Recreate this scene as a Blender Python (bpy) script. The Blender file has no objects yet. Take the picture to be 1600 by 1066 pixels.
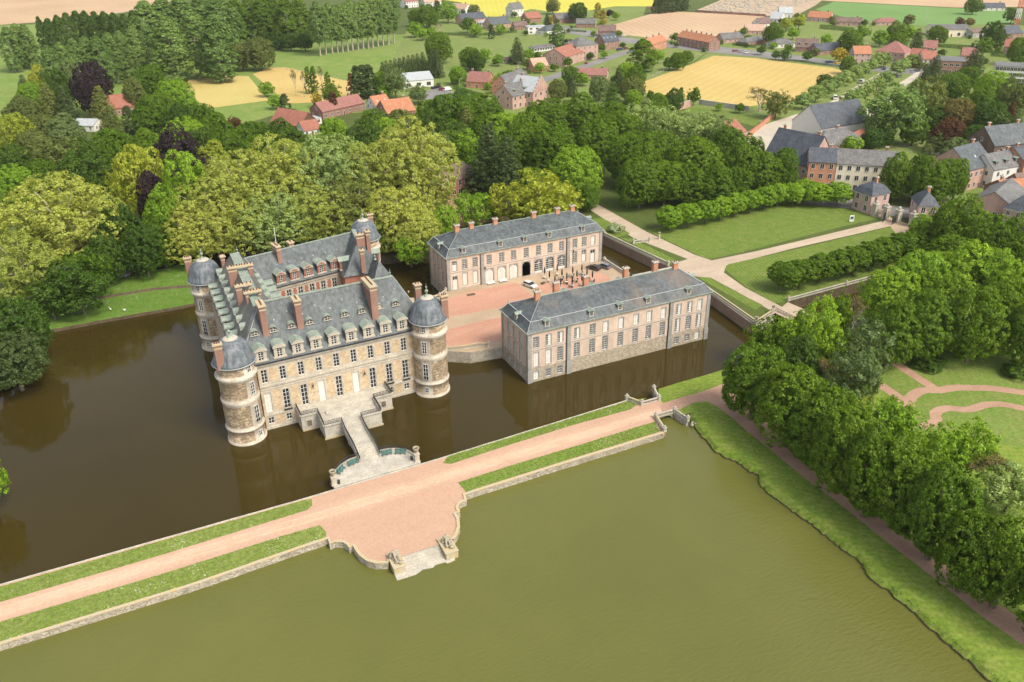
import bpy, bmesh, math, random
import numpy as np
from mathutils import Vector, Matrix
from mathutils.geometry import tessellate_polygon
random.seed(7)
RNG = np.random.default_rng(11)
S = bpy.context.scene
COL = S.collection
PI = math.pi
H = 100.0                                   # camera height above the water (z = 0)
F = 1340.0                                  # focal length in pixels of a 1600 wide frame
CR = Vector((0.9023347, -0.43083319, -0.013223))
CU = Vector((0.20777239, 0.40786984, 0.88908539))
CF = Vector((0.37765423, 0.80499998, -0.45755035))
GZ = 3.0                                    # level of park and village ground
LZ = 1.2                                    # level of causeway and lake banks

def ray(px, py):
    return CF * F + CR * (px - 800) - CU * (py - 533)
def at(px, py, z=GZ):
    d = ray(px, py)
    return Vector((0, 0, H)) + d * ((z - H) / d.z)
def mpp(p):
    return (Vector(p) - Vector((0, 0, H))).dot(CF) / F     # metres per pixel at a point

# ---------------------------------------------------------------- objects
def link(o, parent=None):
    COL.objects.link(o)
    if parent is not None:
        o.parent = parent
    return o
def tag(o, label=None, cat=None, group=None, kind=None):
    if label: o['label'] = label
    if cat: o['category'] = cat
    if group: o['group'] = group
    if kind: o['kind'] = kind
    return o
def thing(name, label, cat, loc=(0, 0, 0), rz=0.0, group=None):
    o = bpy.data.objects.new(name, None)
    o.empty_display_size = .5
    link(o)
    o.location = loc
    o.rotation_euler = (0, 0, rz)
    return tag(o, label, cat, group)
KIDS = {}
def kids(o):
    return list(o.children)
def dup(o, parent=None, loc=None, rz=None, scale=None, label=None, group=None):
    c = o.copy()
    COL.objects.link(c)
    if parent is not None: c.parent = parent
    if loc is not None: c.location = loc
    if rz is not None: c.rotation_euler = (0, 0, rz)
    if scale is not None: c.scale = scale
    if label: c['label'] = label
    if group: c['group'] = group
    for k in kids(o):
        dup(k, c)
    return c
def inst(name, mesh, parent, loc, rz=0.0, scale=None, rot=None):
    o = bpy.data.objects.new(name, mesh)
    link(o, parent)
    o.location = loc
    o.rotation_euler = rot if rot else (0, 0, rz)
    if scale: o.scale = scale
    return o

class MB:
    """collects faces of one mesh; material index per face"""
    def __init__(s):
        s.v = []; s.f = []; s.m = []; s.sm = []
    def face(s, pts, m=0, smooth=False):
        n = len(s.v)
        s.v += [tuple(p) for p in pts]
        s.f.append(list(range(n, n + len(pts)))); s.m.append(m); s.sm.append(smooth)
    def box(s, x0, x1, y0, y1, z0, z1, m=0, mt=None):
        a = [(x0, y0), (x1, y0), (x1, y1), (x0, y1)]
        s.prism(a, z0, z1, m, mt)
    def prism(s, pts, z0, z1, m=0, mt=None, bottom=True):
        n = len(pts)
        area = sum(pts[i][0] * pts[(i + 1) % n][1] - pts[(i + 1) % n][0] * pts[i][1] for i in range(n))
        if area < 0: pts = pts[::-1]
        b = len(s.v)
        s.v += [(p[0], p[1], z0) for p in pts] + [(p[0], p[1], z1) for p in pts]
        for i in range(n):
            j = (i + 1) % n
            s.f.append([b + i, b + j, b + n + j, b + n + i]); s.m.append(m); s.sm.append(False)
        top = list(range(b + n, b + 2 * n)); bot = list(range(b, b + n))[::-1]
        if n <= 4:
            s.f.append(top); s.m.append(m if mt is None else mt); s.sm.append(False)
            if bottom: s.f.append(bot); s.m.append(m); s.sm.append(False)
        else:
            for t in tessellate_polygon([[Vector((p[0], p[1], 0)) for p in pts]]):
                t = list(t)
                p, q, r = [pts[k] for k in t]
                if (q[0] - p[0]) * (r[1] - p[1]) - (q[1] - p[1]) * (r[0] - p[0]) < 0: t = t[::-1]
                s.f.append([b + n + k for k in t]); s.m.append(m if mt is None else mt); s.sm.append(False)
    def beam(s, p, q, w, h, m=0):
        """bar of width w and height h whose bottom centre line runs p -> q"""
        p = Vector(p); q = Vector(q); d = (q - p)
        n = Vector((-d.y, d.x, 0)); n = n.normalized() * (w / 2) if n.length > 1e-6 else Vector((w / 2, 0, 0))
        u = Vector((0, 0, h))
        A = [p - n, p + n, p + n + u, p - n + u]; B = [q - n, q + n, q + n + u, q - n + u]
        for i in range(4):
            j = (i + 1) % 4
            s.face([A[i], B[i], B[j], A[j]], m)
        s.face(A, m); s.face(B[::-1], m)
    def lathe(s, prof, n=16, m=0, c=(0, 0), smooth=True, fm=None, a0=0.0, a1=2 * PI, cap=True):
        """prof: [(r, z), ...] upward; fm(i, ang) gives a face material"""
        closed = abs(a1 - a0 - 2 * PI) < 1e-6
        k = n if closed else n + 1
        b = len(s.v)
        for r, z in prof:
            for i in range(k):
                a = a0 + (a1 - a0) * i / n
                s.v.append((c[0] + r * math.cos(a), c[1] + r * math.sin(a), z))
        for p in range(len(prof) - 1):
            for i in range(n):
                j = (i + 1) % k
                s.f.append([b + p * k + i, b + p * k + j, b + (p + 1) * k + j, b + (p + 1) * k + i])
                s.m.append(fm(p, a0 + (a1 - a0) * (i + .5) / n) if fm else m); s.sm.append(smooth)
        if cap and closed and prof[-1][0] > 1e-3:
            s.f.append([b + (len(prof) - 1) * k + i for i in range(k)]); s.m.append(fm(len(prof) - 2, 0) if fm else m); s.sm.append(False)
    def tube(s, pts, rads, n=6, m=0):
        pts = [Vector(p) for p in pts]
        b = len(s.v)
        for i, p in enumerate(pts):
            d = (pts[min(i + 1, len(pts) - 1)] - pts[max(i - 1, 0)]).normalized()
            u = d.orthogonal().normalized(); w = d.cross(u)
            for k in range(n):
                a = 2 * PI * k / n
                s.v.append(tuple(p + (u * math.cos(a) + w * math.sin(a)) * rads[i]))
        for i in range(len(pts) - 1):
            for k in range(n):
                j = (k + 1) % n
                s.f.append([b + i * n + k, b + i * n + j, b + (i + 1) * n + j, b + (i + 1) * n + k]); s.m.append(m); s.sm.append(True)
        s.f.append([b + (len(pts) - 1) * n + k for k in range(n)]); s.m.append(m); s.sm.append(False)
    def ball(s, c, rx, ry, rz, n=8, m=0, jit=0.0):
        pr = []
        b = len(s.v)
        for i in range(n // 2 + 1):
            t = PI * i / (n // 2)
            for k in range(n):
                a = 2 * PI * k / n
                j = 1 + random.uniform(-jit, jit)
                s.v.append((c[0] + rx * j * math.sin(t) * math.cos(a), c[1] + ry * j * math.sin(t) * math.sin(a), c[2] - rz * j * math.cos(t)))
        for i in range(n // 2):
            for k in range(n):
                q = (k + 1) % n
                s.f.append([b + i * n + k, b + i * n + q, b + (i + 1) * n + q, b + (i + 1) * n + k]); s.m.append(m); s.sm.append(True)
    def mesh(s, name, mats):
        me = bpy.data.meshes.new(name)
        me.from_pydata(s.v, [], s.f)
        for x in (mats if isinstance(mats, (list, tuple)) else [mats]):
            me.materials.append(x)
        me.polygons.foreach_set('material_index', s.m)
        me.polygons.foreach_set('use_smooth', s.sm)
        me.update()
        return me
    def build(s, name, mats, parent=None, loc=(0, 0, 0), rz=0.0):
        return inst(name, s.mesh(name, mats), parent, loc, rz)

# ---------------------------------------------------------------- materials
class NT:
    def __init__(s, name):
        s.m = bpy.data.materials.new(name); s.m.use_nodes = True
        s.t = s.m.node_tree; s.n = s.t.nodes; s.l = s.t.links
        s.b = s.n['Principled BSDF']; s.out = s.n['Material Output']
        s.co = s.n.new('ShaderNodeTexCoord').outputs['Object']
    def new(s, kind, **k):
        x = s.n.new(kind)
        for a, v in k.items(): setattr(x, a, v)
        return x
    def put(s, sock, v):
        if isinstance(v, bpy.types.NodeSocket): s.l.new(v, sock)
        else: sock.default_value = (*v, 1) if isinstance(v, (tuple, list)) and len(v) == 3 and sock.type == 'RGBA' else v
    def mapping(s, scale=(1, 1, 1), rot=(0, 0, 0), co=None):
        x = s.new('ShaderNodeMapping'); s.put(x.inputs['Vector'], co or s.co)
        x.inputs['Scale'].default_value = scale; x.inputs['Rotation'].default_value = rot
        return x.outputs[0]
    def noise(s, scale, detail=4, rough=.55, co=None, dist=0.0):
        x = s.new('ShaderNodeTexNoise'); s.put(x.inputs['Vector'], co or s.co)
        x.inputs['Scale'].default_value = scale; x.inputs['Detail'].default_value = detail
        x.inputs['Roughness'].default_value = rough; x.inputs['Distortion'].default_value = dist
        return x.outputs['Fac']
    def vor(s, scale, feature='F1', co=None, out='Distance', rand=1.0):
        x = s.new('ShaderNodeTexVoronoi', feature=feature); s.put(x.inputs['Vector'], co or s.co)
        x.inputs['Scale'].default_value = scale; x.inputs['Randomness'].default_value = rand
        return x.outputs[out]
    def ramp(s, fac, a, b, c0=(0, 0, 0), c1=(1, 1, 1)):
        x = s.new('ShaderNodeValToRGB'); s.put(x.inputs[0], fac)
        e = x.color_ramp.elements
        e[0].position = a; e[1].position = b; e[0].color = (*c0, 1); e[1].color = (*c1, 1)
        return x.outputs[0]
    def mix(s, fac, a, b, mode='MIX'):
        x = s.new('ShaderNodeMix', data_type='RGBA', blend_type=mode)
        s.put(x.inputs[0], fac); s.put(x.inputs[6], a); s.put(x.inputs[7], b)
        return x.outputs[2]
    def math(s, op, a, b=0.0):
        x = s.new('ShaderNodeMath', operation=op); s.put(x.inputs[0], a); s.put(x.inputs[1], b)
        return x.outputs[0]
    def bump(s, h, strength=.4, dist=.1):
        x = s.new('ShaderNodeBump'); x.inputs['Strength'].default_value = strength; x.inputs['Distance'].default_value = dist
        s.put(x.inputs['Height'], h); s.l.new(x.outputs[0], s.b.inputs['Normal'])
    def done(s, color, rough=.8, spec=.3, metal=0.0):
        s.put(s.b.inputs['Base Color'], color); s.put(s.b.inputs['Roughness'], rough)
        s.b.inputs['Specular IOR Level'].default_value = spec; s.b.inputs['Metallic'].default_value = metal
        return s.m
M = {}
def two(name, c1, c2, scale=.6, rough=.85, fine=6.0, amt=.35, bump=0.25, spec=.3, bd=.05):
    """patchy two tone surface with fine grain"""
    t = NT(name)
    a = t.mix(t.ramp(t.noise(scale, 5, .6), .35, .65), c1, c2)
    g = t.ramp(t.noise(fine, 3, .6), .25, .75, (1 - amt,) * 3, (1 + amt * .6,) * 3)
    if bump: t.bump(t.noise(fine, 4, .6), bump, bd)
    M[name] = t.done(t.mix(1.0, a, g, 'MULTIPLY'), rough, spec)
    return M[name]

two('lime', (.40, .355, .28), (.53, .475, .38), .45, .85, 3.0, .3)
two('limedark', (.38, .35, .29), (.52, .48, .39), .5, .85, 3.5, .3)
two('blue_stone', (.25, .245, .225), (.36, .345, .31), .4, .8, 4, .25)
two('white_paint', (.66, .64, .58), (.72, .70, .64), .8, .5, 6, .08, 0)
two('offwhite', (.60, .57, .50), (.70, .67, .60), .3, .7, 5, .12, .1)
two('cream_wall', (.70, .61, .44), (.76, .68, .52), .3, .8, 5, .12, .1)
two('copper', (.20, .25, .20), (.315, .355, .295), .9, .6, 4, .3, .15)
two('coping', (.44, .39, .31), (.50, .385, .18), 1.1, .85, 5, .3)
two('asphalt', (.17, .165, .155), (.23, .22, .205), .05, .9, 2, .15, .1)
two('pale_gravel', (.42, .37, .29), (.50, .445, .355), .06, .95, 3, .2, .2)
two('cobble', (.36, .27, .18), (.45, .34, .23), .12, .9, 3, .25, .2)
two('wood_brown', (.10, .055, .03), (.15, .085, .05), 1, .7, 8, .3)
two('green_paint', (.055, .15, .13), (.08, .20, .17), 1, .5, 8, .15, 0)
two('iron', (.025, .027, .03), (.04, .04, .042), 2, .5, 8, .2, 0, .5)
two('cloth_black', (.012, .013, .017), (.02, .021, .026), 2, .8, 8, .2, 0)
two('bark', (.11, .085, .06), (.19, .155, .115), .8, .95, 4, .4, .6)
two('bark_pale', (.33, .29, .21), (.46, .41, .31), .7, .9, 4, .35, .4)
two('statue', (.42, .37, .26), (.30, .265, .20), 2.5, .9, 7, .4, .8)
two('earth', (.085, .06, .036), (.15, .11, .07), .8, .95, 4, .4, .5)
two('plaster_grey', (.34, .325, .30), (.42, .40, .37), .3, .85, 4, .2, .1)
two('red_lead', (.45, .06, .03), (.5, .09, .05), 1, .6, 8, .1, 0)
two('pot', (.13, .06, .04), (.20, .09, .06), 2, .8, 8, .25, .1)
two('zinc', (.34, .36, .36), (.42, .44, .44), .7, .5, 5, .15, .1)
two('pink_wall', (.46, .31, .265), (.53, .37, .32), .3, .8, 5, .12, .1)
t = NT('glass'); M['glass'] = t.done(t.mix(t.ramp(t.noise(1.1, 2), .4, .65), (.012, .013, .015), (.045, .05, .055)), .12, .6)
t = NT('glass_teal'); M['glass_teal'] = t.done((.03, .10, .12), .15, .6)
t = NT('tyre'); M['tyre'] = t.done((.02, .02, .02), .8)
for n, c in dict(car_white=(.75, .75, .73), car_black=(.012, .013, .015), car_grey=(.16, .17, .18), car_blue=(.03, .07, .20), car_red=(.35, .03, .03), car_silver=(.45, .46, .47), car_yellow=(.65, .42, .04)).items():
    t = NT(n); t.b.inputs['Coat Weight'].default_value = .6; t.b.inputs['Coat Roughness'].default_value = .08
    M[n] = t.done(t.mix(t.noise(3, 3), c, tuple(x * .85 for x in c)), .35, .5)
t = NT('lamp_lens'); M['lamp_lens'] = t.done((.7, .7, .68), .2, .6)
t = NT('lamp_red'); M['lamp_red'] = t.done((.4, .02, .015), .25, .6)

def slate(name, c1, c2, rust=None, lich=.5):
    t = NT(name)
    st = t.noise(1.0, 5, .65, t.mapping((1.3, 1.3, .16)))
    a = t.mix(t.ramp(st, .36, .66), c1, c2)
    if rust: a = t.mix(t.ramp(t.noise(.11, 4, .6), .48, .70), a, rust)
    c = t.new('ShaderNodeTexBrick'); c.inputs['Scale'].default_value = 1.0
    t.put(c.inputs['Vector'], t.mapping((1, 1, 1)))
    a = t.mix(1.0, a, t.ramp(t.vor(.42, 'F1', t.mapping((1, 1, 1.3)), 'Color'), .2, .8, (.84,) * 3, (1.12,) * 3), 'MULTIPLY')
    fine = t.ramp(t.noise(5.5, 3, .6), .25, .8, (.76,) * 3, (1.3,) * 3)
    a = t.mix(1.0, a, fine, 'MULTIPLY')
    a = t.mix(t.math('MULTIPLY', t.ramp(t.noise(2.6, 5, .7), .66, .74), lich), a, (.30, .31, .28))
    t.bump(t.noise(4, 4, .6, t.mapping((1, 1, 2.2))), .35, .06)
    M[name] = t.done(a, .55, .35)
slate('slate', (.046, .058, .061), (.112, .126, .127))
slate('slate_rust', (.052, .062, .066), (.11, .122, .124), (.15, .12, .095))
slate('slate_side', (.085, .085, .078), (.16, .155, .14), (.14, .13, .11), .3)
slate('slate_dark', (.045, .052, .064), (.085, .095, .11), None, .15)
slate('roof_grey', (.095, .092, .087), (.17, .165, .155), None, .4)
slate('lead_dome', (.07, .084, .095), (.19, .21, .22), None, .6)
slate('roof_brown', (.12, .075, .06), (.19, .125, .10), None, .3)

def brick(name, c1, c2, mortar, sx=4.3, stain=None, base=None, basez=4.0, amt=.5):
    t = NT(name)
    v = t.new('ShaderNodeVectorMath', operation='MULTIPLY')
    sep = t.new('ShaderNodeSeparateXYZ'); t.put(sep.inputs[0], t.co)
    cmb = t.new('ShaderNodeCombineXYZ')
    t.put(cmb.inputs[0], t.math('ADD', sep.outputs[0], sep.outputs[1])); t.put(cmb.inputs[1], sep.outputs[2])
    b = t.new('ShaderNodeTexBrick'); t.put(b.inputs['Vector'], cmb.outputs[0])
    b.inputs['Scale'].default_value = sx; b.inputs['Mortar Size'].default_value = .03
    b.inputs['Brick Width'].default_value = 1.0; b.inputs['Row Height'].default_value = .32
    t.put(b.inputs['Color1'], c1); t.put(b.inputs['Color2'], c2); t.put(b.inputs['Mortar'], mortar)
    a = t.mix(t.math('MULTIPLY', t.ramp(t.noise(.9, 5, .65), .35, .7), amt), b.outputs['Color'], stain or c2)
    f = t.ramp(t.noise(.35, 4, .6, t.mapping((1, 1, .5))), .3, .75, (.8,) * 3, (1.12,) * 3)
    a = t.mix(1.0, a, f, 'MULTIPLY')
    if base:
        z = t.math('ADD', sep.outputs[2], t.math('MULTIPLY', t.noise(.5, 3), 1.2))
        k = t.ramp(z, basez + .2, basez + .9) if False else t.math('LESS_THAN', z, basez)
        cells = t.mix(t.vor(2.2, 'F1', t.mapping((1, 1, 1.9)), 'Color'), base[0], base[1])
        cells = t.mix(1.0, cells, t.ramp(t.noise(1.5, 5, .7), .25, .75, (.65,) * 3, (1.2,) * 3), 'MULTIPLY')
        a = t.mix(k, a, cells)
    t.bump(t.noise(6, 3), .25, .04)
    M[name] = t.done(a, .9, .2)
brick('brick_pink', (.51, .345, .255), (.60, .445, .34), (.58, .49, .39), 4.3, (.64, .53, .42), ((.27, .22, .15), (.50, .43, .33)), 4.3, .6)
brick('brick_yard', (.55, .385, .28), (.63, .47, .355), (.60, .52, .41), 4.3, (.66, .54, .43), ((.40, .36, .29), (.50, .45, .37)), 4.0, .6)
brick('brick_red', (.30, .095, .055), (.37, .13, .08), (.36, .28, .22), 4.3, (.27, .12, .08))
brick('brick_orange', (.50, .19, .095), (.58, .25, .13), (.50, .40, .30), 4.3, (.46, .20, .11))
brick('brick_house', (.225, .115, .082), (.30, .155, .115), (.36, .28, .22), 4.3, (.33, .18, .14))
brick('brick_moat', (.26, .13, .08), (.34, .20, .13), (.33, .28, .22), 3.5, (.26, .23, .18), None, 0, .85)
brick('brick_rose', (.44, .25, .20), (.52, .31, .25), (.48, .38, .30), 4.3, (.50, .34, .28))

def rubble(name, c1, c2, mortar, sc=2.2, stretch=1.7):
    t = NT(name)
    co = t.mapping((1, 1, stretch))
    a = t.mix(t.vor(sc, 'F1', co, 'Color'), c1, c2)
    e = t.ramp(t.vor(sc, 'DISTANCE_TO_EDGE', co), .02, .09)
    a = t.mix(e, mortar, a)
    a = t.mix(1.0, a, t.ramp(t.noise(.5, 5, .65), .25, .75, (.72,) * 3, (1.18,) * 3), 'MULTIPLY')
    t.bump(t.vor(sc, 'DISTANCE_TO_EDGE', co), .5, .08)
    M[name] = t.done(a, .9, .2)
rubble('rubble', (.38, .265, .15), (.66, .50, .315), (.50, .42, .30), 2.0)
rubble('rubble_tower', (.20, .15, .095), (.62, .48, .31), (.20, .155, .105), 1.35, 2.1)
rubble('rubble_grey', (.24, .21, .16), (.46, .42, .34), (.38, .34, .27), 1.8)
rubble('bank_wall', (.30, .26, .19), (.56, .50, .40), (.20, .17, .12), 1.3, 2.2)

def tiles(name, c1, c2):
    t = NT(name)
    a = t.mix(t.ramp(t.noise(.5, 5, .65), .3, .7), c1, c2)
    w = t.new('ShaderNodeTexWave', wave_type='BANDS', bands_direction='Z'); t.put(w.inputs['Vector'], t.co); w.inputs['Scale'].default_value = 1.6
    w.inputs['Distortion'].default_value = 1.2
    a = t.mix(1.0, a, t.ramp(w.outputs['Fac'], 0, 1, (.86,) * 3, (1.06,) * 3), 'MULTIPLY')
    a = t.mix(1.0, a, t.ramp(t.noise(3.5, 4, .6), .25, .75, (.75,) * 3, (1.2,) * 3), 'MULTIPLY')
    t.bump(w.outputs['Fac'], .3, .05)
    M[name] = t.done(a, .8, .25)
tiles('tile_orange', (.36, .145, .075), (.45, .21, .115))
tiles('tile_red', (.27, .105, .07), (.35, .15, .105))
tiles('tile_maroon', (.24, .10, .085), (.32, .16, .13))
tiles('tile_tan', (.42, .27, .19), (.50, .33, .24))

def grass(name, c1, c2, c3, scale=.06, flowers=0.0, stripes=None, tuft=1.5):
    t = NT(name)
    a = t.mix(t.ramp(t.noise(scale, 6, .65), .3, .7), c1, c2)
    a = t.mix(t.ramp(t.noise(scale * 7, 5, .7), .42, .72), a, c3)
    a = t.mix(1.0, a, t.ramp(t.noise(tuft, 4, .7), .2, .8, (.62,) * 3, (1.3,) * 3), 'MULTIPLY')
    if stripes:
        w = t.new('ShaderNodeTexWave', wave_type='BANDS', bands_direction='X'); t.put(w.inputs['Vector'], t.mapping((1, 1, 1), (0, 0, stripes[0])))
        w.inputs['Scale'].default_value = stripes[1]; w.inputs['Distortion'].default_value = stripes[2]; w.inputs['Detail'].default_value = 3
        a = t.mix(1.0, a, t.ramp(w.outputs['Fac'], .1, .9, (1 - stripes[3],) * 3, (1 + stripes[3],) * 3), 'MULTIPLY')
    if flowers:
        d = t.ramp(t.vor(2.1), .20, .34, (1, 1, 1), (0, 0, 0))
        k = t.ramp(t.noise(.22, 4, .7), .62 - flowers * .2, .74 - flowers * .2)
        a = t.mix(t.math('MULTIPLY', d, k), a, (.52, .52, .40))
    t.bump(t.noise(tuft * 2, 4, .7), .6, .12)
    M[name] = t.done(a, .95, .15)
grass('lawn', (.095, .155, .022), (.135, .19, .032), (.17, .20, .05), .045, 0, (.29, .30, .8, .10))
grass('verge', (.165, .21, .045), (.215, .25, .07), (.12, .165, .032), .12, .45)
grass('bank_grass', (.115, .19, .020), (.165, .235, .032), (.22, .255, .055), .08, 0, (-.92, .22, 9, .06))
grass('meadow', (.125, .205, .036), (.17, .245, .052), (.23, .26, .075), .02)
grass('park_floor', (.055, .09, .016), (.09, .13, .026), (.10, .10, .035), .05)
grass('garden_lawn', (.12, .19, .03), (.16, .225, .045), (.19, .21, .06), .06, 0, (.7, .16, 4, .03))
grass('island_lawn', (.075, .16, .018), (.10, .18, .024), (.14, .19, .04), .08, .35)
grass('village_green', (.12, .19, .035), (.17, .225, .055), (.21, .21, .08), .03, .2)
def field(name, c1, c2, ang, sc, contrast=.06, c3=None):
    t = NT(name)
    a = t.mix(t.ramp(t.noise(.016, 5, .6), .3, .7), c1, c2)
    if c3: a = t.mix(t.math('MULTIPLY', t.ramp(t.noise(.03, 5, .7, t.mapping((1, .25, 1), (0, 0, ang))), .52, .72), .55), a, c3)
    w = t.new('ShaderNodeTexWave', wave_type='BANDS', bands_direction='X'); t.put(w.inputs['Vector'], t.mapping((1, 1, 1), (0, 0, ang)))
    w.inputs['Scale'].default_value = sc; w.inputs['Distortion'].default_value = 1.2
    a = t.mix(1.0, a, t.ramp(w.outputs['Fac'], 0, 1, (1 - contrast,) * 3, (1 + contrast,) * 3), 'MULTIPLY')
    a = t.mix(1.0, a, t.ramp(t.noise(.6, 4, .65), .2, .8, (.86,) * 3, (1.12,) * 3), 'MULTIPLY')
    M[name] = t.done(a, .95, .1)
field('field_tan', (.40, .275, .165), (.47, .335, .21), .3, .05)
field('field_gold', (.43, .315, .105), (.50, .37, .14), 1.0, .055, .035, (.42, .36, .09))
field('field_yellow', (.44, .40, .06), (.50, .46, .08), .4, .06, .03)
field('field_wheat', (.42, .34, .11), (.49, .39, .15), .9, .11, .05, (.36, .36, .09))
field('field_green', (.12, .225, .06), (.16, .265, .085), -.5, .05, .06)
def gravel(name, c1, c2, c3, track=None):
    t = NT(name)
    a = t.mix(t.ramp(t.noise(.10, 5, .6, t.mapping((.45, 1.6, 1), (0, 0, -.03)), .6), .32, .68), c1, c2)
    a = t.mix(t.math('MULTIPLY', t.ramp(t.noise(.30, 5, .7, t.mapping((.4, 1.4, 1))), .50, .72), .7), a, c3)
    if track:
        sp = t.new('ShaderNodeSeparateXYZ'); t.put(sp.inputs[0], t.co)
        v = t.math('ABSOLUTE', t.math('SUBTRACT', t.math('ADD', sp.outputs[1], t.math('MULTIPLY', t.noise(.07, 2), 1.6)), t.math('ADD', t.math('MULTIPLY', sp.outputs[0], .0225), track + .8)))
        a = t.mix(t.math('MULTIPLY', t.ramp(v, 1.3, 2.4) if False else t.math('SMOOTH_MIN', 1.0, t.math('MULTIPLY', v, .38)), .8), a, c3)
        k = t.math('MULTIPLY', t.math('LESS_THAN', t.math('ABSOLUTE', t.math('SUBTRACT', v, .85)), .22), t.ramp(t.noise(.5, 4, .7), .35, .6))
        a = t.mix(t.math('MULTIPLY', k, .35), a, tuple(min(1, x * 1.18) for x in c2))
    a = t.mix(1.0, a, t.ramp(t.noise(2.2, 4, .7), .2, .8, (.80,) * 3, (1.14,) * 3), 'MULTIPLY')
    t.bump(t.noise(5, 3, .6), .3, .04)
    M[name] = t.done(a, .95, .15)
gravel('gravel_pink', (.50, .335, .232), (.60, .42, .293), (.43, .272, .185), 126.96)
gravel('gravel_yard', (.42, .225, .155), (.49, .275, .19), (.47, .31, .22))
gravel('gravel_path', (.34, .205, .14), (.42, .27, .19), (.29, .175, .12))
gravel('gravel_drive', (.40, .315, .23), (.47, .38, .28), (.34, .265, .19))
def water(name, c1, c2, rough, bs, spec=.5, sc=.9, wd=.12):
    t = NT(name)
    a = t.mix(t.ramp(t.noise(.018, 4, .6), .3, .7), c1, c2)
    co = t.mapping((.55, 1.5, 1), (0, 0, .45))
    n1 = t.noise(sc, 3, .55, co, .4)
    n2 = t.noise(sc * .14, 3, .5, co)
    n2 = t.math('MULTIPLY', n2, .15); n1 = t.math('MULTIPLY', n1, t.ramp(t.noise(.012, 4, .6), .3, .75, (.25,) * 3, (1.25,) * 3))
    t.bump(t.math('ADD', n1, t.math('MULTIPLY', n2, 1.2)), bs, wd)
    t.b.inputs['IOR'].default_value = 1.33
    M[name] = t.done(a, rough, spec)
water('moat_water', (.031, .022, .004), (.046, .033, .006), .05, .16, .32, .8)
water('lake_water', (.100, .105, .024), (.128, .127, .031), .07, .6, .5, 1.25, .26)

def leaf(name, c1, c2, hue=.5, trans=.34, var=.8, big=.22):
    t = NT(name)
    info = t.new('ShaderNodeObjectInfo'); geo = t.new('ShaderNodeNewGeometry')
    a = t.mix(t.ramp(t.noise(big, 3, .6), .3, .7), c1, c2)
    young = t.ramp(t.noise(1.1, 3, .7), .46, .70)
    a = t.mix(t.math('MULTIPLY', young, .6), a, tuple(x * q for x, q in zip(c2, (1.55, 1.4, 1.2))))
    a = t.mix(t.math('MULTIPLY', info.outputs['Random'], .75), a, tuple((x + y) / 2 * q for x, y, q in zip(c1, c2, (.70, .80, .8))))
    v = t.math('ADD', t.math('MULTIPLY', geo.outputs['Random Per Island'], var), 1 - var / 2)
    vv = t.new('ShaderNodeCombineColor'); [t.put(vv.inputs[i], v) for i in range(3)]
    a = t.mix(1.0, a, vv.outputs[0], 'MULTIPLY')
    d = t.new('ShaderNodeBsdfDiffuse'); t.put(d.inputs['Color'], a)
    r = t.new('ShaderNodeBsdfTranslucent'); t.put(r.inputs['Color'], t.mix(1.0, a, (1.7, 1.65, .8), 'MULTIPLY'))
    g = t.new('ShaderNodeBsdfGlossy'); g.inputs['Roughness'].default_value = .45; t.put(g.inputs['Color'], (.9, .95, .85))
    m1 = t.new('ShaderNodeMixShader'); m1.inputs[0].default_value = trans
    t.l.new(d.outputs[0], m1.inputs[1]); t.l.new(r.outputs[0], m1.inputs[2])
    m2 = t.new('ShaderNodeMixShader'); m2.inputs[0].default_value = .012
    t.l.new(m1.outputs[0], m2.inputs[1]); t.l.new(g.outputs[0], m2.inputs[2])
    t.l.new(m2.outputs[0], t.out.inputs['Surface'])
    t.n.remove(t.b)
    M[name] = t.m
leaf('leaf_green', (0.066, 0.134, 0.006), (0.142, 0.228, 0.013))
leaf('leaf_fresh', (0.160, 0.285, 0.016), (0.250, 0.370, 0.028))
leaf('leaf_dark', (0.048, 0.100, 0.009), (0.085, 0.148, 0.015))
leaf('leaf_conifer', (0.054, 0.087, 0.027), (0.090, 0.126, 0.033), var=.4)
leaf('leaf_plane', (0.300, 0.335, 0.055), (0.385, 0.410, 0.088), var=.55)
leaf('leaf_yellow', (0.280, 0.329, 0.031), (0.378, 0.392, 0.045))
leaf('leaf_poplar', (0.126, 0.203, 0.048), (0.196, 0.280, 0.070))
leaf('leaf_pale', (0.224, 0.308, 0.087), (0.308, 0.385, 0.126))
leaf('leaf_copper', (0.024, 0.015, 0.022), (0.042, 0.022, 0.026), trans=.12)
leaf('leaf_rust', (.14, .12, .03), (.20, .16, .045))
leaf('leaf_olive', (0.119, 0.147, 0.035), (0.182, 0.210, 0.049))
leaf('leaf_hedge', (0.063, 0.133, 0.020), (0.098, 0.182, 0.028))
leaf('leaf_grey', (0.118, 0.170, 0.050), (0.175, 0.230, 0.078))
leaf('leaf_redbrown', (.09, .042, .02), (.14, .06, .025))
leaf('leaf_golden', (0.330, 0.264, 0.022), (0.418, 0.330, 0.033))
leaf('leaf_white', (0.308, 0.352, 0.154), (0.462, 0.484, 0.308))
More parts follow.
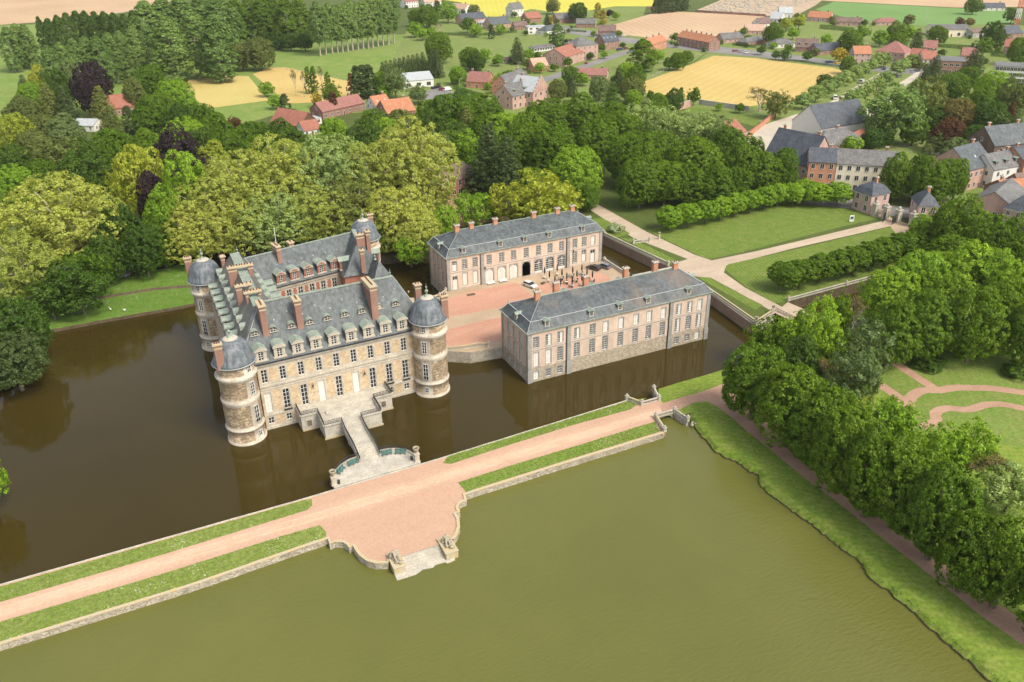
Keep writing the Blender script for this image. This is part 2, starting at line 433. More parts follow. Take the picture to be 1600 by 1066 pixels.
# ---------------------------------------------------------------- foliage
def quads_mesh(name, P, N, sz, mat, asp=.62):
    n = len(P)
    N = N / (np.linalg.norm(N, axis=1, keepdims=True) + 1e-9)
    R = RNG.normal(size=(n, 3)); T = np.cross(N, R); T /= (np.linalg.norm(T, axis=1, keepdims=True) + 1e-9)
    B = np.cross(N, T)
    s = sz[:, None]
    V = np.empty((n, 4, 3)); V[:, 0] = P + T * s; V[:, 1] = P + B * s * asp + N * s * .18; V[:, 2] = P - T * s; V[:, 3] = P - B * s * asp + N * s * .18
    me = bpy.data.meshes.new(name)
    me.vertices.add(n * 4); me.vertices.foreach_set('co', V.reshape(-1).astype(np.float32))
    me.loops.add(n * 4); me.loops.foreach_set('vertex_index', np.arange(n * 4, dtype=np.int32))
    me.polygons.add(n); me.polygons.foreach_set('loop_start', np.arange(0, n * 4, 4, dtype=np.int32))
    me.polygons.foreach_set('loop_total', np.full(n, 4, dtype=np.int32))
    me.update(calc_edges=True)
    me.materials.append(mat)
    return me
def unit(n):
    d = RNG.normal(size=(n, 3)); return d / np.linalg.norm(d, axis=1, keepdims=True)
def clumps(C, D, rc, lpc, ls, up=.3, rnd=.42):
    """leaf positions and normals for clumps at C facing D"""
    k = len(C)
    C = np.repeat(C, lpc, 0); D = np.repeat(D, lpc, 0); r = np.repeat(rc, lpc)[:, None]
    u = unit(len(C)); dots = (u * D).sum(1, keepdims=True); u = np.where(dots < -.25, u - 2 * dots * D, u)
    rad = RNG.uniform(.35, 1.0, (len(C), 1)) ** .6
    P = C + u * r * rad * np.array([1, 1, .75])
    N = u * .8 + D * .5 + np.array([0, 0, up]) + RNG.normal(size=u.shape) * rnd
    return P, N, ls * RNG.uniform(.6, 1.3, len(C))
def lobed(W, Hc, z0, nl, nc, lpc, ls, rcl, lobe=.46, flat=1.0, low=.12, spread=.56):
    """round crown made of lobes: clump centres on the outer surface of the lobes"""
    a = W / 2; c = Hc / 2
    cen = np.array([0, 0, z0 + c])
    th = np.arange(nl) * 2.399963 + RNG.uniform(0, 6)
    zz = np.clip(1 - 2 * (np.arange(nl) + .5) / nl, -.75, 1) + RNG.uniform(-.1, .1, nl)
    rr = np.sqrt(np.clip(1 - zz ** 2, 0.02, 1))
    sp = spread * RNG.uniform(.85, 1.18, nl)
    L = np.stack([rr * np.cos(th) * a * sp, rr * np.sin(th) * a * sp, zz * c * sp * flat], 1)
    lr = lobe * RNG.uniform(.8, 1.25, nl)
    C = []; D = []
    while len(C) < nc:
        i = RNG.integers(nl); u = unit(1)[0]
        if u[2] < -.8: continue
        p = L[i] + u * np.array([a, a, c]) * lr[i] * RNG.uniform(.88, 1.05)
        q = ((p - L) / (np.array([a, a, c]) * lr[:, None])); m = (q ** 2).sum(1); m[i] = 9
        if m.min() < .72: continue
        if p[2] < -c * (1 - low * 2): continue
        C.append(p + cen); D.append(u)
    C = np.array(C); D = np.array(D)
    P, N, s = clumps(C, D, rcl * RNG.uniform(.7, 1.35, nc), lpc, ls)
    ni = nc * lpc // 9
    Pi = unit(ni) * (RNG.uniform(.2, .85, (ni, 1)) ** .5) * np.array([a, a, c]) * .8 + cen
    P = np.concatenate([P, Pi]); N = np.concatenate([N, unit(ni)]); s = np.concatenate([s, np.full(ni, ls * 1.5)])
    return P, N, s, L + cen
def trunk_mesh(name, h, r, limbs, mat, n=7, lean=.15):
    b = MB()
    b.tube([(0, 0, -.4), (0, 0, h * .25), (lean * .4, .05, h * .6), (lean, .1, h)], [r * 1.35, r, r * .85, r * .55], n)
    for L in limbs:
        L = Vector(L); s = Vector((lean * .7, .06, h * random.uniform(.7, .98)))
        mid = s.lerp(L, .5) + Vector((0, 0, (L - s).length * .12))
        b.tube([s, mid, L], [r * .5, r * .32, r * .1], 5)
    return b.mesh(name, mat)
KIND = {}
def add_kind(k, crown, trunk, W, Ht):
    KIND.setdefault(k, []).append((crown, trunk, W, Ht))
def make_lobed(k, n, W, Ht, z0, nl, nc, lpc, ls, rcl, mat, tr, bark='bark', **kw):
    for i in range(n):
        P, N, s, L = lobed(W, Ht - z0, z0, nl, nc, lpc, ls, rcl, **kw)
        cm = quads_mesh('crown', P, N, s, M[mat])
        tm = trunk_mesh('trunk', z0 + (Ht - z0) * .45, tr, L[:6] if k != 'plane' else (L - L.mean(0)) * 1.25 + L.mean(0), M[bark])
        add_kind(k, cm, tm, W * 1.0, Ht)
make_lobed('round', 4, 14, 16, .5, 20, 760, 26, .235, .70, 'leaf_green', .42, lobe=.40, spread=.58, low=.03)
make_lobed('broad', 3, 15, 14, .8, 24, 720, 25, .24, .72, 'leaf_green', .4, lobe=.36, spread=.68)
make_lobed('plane', 3, 26, 27, 2.0, 34, 1250, 27, .30, .95, 'leaf_plane', .8, 'bark_pale', lobe=.31, spread=.74, low=.04)
make_lobed('small', 3, 7, 8, 1.2, 9, 110, 30, .27, .75, 'leaf_fresh', .2)
make_lobed('clipped', 3, 6.2, 7.4, 1.3, 12, 230, 34, .19, .55, 'leaf_green', .18, spread=.5, lobe=.5)
make_lobed('loose', 3, 10, 12, 1.2, 22, 200, 24, .26, .85, 'leaf_fresh', .25, lobe=.30, spread=.74)
make_lobed('shrub', 3, 4, 3.2, 0.0, 9, 75, 26, .2, .5, 'leaf_green', .1, low=.02)
def tall(k, n, W, Ht, z0, nc, lpc, ls, rcl, mat, tr, prof, bark='bark'):
    for i in range(n):
        t = RNG.uniform(0, 1, nc) ** .85; th = RNG.uniform(0, 2 * PI, nc)
        ph = RNG.uniform(0, 6, 4)
        rr = W / 2 * prof(t) * (1 + .22 * np.sin(3 * th + ph[0] + 7 * t) + .16 * np.sin(5 * th + ph[1] - 11 * t)) * RNG.uniform(.55, 1.0, nc) ** .4
        C = np.stack([rr * np.cos(th), rr * np.sin(th), z0 + t * (Ht - z0)], 1)
        D = np.stack([np.cos(th), np.sin(th), .5 + .8 * (t - .3)], 1); D /= np.linalg.norm(D, axis=1, keepdims=True)
        P, N, s = clumps(C, D, rcl * RNG.uniform(.6, 1.3, nc), lpc, ls)
        cm = quads_mesh('crown', P, N, s, M[mat])
        tm = trunk_mesh('trunk', Ht * .8, tr, [(math.cos(a) * W * .3, math.sin(a) * W * .3, z0 + (Ht - z0) * q) for a, q in ((.3, .3), (2.2, .4), (4.1, .5), (5.3, .6))], M[bark])
        add_kind(k, cm, tm, W, Ht)
tall('poplar', 3, 10, 28, 1.5, 330, 30, .38, 1.25, 'leaf_poplar', .4, lambda t: np.sin(np.clip(t * .93 + .09, 0, 1) * PI) ** .55 * (1 - .25 * t), 'bark_pale')
tall('stem_poplar', 3, 9.5, 29, 7.5, 280, 30, .38, 1.2, 'leaf_poplar', .42, lambda t: np.sin(np.clip(t * .9 + .12, 0, 1) * PI) ** .6, 'bark_pale')
tall('column', 3, 4.2, 14, .3, 170, 30, .25, .55, 'leaf_conifer', .2, lambda t: (1 - t) ** .45 * (.55 + .45 * np.minimum(t * 6, 1)))
def conifer(k, n, W, Ht, mat):
    for i in range(n):
        C = []; D = []; rc = []
        for lev in np.linspace(.08, .97, 17):
            R = W / 2 * (1 - lev) ** .8 + .25
            m = max(4, int(R * 3.2)); a0 = RNG.uniform(0, 6)
            for j in range(m):
                a = a0 + 2 * PI * j / m + RNG.uniform(-.2, .2); rj = R * RNG.uniform(.72, 1.12)
                for q in ((.55, 1.0) if R > 1.4 else (.9,)):
                    C.append((rj * q * math.cos(a), rj * q * math.sin(a), Ht * lev - .22 * rj * q + RNG.uniform(-.25, .25)))
                    D.append((math.cos(a) * .8, math.sin(a) * .8, .6)); rc.append(.95 if q > .9 else .8)
        P, N, s = clumps(np.array(C), np.array(D), np.array(rc), 24, .27)
        cm = quads_mesh('crown', P, N, s, M[mat])
        add_kind(k, cm, trunk_mesh('trunk', Ht * .92, .32, [], M['bark'], lean=.05), W, Ht)
conifer('conifer', 3, 9.5, 19, 'leaf_conifer')
def bare(n):
    for i in range(n):
        b = MB(); tips = []
        def grow(p, d, L, r, dep):
            q = p + d * L
            b.tube([p, p.lerp(q, .5) + Vector((random.uniform(-.1, .1), random.uniform(-.1, .1), .05)) * L, q], [r, r * .8, r * .6], 5)
            if dep == 0: tips.append(q); return
            for _ in range(3):
                e = (d + Vector((random.uniform(-.75, .75), random.uniform(-.75, .75), random.uniform(-.05, .6)))).normalized()
                grow(q, e, L * random.uniform(.62, .82), r * .6, dep - 1)
        grow(Vector((0, 0, -.3)), Vector((0, 0, 1)), 2.6, .25, 5)
        tm = b.mesh('trunk', M['bark_pale'])
        zs = max(v.co.z for v in tm.vertices)
        T = np.array([tuple(x) for x in tips])
        P, N, s = clumps(T, np.tile(np.array([[0, 0, 1.]]), (len(T), 1)), np.full(len(T), .5), 4, .16)
        cm = quads_mesh('crown', P, N, s, M['leaf_rust'])
        W = max(abs(T[:, 0]).max(), abs(T[:, 1]).max()) * 2
        add_kind('bare', cm, tm, W, zs)
bare(2)
NT_ = [0]
def tree(kind, px, py, wpx, h, label, mat=None, name='tree', cat='tree', g=GZ, group=None, bark=None, wmax=None):
    """tree whose top shows at (px, py) and whose crown is wpx wide (1600 px photograph), h metres tall"""
    if kind in ('round', 'broad', 'loose', 'plane') and h >= 10: h *= 1.2 if kind != 'plane' else 1.08
    for _ in range(2):
        p = at(px, py, g + h * .96)
        w = wpx * mpp(p)
        h = max(h, w * {'round': 1.02, 'broad': .92, 'loose': .95, 'small': .98, 'conifer': 1.4, 'column': 1.9}.get(kind, 0))
    cm, tm, W0, H0 = random.choice(KIND[kind])
    t = thing(name, label, cat, (p.x, p.y, g), random.uniform(0, 6.28), group)
    sc = (w / W0 * 1.02, w / W0 * 1.02, h / H0)
    if h > 2.2 or kind != 'shrub':
        tr = inst('trunk', tm, t, (0, 0, 0), 0, (h / H0 * .8 + w / W0 * .2,) * 2 + (h / H0,) if kind != 'bare' else sc)
        if bark: tr.material_slots[0].link = 'OBJECT'; tr.material_slots[0].material = M[bark]
    c = inst('crown', cm, t, (0, 0, 0), 0, sc)
    if mat:
        c.material_slots[0].link = 'OBJECT'; c.material_slots[0].material = M[mat]
    NT_[0] += 1
    return t
def hedge_mesh(L, w, h, ls=.16, dens=26, mat='leaf_hedge'):
    def face(n, o, u, v):
        a = RNG.uniform(0, 1, (n, 1)); b = RNG.uniform(0, 1, (n, 1))
        return np.array(o) + a * np.array(u) + b * np.array(v)
    out = []; nn = []
    for o, u, v, nr in (((0, 0, h), (L, 0, 0), (0, w, 0), (0, 0, 1)), ((0, 0, 0), (L, 0, 0), (0, 0, h), (0, -1, .2)), ((0, w, 0), (L, 0, 0), (0, 0, h), (0, 1, .2)), ((0, 0, 0), (0, w, 0), (0, 0, h), (-1, 0, .2)), ((L, 0, 0), (0, w, 0), (0, 0, h), (1, 0, .2))):
        ar = np.linalg.norm(np.cross(u, v)); n = int(ar * dens) + 4
        P = face(n, o, u, v) + RNG.normal(size=(n, 3)) * .09
        out.append(P); nn.append(np.array(nr) + RNG.normal(size=(n, 3)) * .5)
    P = np.concatenate(out); N = np.concatenate(nn)
    return quads_mesh('hedge', P, N, ls * RNG.uniform(.7, 1.3, len(P)), M[mat])
def hedge(p0, p1, w, h, label, mat='leaf_hedge', g=GZ, group=None):
    a = at(*p0, g); b = at(*p1, g); d = b - a; L = d.length
    big = L > 60
    o = inst('hedge', hedge_mesh(L, w, h, .16 if not big else .3, 26 if not big else 9, mat), None, (a.x, a.y, g), math.atan2(d.y, d.x))
    return tag(o, label, 'hedge', group)
ORD = ['first', 'second', 'third', 'fourth', 'fifth', 'sixth', 'seventh', 'eighth', 'ninth', 'tenth', 'eleventh', 'twelfth', 'thirteenth', 'fourteenth', 'fifteenth', 'sixteenth', 'seventeenth', 'eighteenth', 'nineteenth', 'twentieth']
# ---------------------------------------------------------------- ground, water, paths
def sheet(name, pts, z, mat, label=None, kind='structure', world=False, cat=None, holes=()):
    loops = [[(Vector((*p, 0)) if world else at(*p, z)) for p in pts]] + [[Vector((*p, 0)) for p in h] for h in holes]
    loops = [[Vector((p.x, p.y, 0)) for p in l] for l in loops]
    V = [p for l in loops for p in l]
    me = bpy.data.meshes.new(name)
    tris = []
    for t in tessellate_polygon(loops):
        a, b, c = [V[i] for i in t]
        if (b.x - a.x) * (c.y - a.y) - (b.y - a.y) * (c.x - a.x) < 0: t = (t[0], t[2], t[1])
        tris.append(tuple(t))
    me.from_pydata([(p.x, p.y, z) for p in V], [], tris)
    me.materials.append(M[mat])
    o = inst(name, me, None, (0, 0, 0))
    return tag(o, label, cat, None, kind)
def W(*pts, z=0):
    return [tuple(at(*p, z)[:2]) for p in pts]
def smooth(pts, n=4):
    """Catmull-Rom through 2-D points (open)"""
    out = []
    for i in range(len(pts) - 1):
        p0 = pts[max(i - 1, 0)]; p1 = pts[i]; p2 = pts[i + 1]; p3 = pts[min(i + 2, len(pts) - 1)]
        for k in range(n):
            t = k / n
            out.append(tuple(.5 * (2 * b + (c - a) * t + (2 * a - 5 * b + 4 * c - d) * t * t + (3 * b - a - 3 * c + d) * t ** 3) for a, b, c, d in zip(p0, p1, p2, p3)))
    out.append(tuple(pts[-1]))
    return out
def skirt(name, pts, z0, z1, mat, label=None, kind='structure', closed=False):
    b = MB()
    n = len(pts)
    for i in range(n if closed else n - 1):
        p, q = pts[i], pts[(i + 1) % n]
        b.face([(p[0], p[1], z0), (q[0], q[1], z0), (q[0], q[1], z1), (p[0], p[1], z1)])
    return tag(b.build(name, M[mat]), label, None, None, kind)

# basin: the hole in the z = 3 ground that holds moat, lake, causeway and the low south park
E_WALL = [(138.6, 236), (143.0, 189.5), (139.4, 150.6), (147.0, 153.6), (156, 157.9), (199, 159.3), (230, 160.5)]
BASIN = [(-400, -300), (400, -300), (400, 120), (262, 150)] + E_WALL[::-1] + [(110, 238), (72, 240), (40, 255), (20, 283), (-25, 296), (-62, 285), (-90, 240), (-130, 200), (-400, 170)]
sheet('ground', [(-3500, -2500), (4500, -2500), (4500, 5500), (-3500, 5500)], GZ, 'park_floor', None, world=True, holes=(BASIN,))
skirt('ground_bank', BASIN, -2, GZ, 'earth', None, closed=True)
# water
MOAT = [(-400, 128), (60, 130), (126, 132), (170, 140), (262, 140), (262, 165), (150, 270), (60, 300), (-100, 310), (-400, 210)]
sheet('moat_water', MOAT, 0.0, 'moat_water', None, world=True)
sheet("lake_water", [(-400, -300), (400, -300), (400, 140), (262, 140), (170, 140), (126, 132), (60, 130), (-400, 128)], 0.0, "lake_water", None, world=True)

# low south-east park
LAKE_BANK_PX = [(1075, 655), (1090, 672), (1108, 696), (1130, 714), (1152, 722), (1172, 738), (1186, 744), (1190, 760), (1216, 782), (1248, 806), (1264, 817), (1290, 838), (1316, 858), (1345, 880), (1358, 900), (1390, 926), (1430, 960), (1480, 1005), (1520, 1040), (1560, 1076)]
bank = [tuple(at(*p, .2)[:2]) for p in LAKE_BANK_PX]
bank = smooth(bank, 6)
bank = [(x + random.uniform(-.3, .3), y + random.uniform(-.3, .3)) for i, (x, y) in enumerate(bank)]
def inset(P, w):
    O = []
    for i, p in enumerate(P):
        q, r = P[max(i - 2, 0)], P[min(i + 2, len(P) - 1)]; dx, dy = r[0] - q[0], r[1] - q[1]; l = math.hypot(dx, dy) or 1
        O.append((p[0] - dy / l * w, p[1] + dx / l * w))
    return O
bank_in = inset(bank, 1.5)
north_px = [(1040, 604), (1060, 598), (1100, 587), (1145, 573)]
north = [tuple(at(*p, LZ)[:2]) for p in north_px] + [(137, 138.5), (165, 141), (262, 141)]
LOW = bank_in[::-1] + [(98.5, 126.0), (98.3, 133.5)] + [(100.8, 137.4)] + north[1:] + [(400, 141), (400, -200), (140, -200)]
sheet('bank_grass', LOW, LZ, 'bank_grass', None, world=True)
skirt('lake_bank', bank[::-1], -1.5, .38, 'earth')
skirt('lake_bank', [bank_in[0], (98.5, 126.0)], -1.5, LZ, 'earth')
sb = MB()
for i in range(len(bank) - 1):
    m0, m1 = [((p[0] * .55 + q[0] * .45), (p[1] * .55 + q[1] * .45)) for p, q in ((bank[i], bank_in[i]), (bank[i + 1], bank_in[i + 1]))]
    sb.face([(*bank[i], .38), (*bank[i + 1], .38), (*m1, .92), (*m0, .92)][::-1], 0, True); sb.face([(*m0, .92), (*m1, .92), (*bank_in[i + 1], LZ), (*bank_in[i], LZ)][::-1], 0, True)
sb.build('bank_slope', M['bank_grass'])['kind'] = 'structure'
skirt('moat_bank', [(98.5, 133.5), (100.8, 137.4)] + north[1:], -1.5, LZ, 'earth')
# overhanging turf along the ragged lake edge
tp = []; tn = []
for (x0, y0), (x1, y1) in zip(bank, bank[1:]):
    L = math.hypot(x1 - x0, y1 - y0)
    for k in range(int(L * 26)):
        u = random.random(); tp.append((x0 + (x1 - x0) * u + (o := random.uniform(-.12, 1.3) ** 1) * .72, y0 + (y1 - y0) * u + o * .66, .42 + max(0, o) * .62 + random.uniform(-.08, .12)))
        tn.append((random.gauss(-.6, .5), random.gauss(-.5, .5), 1))
tp = np.array(tp); tn = np.array(tn)
tag(inst('grass', quads_mesh('grass', tp, tn, RNG.uniform(.05, .14, len(tp)), M['bank_grass']), None, (0, 0, 0)), 'ragged turf hanging over the lake bank', 'grass', None, 'stuff')

# paths of the south park
def strip(name, pts, w, z, mat, px=True, n=5, pz=None):
    P = [tuple(at(*p, z)[:2]) for p in pts] if px else pts
    P = smooth(P, n)
    Lf = []; Rt = []
    for i, p in enumerate(P):
        a = P[max(i - 1, 0)]; b = P[min(i + 1, len(P) - 1)]
        dx, dy = b[0] - a[0], b[1] - a[1]; l = math.hypot(dx, dy) or 1
        ww = w[0] + (w[1] - w[0]) * i / (len(P) - 1) if isinstance(w, tuple) else w
        ww *= 1 + .05 * math.sin(i * 2.1)
        Lf.append((p[0] - dy / l * ww / 2, p[1] + dx / l * ww / 2)); Rt.append((p[0] + dy / l * ww / 2, p[1] - dx / l * ww / 2))
    b = MB()
    for i in range(len(P) - 1):
        b.face([(*Rt[i], z), (*Rt[i + 1], z), (*Lf[i + 1], z), (*Lf[i], z)])
    return tag(b.build(name, M[mat]), None, None, None, 'structure')
PL = [(1104.5, 627), (1122, 636), (1144.6, 653.6), (1167, 673.7), (1198, 698), (1225, 720.5), (1256, 746), (1290, 771), (1320, 794), (1373.6, 837), (1427, 878.5), (1480.8, 920), (1534, 963), (1598.7, 1008.5), (1680, 1070)]
PR = [(1180, 615), (1195, 640), (1205, 662), (1216, 685), (1230, 701), (1250, 720), (1275, 739), (1305, 762), (1338, 783), (1393, 824), (1448, 862), (1503, 902), (1560, 944), (1630, 990), (1715, 1050)]
sheet('path', [(1030, 632), (1062, 622), (1100, 611), (1146, 594)] + PR + PL[::-1] + [(1085, 629), (1062, 640), (1036, 648)], LZ + .006, 'gravel_path')
strip('path', [(1355, 590), (1390, 611), (1424, 636)], 2.6, LZ + .016, 'gravel_path')
strip('path', [(1416, 636), (1424, 620), (1442, 610), (1465, 610), (1492, 606), (1520, 606), (1560, 608), (1640, 620)], 2.6, LZ + .010, 'gravel_path')
strip('path', [(1395, 565), (1430, 588), (1460, 607)], 2.5, LZ + .014, 'gravel_path')
strip('path', [(1440, 668), (1462, 658), (1462, 645), (1480, 638), (1512, 640), (1545, 632), (1580, 634), (1650, 652)], 2.3, LZ + .012, 'gravel_path')
sheet('garden_lawn', [(1360, 575), (1400, 560), (1640, 570), (1680, 700), (1640, 830), (1500, 720), (1420, 660)], LZ + .004, 'garden_lawn')
sheet('garden_lawn', [(1540, 690), (1600, 700), (1640, 715), (1600, 735), (1560, 760), (1520, 740)], LZ + .008, 'bank_grass')

# island lawn left of the castle
ISL_PX = [(40, 524), (100, 513), (180, 498), (260, 484), (330, 470)]
isl_front = [tuple(at(*p, .6)[:2]) for p in ISL_PX]
isl_front = [(x + random.uniform(-.12, .12), y + random.uniform(-.12, .12)) for x, y in smooth(isl_front, 6)]
isl_back = [tuple(at(*p, .8)[:2]) for p in [(330, 405), (285, 412), (240, 424), (205, 432), (160, 438), (60, 452), (-60, 470), (-70, 560)]]
sheet('island_lawn', isl_front + isl_back, .9, 'island_lawn', None, world=True)
skirt('island_bank', isl_front + isl_back, -1, .9, 'earth', closed=True)
strip('path', [(140, 468), (190, 460), (240, 452), (300, 447)], 2.0, .91, 'earth')

# causeway between moat and lake
FAR = [tuple(at(*p, LZ)[:2]) for p in [(-300, 990), (0, 913), (485, 776), (690, 715), (980, 625)]]
NEARL = [tuple(at(*p, LZ)[:2]) for p in [(-300, 1098), (0, 1008), (300, 916), (512, 842.5), (515, 851), (523, 847.5), (535, 847.8), (542, 852), (545, 856.6), (551, 853.4), (555.4, 861), (561, 869), (572, 877), (586, 881), (606, 881)]]
NEARR = [tuple(at(*p, LZ)[:2]) for p in [(704, 848), (714, 837.6), (718.7, 824), (717.5, 810.6), (713, 802.7), (718.7, 800), (716.4, 793), (718.7, 787), (729.5, 781.5), (726.6, 774), (740, 769.5), (880, 725.5), (1032, 679)]]
BR0 = [(93.4, 124.6), (93.5, 127.9)]
CW = NEARL + [(28.6, 110.3), (39.0, 110.3)] + NEARR + [(91.5, 121.2), (93.4, 127.6), (98.3, 127.6), (98.3, 133.0), (93.5, 133.1), (91.9, 136.4)] + FAR[::-1]
sheet('path', CW, LZ, 'gravel_pink', None, world=True)
V1 = [(-300, 1012), (0, 941), (250, 868), (480, 797), (488, 790), (487, 779.5), (470, 783), (0, 917), (-300, 993)]
V2 = [(692, 724), (700, 713), (840, 669.5), (985, 625.5), (1010, 622), (985, 640), (900, 663), (800, 694), (705, 725)]
V3 = [(-300, 1058), (0, 972), (250, 898), (440, 838), (500, 820.5), (510, 832), (509, 841), (300, 912), (0, 1004), (-300, 1094)]
V4 = [(716, 754), (800, 727), (900, 697), (1000, 666), (1024, 659), (1030, 675), (880, 721), (740, 765), (729, 770)]
for v in (V1, V2, V3, V4):
    vs = [tuple(at(*p, LZ)[:2]) for p in v]
    sheet('verge', vs, LZ + .012, 'verge', None, world=True)
sheet('earth_patch', [(717, 756), (800, 729), (915, 693), (928, 704), (830, 734), (737, 764), (728, 768)], LZ + .02, 'garden_lawn')
# grass tufts and daisies standing on the verges and the lake bank edge
def scatter_tufts(pxpoly, n, z, mat, sz, label):
    P = [at(*p, z) for p in pxpoly]; tri = []
    for t in tessellate_polygon([[Vector((p.x, p.y, 0)) for p in P]]):
        a, b, c = [P[i] for i in t]; tri.append((a, b, c, abs((b - a).cross(c - a).z)))
    w = np.array([t[3] for t in tri]); w /= w.sum(); out = []
    for i in RNG.choice(len(tri), n, p=w):
        a, b, c, _ = tri[i]; u, v = random.random(), random.random()
        if u + v > 1: u, v = 1 - u, 1 - v
        q = a + (b - a) * u + (c - a) * v; out.append((q.x, q.y, z + random.uniform(.02, .14)))
    out = np.array(out); nn = RNG.normal(size=out.shape) * .6 + np.array([0, 0, .8])
    return tag(inst('grass', quads_mesh('grass', out, nn, sz * RNG.uniform(.6, 1.4, n), M[mat], .4), None, (0, 0, 0)), label, 'grass', None, 'stuff')
for v, lb in ((V1, 'short grass with daisies on the moat side of the causeway'), (V2, 'grass strip beside moat near the balustraded bridge'), (V3, 'daisy strewn grass above the long lake wall'), (V4, 'grass strip above the right hand lake wall')):
    v2 = [(max(p[0], -40), p[1]) if p[0] >= -40 else (-40, p[1] - (p[0] + 40) * -.2) for p in v]
    scatter_tufts(v, 3000, LZ + .012, 'leaf_fresh', .13, lb)

# upper park: lawns, drives, moat strip
sheet('drive', [(905, 300), (935, 320), (1010, 362), (1085, 398), (1112, 407), (1180, 393), (1385, 344), (1398, 352), (1240, 388), (1135, 415), (1131, 426), (1165, 450), (1255, 497), (1240, 505), (1150, 455), (1110, 434), (1085, 432), (1062, 425), (1050, 412), (1075, 405), (990, 372), (925, 330), (895, 305)], GZ + .006, 'gravel_drive')
sheet('lawn', [(1010, 360), (1040, 352), (1090, 345), (1200, 318), (1290, 302), (1345, 318), (1378, 340), (1300, 358), (1180, 389), (1120, 403), (1103, 404), (1085, 396)], GZ + .012, 'lawn')
sheet('lawn', [(1132, 420), (1138, 413), (1250, 388), (1395, 354), (1440, 366), (1520, 385), (1420, 418), (1230, 470), (1212, 474), (1165, 448)], GZ + .012, 'lawn')
sheet('lawn', [(970, 372), (988, 373), (1052, 404), (1059, 410), (1052, 414)], GZ + .012, 'lawn')
sheet('lawn', [(1090, 433), (1108, 434), (1150, 456), (1192, 477), (1180, 484), (1140, 462)], GZ + .012, 'lawn')
sheet('lawn', [(905, 345), (940, 340), (985, 365), (960, 372), (935, 362)], GZ + .012, 'lawn')
sheet('path', [(1330, 325), (1345, 318), (1400, 344), (1425, 352), (1400, 366), (1385, 345)], GZ + .02, 'cobble')
sheet('path', [(1395, 354), (1440, 352), (1460, 372), (1420, 368)], GZ + .028, 'cobble')

# fields and village ground (photograph pixels, ground level)
sheet('meadow', [(-300, 130), (-300, 60), (200, 40), (345, 60), (420, 60), (700, 52), (800, 70), (830, 100), (790, 150), (620, 175), (430, 180), (330, 190), (100, 190), (-300, 230)], GZ + .02, 'meadow')
sheet('village_green', [(640, 40), (700, 8), (1010, 8), (1000, 45), (1120, 70), (1010, 150), (860, 190), (640, 190), (600, 120)], GZ + .03, 'village_green')
sheet('village_green', [(1120, 70), (1240, 28), (1330, 32), (1600, 40), (1800, 90), (1800, 330), (1500, 330), (1390, 270), (1250, 200), (1180, 190), (1010, 160)], GZ + .036, 'village_green')
sheet('field', [(-400, -25), (290, -25), (262, 6), (225, 14), (190, 20), (100, 32), (0, 39), (-400, 60)], GZ + .05, 'field_tan', None)
sheet('field', [(-400, 60), (0, 40), (60, 38), (70, 55), (0, 72), (-400, 110)], GZ + .06, 'meadow', None)
sheet('field', [(277, 128), (340, 118), (388, 119), (420, 157), (322, 170)], GZ + .08, 'field_wheat', None)
sheet('field', [(325, 170), (420, 158), (436, 178), (380, 194), (330, 190)], GZ + .08, 'meadow', None)
sheet('field', [(395, 116), (420, 106), (445, 105), (545, 127), (549, 158), (450, 162), (430, 145)], GZ + .08, 'field_gold', None)
sheet('field', [(640, -8), (720, 4), (745, 26), (790, 26), (830, 14), (870, 20), (910, 18), (960, 10), (1018, 10), (1030, -12)], GZ + .08, 'field_yellow', None)
sheet('field', [(931, 50), (947, 42), (1034, 17), (1197, 25), (1160, 46), (1126, 60), (1052, 63)], GZ + .09, 'field_tan', None)
sheet('field', [(1003, 129), (1060, 108), (1115, 87), (1180, 91), (1218, 96), (1300, 106), (1318, 111), (1243, 156), (1167, 167), (1091, 157), (1010, 146)], GZ + .09, 'field_gold', None)
sheet('field', [(1274, 15), (1303, 3), (1495, 13), (1571, 16), (1590, 35), (1470, 42), (1338, 32)], GZ + .09, 'field_green', None)
sheet('field', [(1180, -8), (1300, 2), (1495, 12), (1660, 10), (1700, -30), (1200, -30)], GZ + .08, 'field_tan', None)
sheet('lawn', [(1060, 178), (1080, 167), (1140, 173), (1190, 184), (1180, 198), (1150, 190), (1115, 178)], GZ + .09, 'lawn')
sheet('road', [(790, 141), (830, 127), (880, 111), (985, 76), (991, 81), (930, 102), (886, 117), (838, 134), (800, 148)], GZ + .10, 'asphalt')
sheet('road', [(867, 38), (985, 60), (1115, 72), (1225, 84), (1320, 97), (1400, 106), (1470, 110), (1470, 118), (1390, 114), (1310, 105), (1220, 93), (1112, 82), (985, 68), (880, 51)], GZ + .11, 'asphalt')
sheet('road', [(1128, 64), (1165, 46), (1190, 33), (1195, 36), (1172, 50), (1140, 68)], GZ + .12, 'asphalt')
sheet('drive', [(1150, 215), (1185, 198), (1246, 178), (1262, 184), (1245, 215), (1240, 235), (1200, 245), (1165, 235)], GZ + .12, 'pale_gravel')
sheet('drive', [(1330, 186), (1360, 166), (1388, 154), (1395, 158), (1372, 180), (1345, 190)], GZ + .12, 'pale_gravel')
sheet('drive', [(1290, 164), (1320, 145), (1375, 114), (1384, 116), (1325, 152), (1300, 170)], GZ + .12, 'pale_gravel')
sheet('drive', [(1405, 130), (1440, 108), (1447, 112), (1415, 135)], GZ + .12, 'pale_gravel')
sheet('road', [(1240, 318), (1310, 308), (1400, 322), (1480, 330), (1600, 300), (1800, 260), (1800, 290), (1620, 322), (1500, 345), (1410, 340), (1320, 325)], GZ + .10, 'asphalt')
sheet('forecourt', [(640, 150), (690, 135), (720, 150), (690, 162)], GZ + .10, 'asphalt')
sheet('forecourt', [(690, 320), (720, 300), (780, 310), (800, 345), (740, 350), (700, 360)], GZ + .02, 'gravel_path')
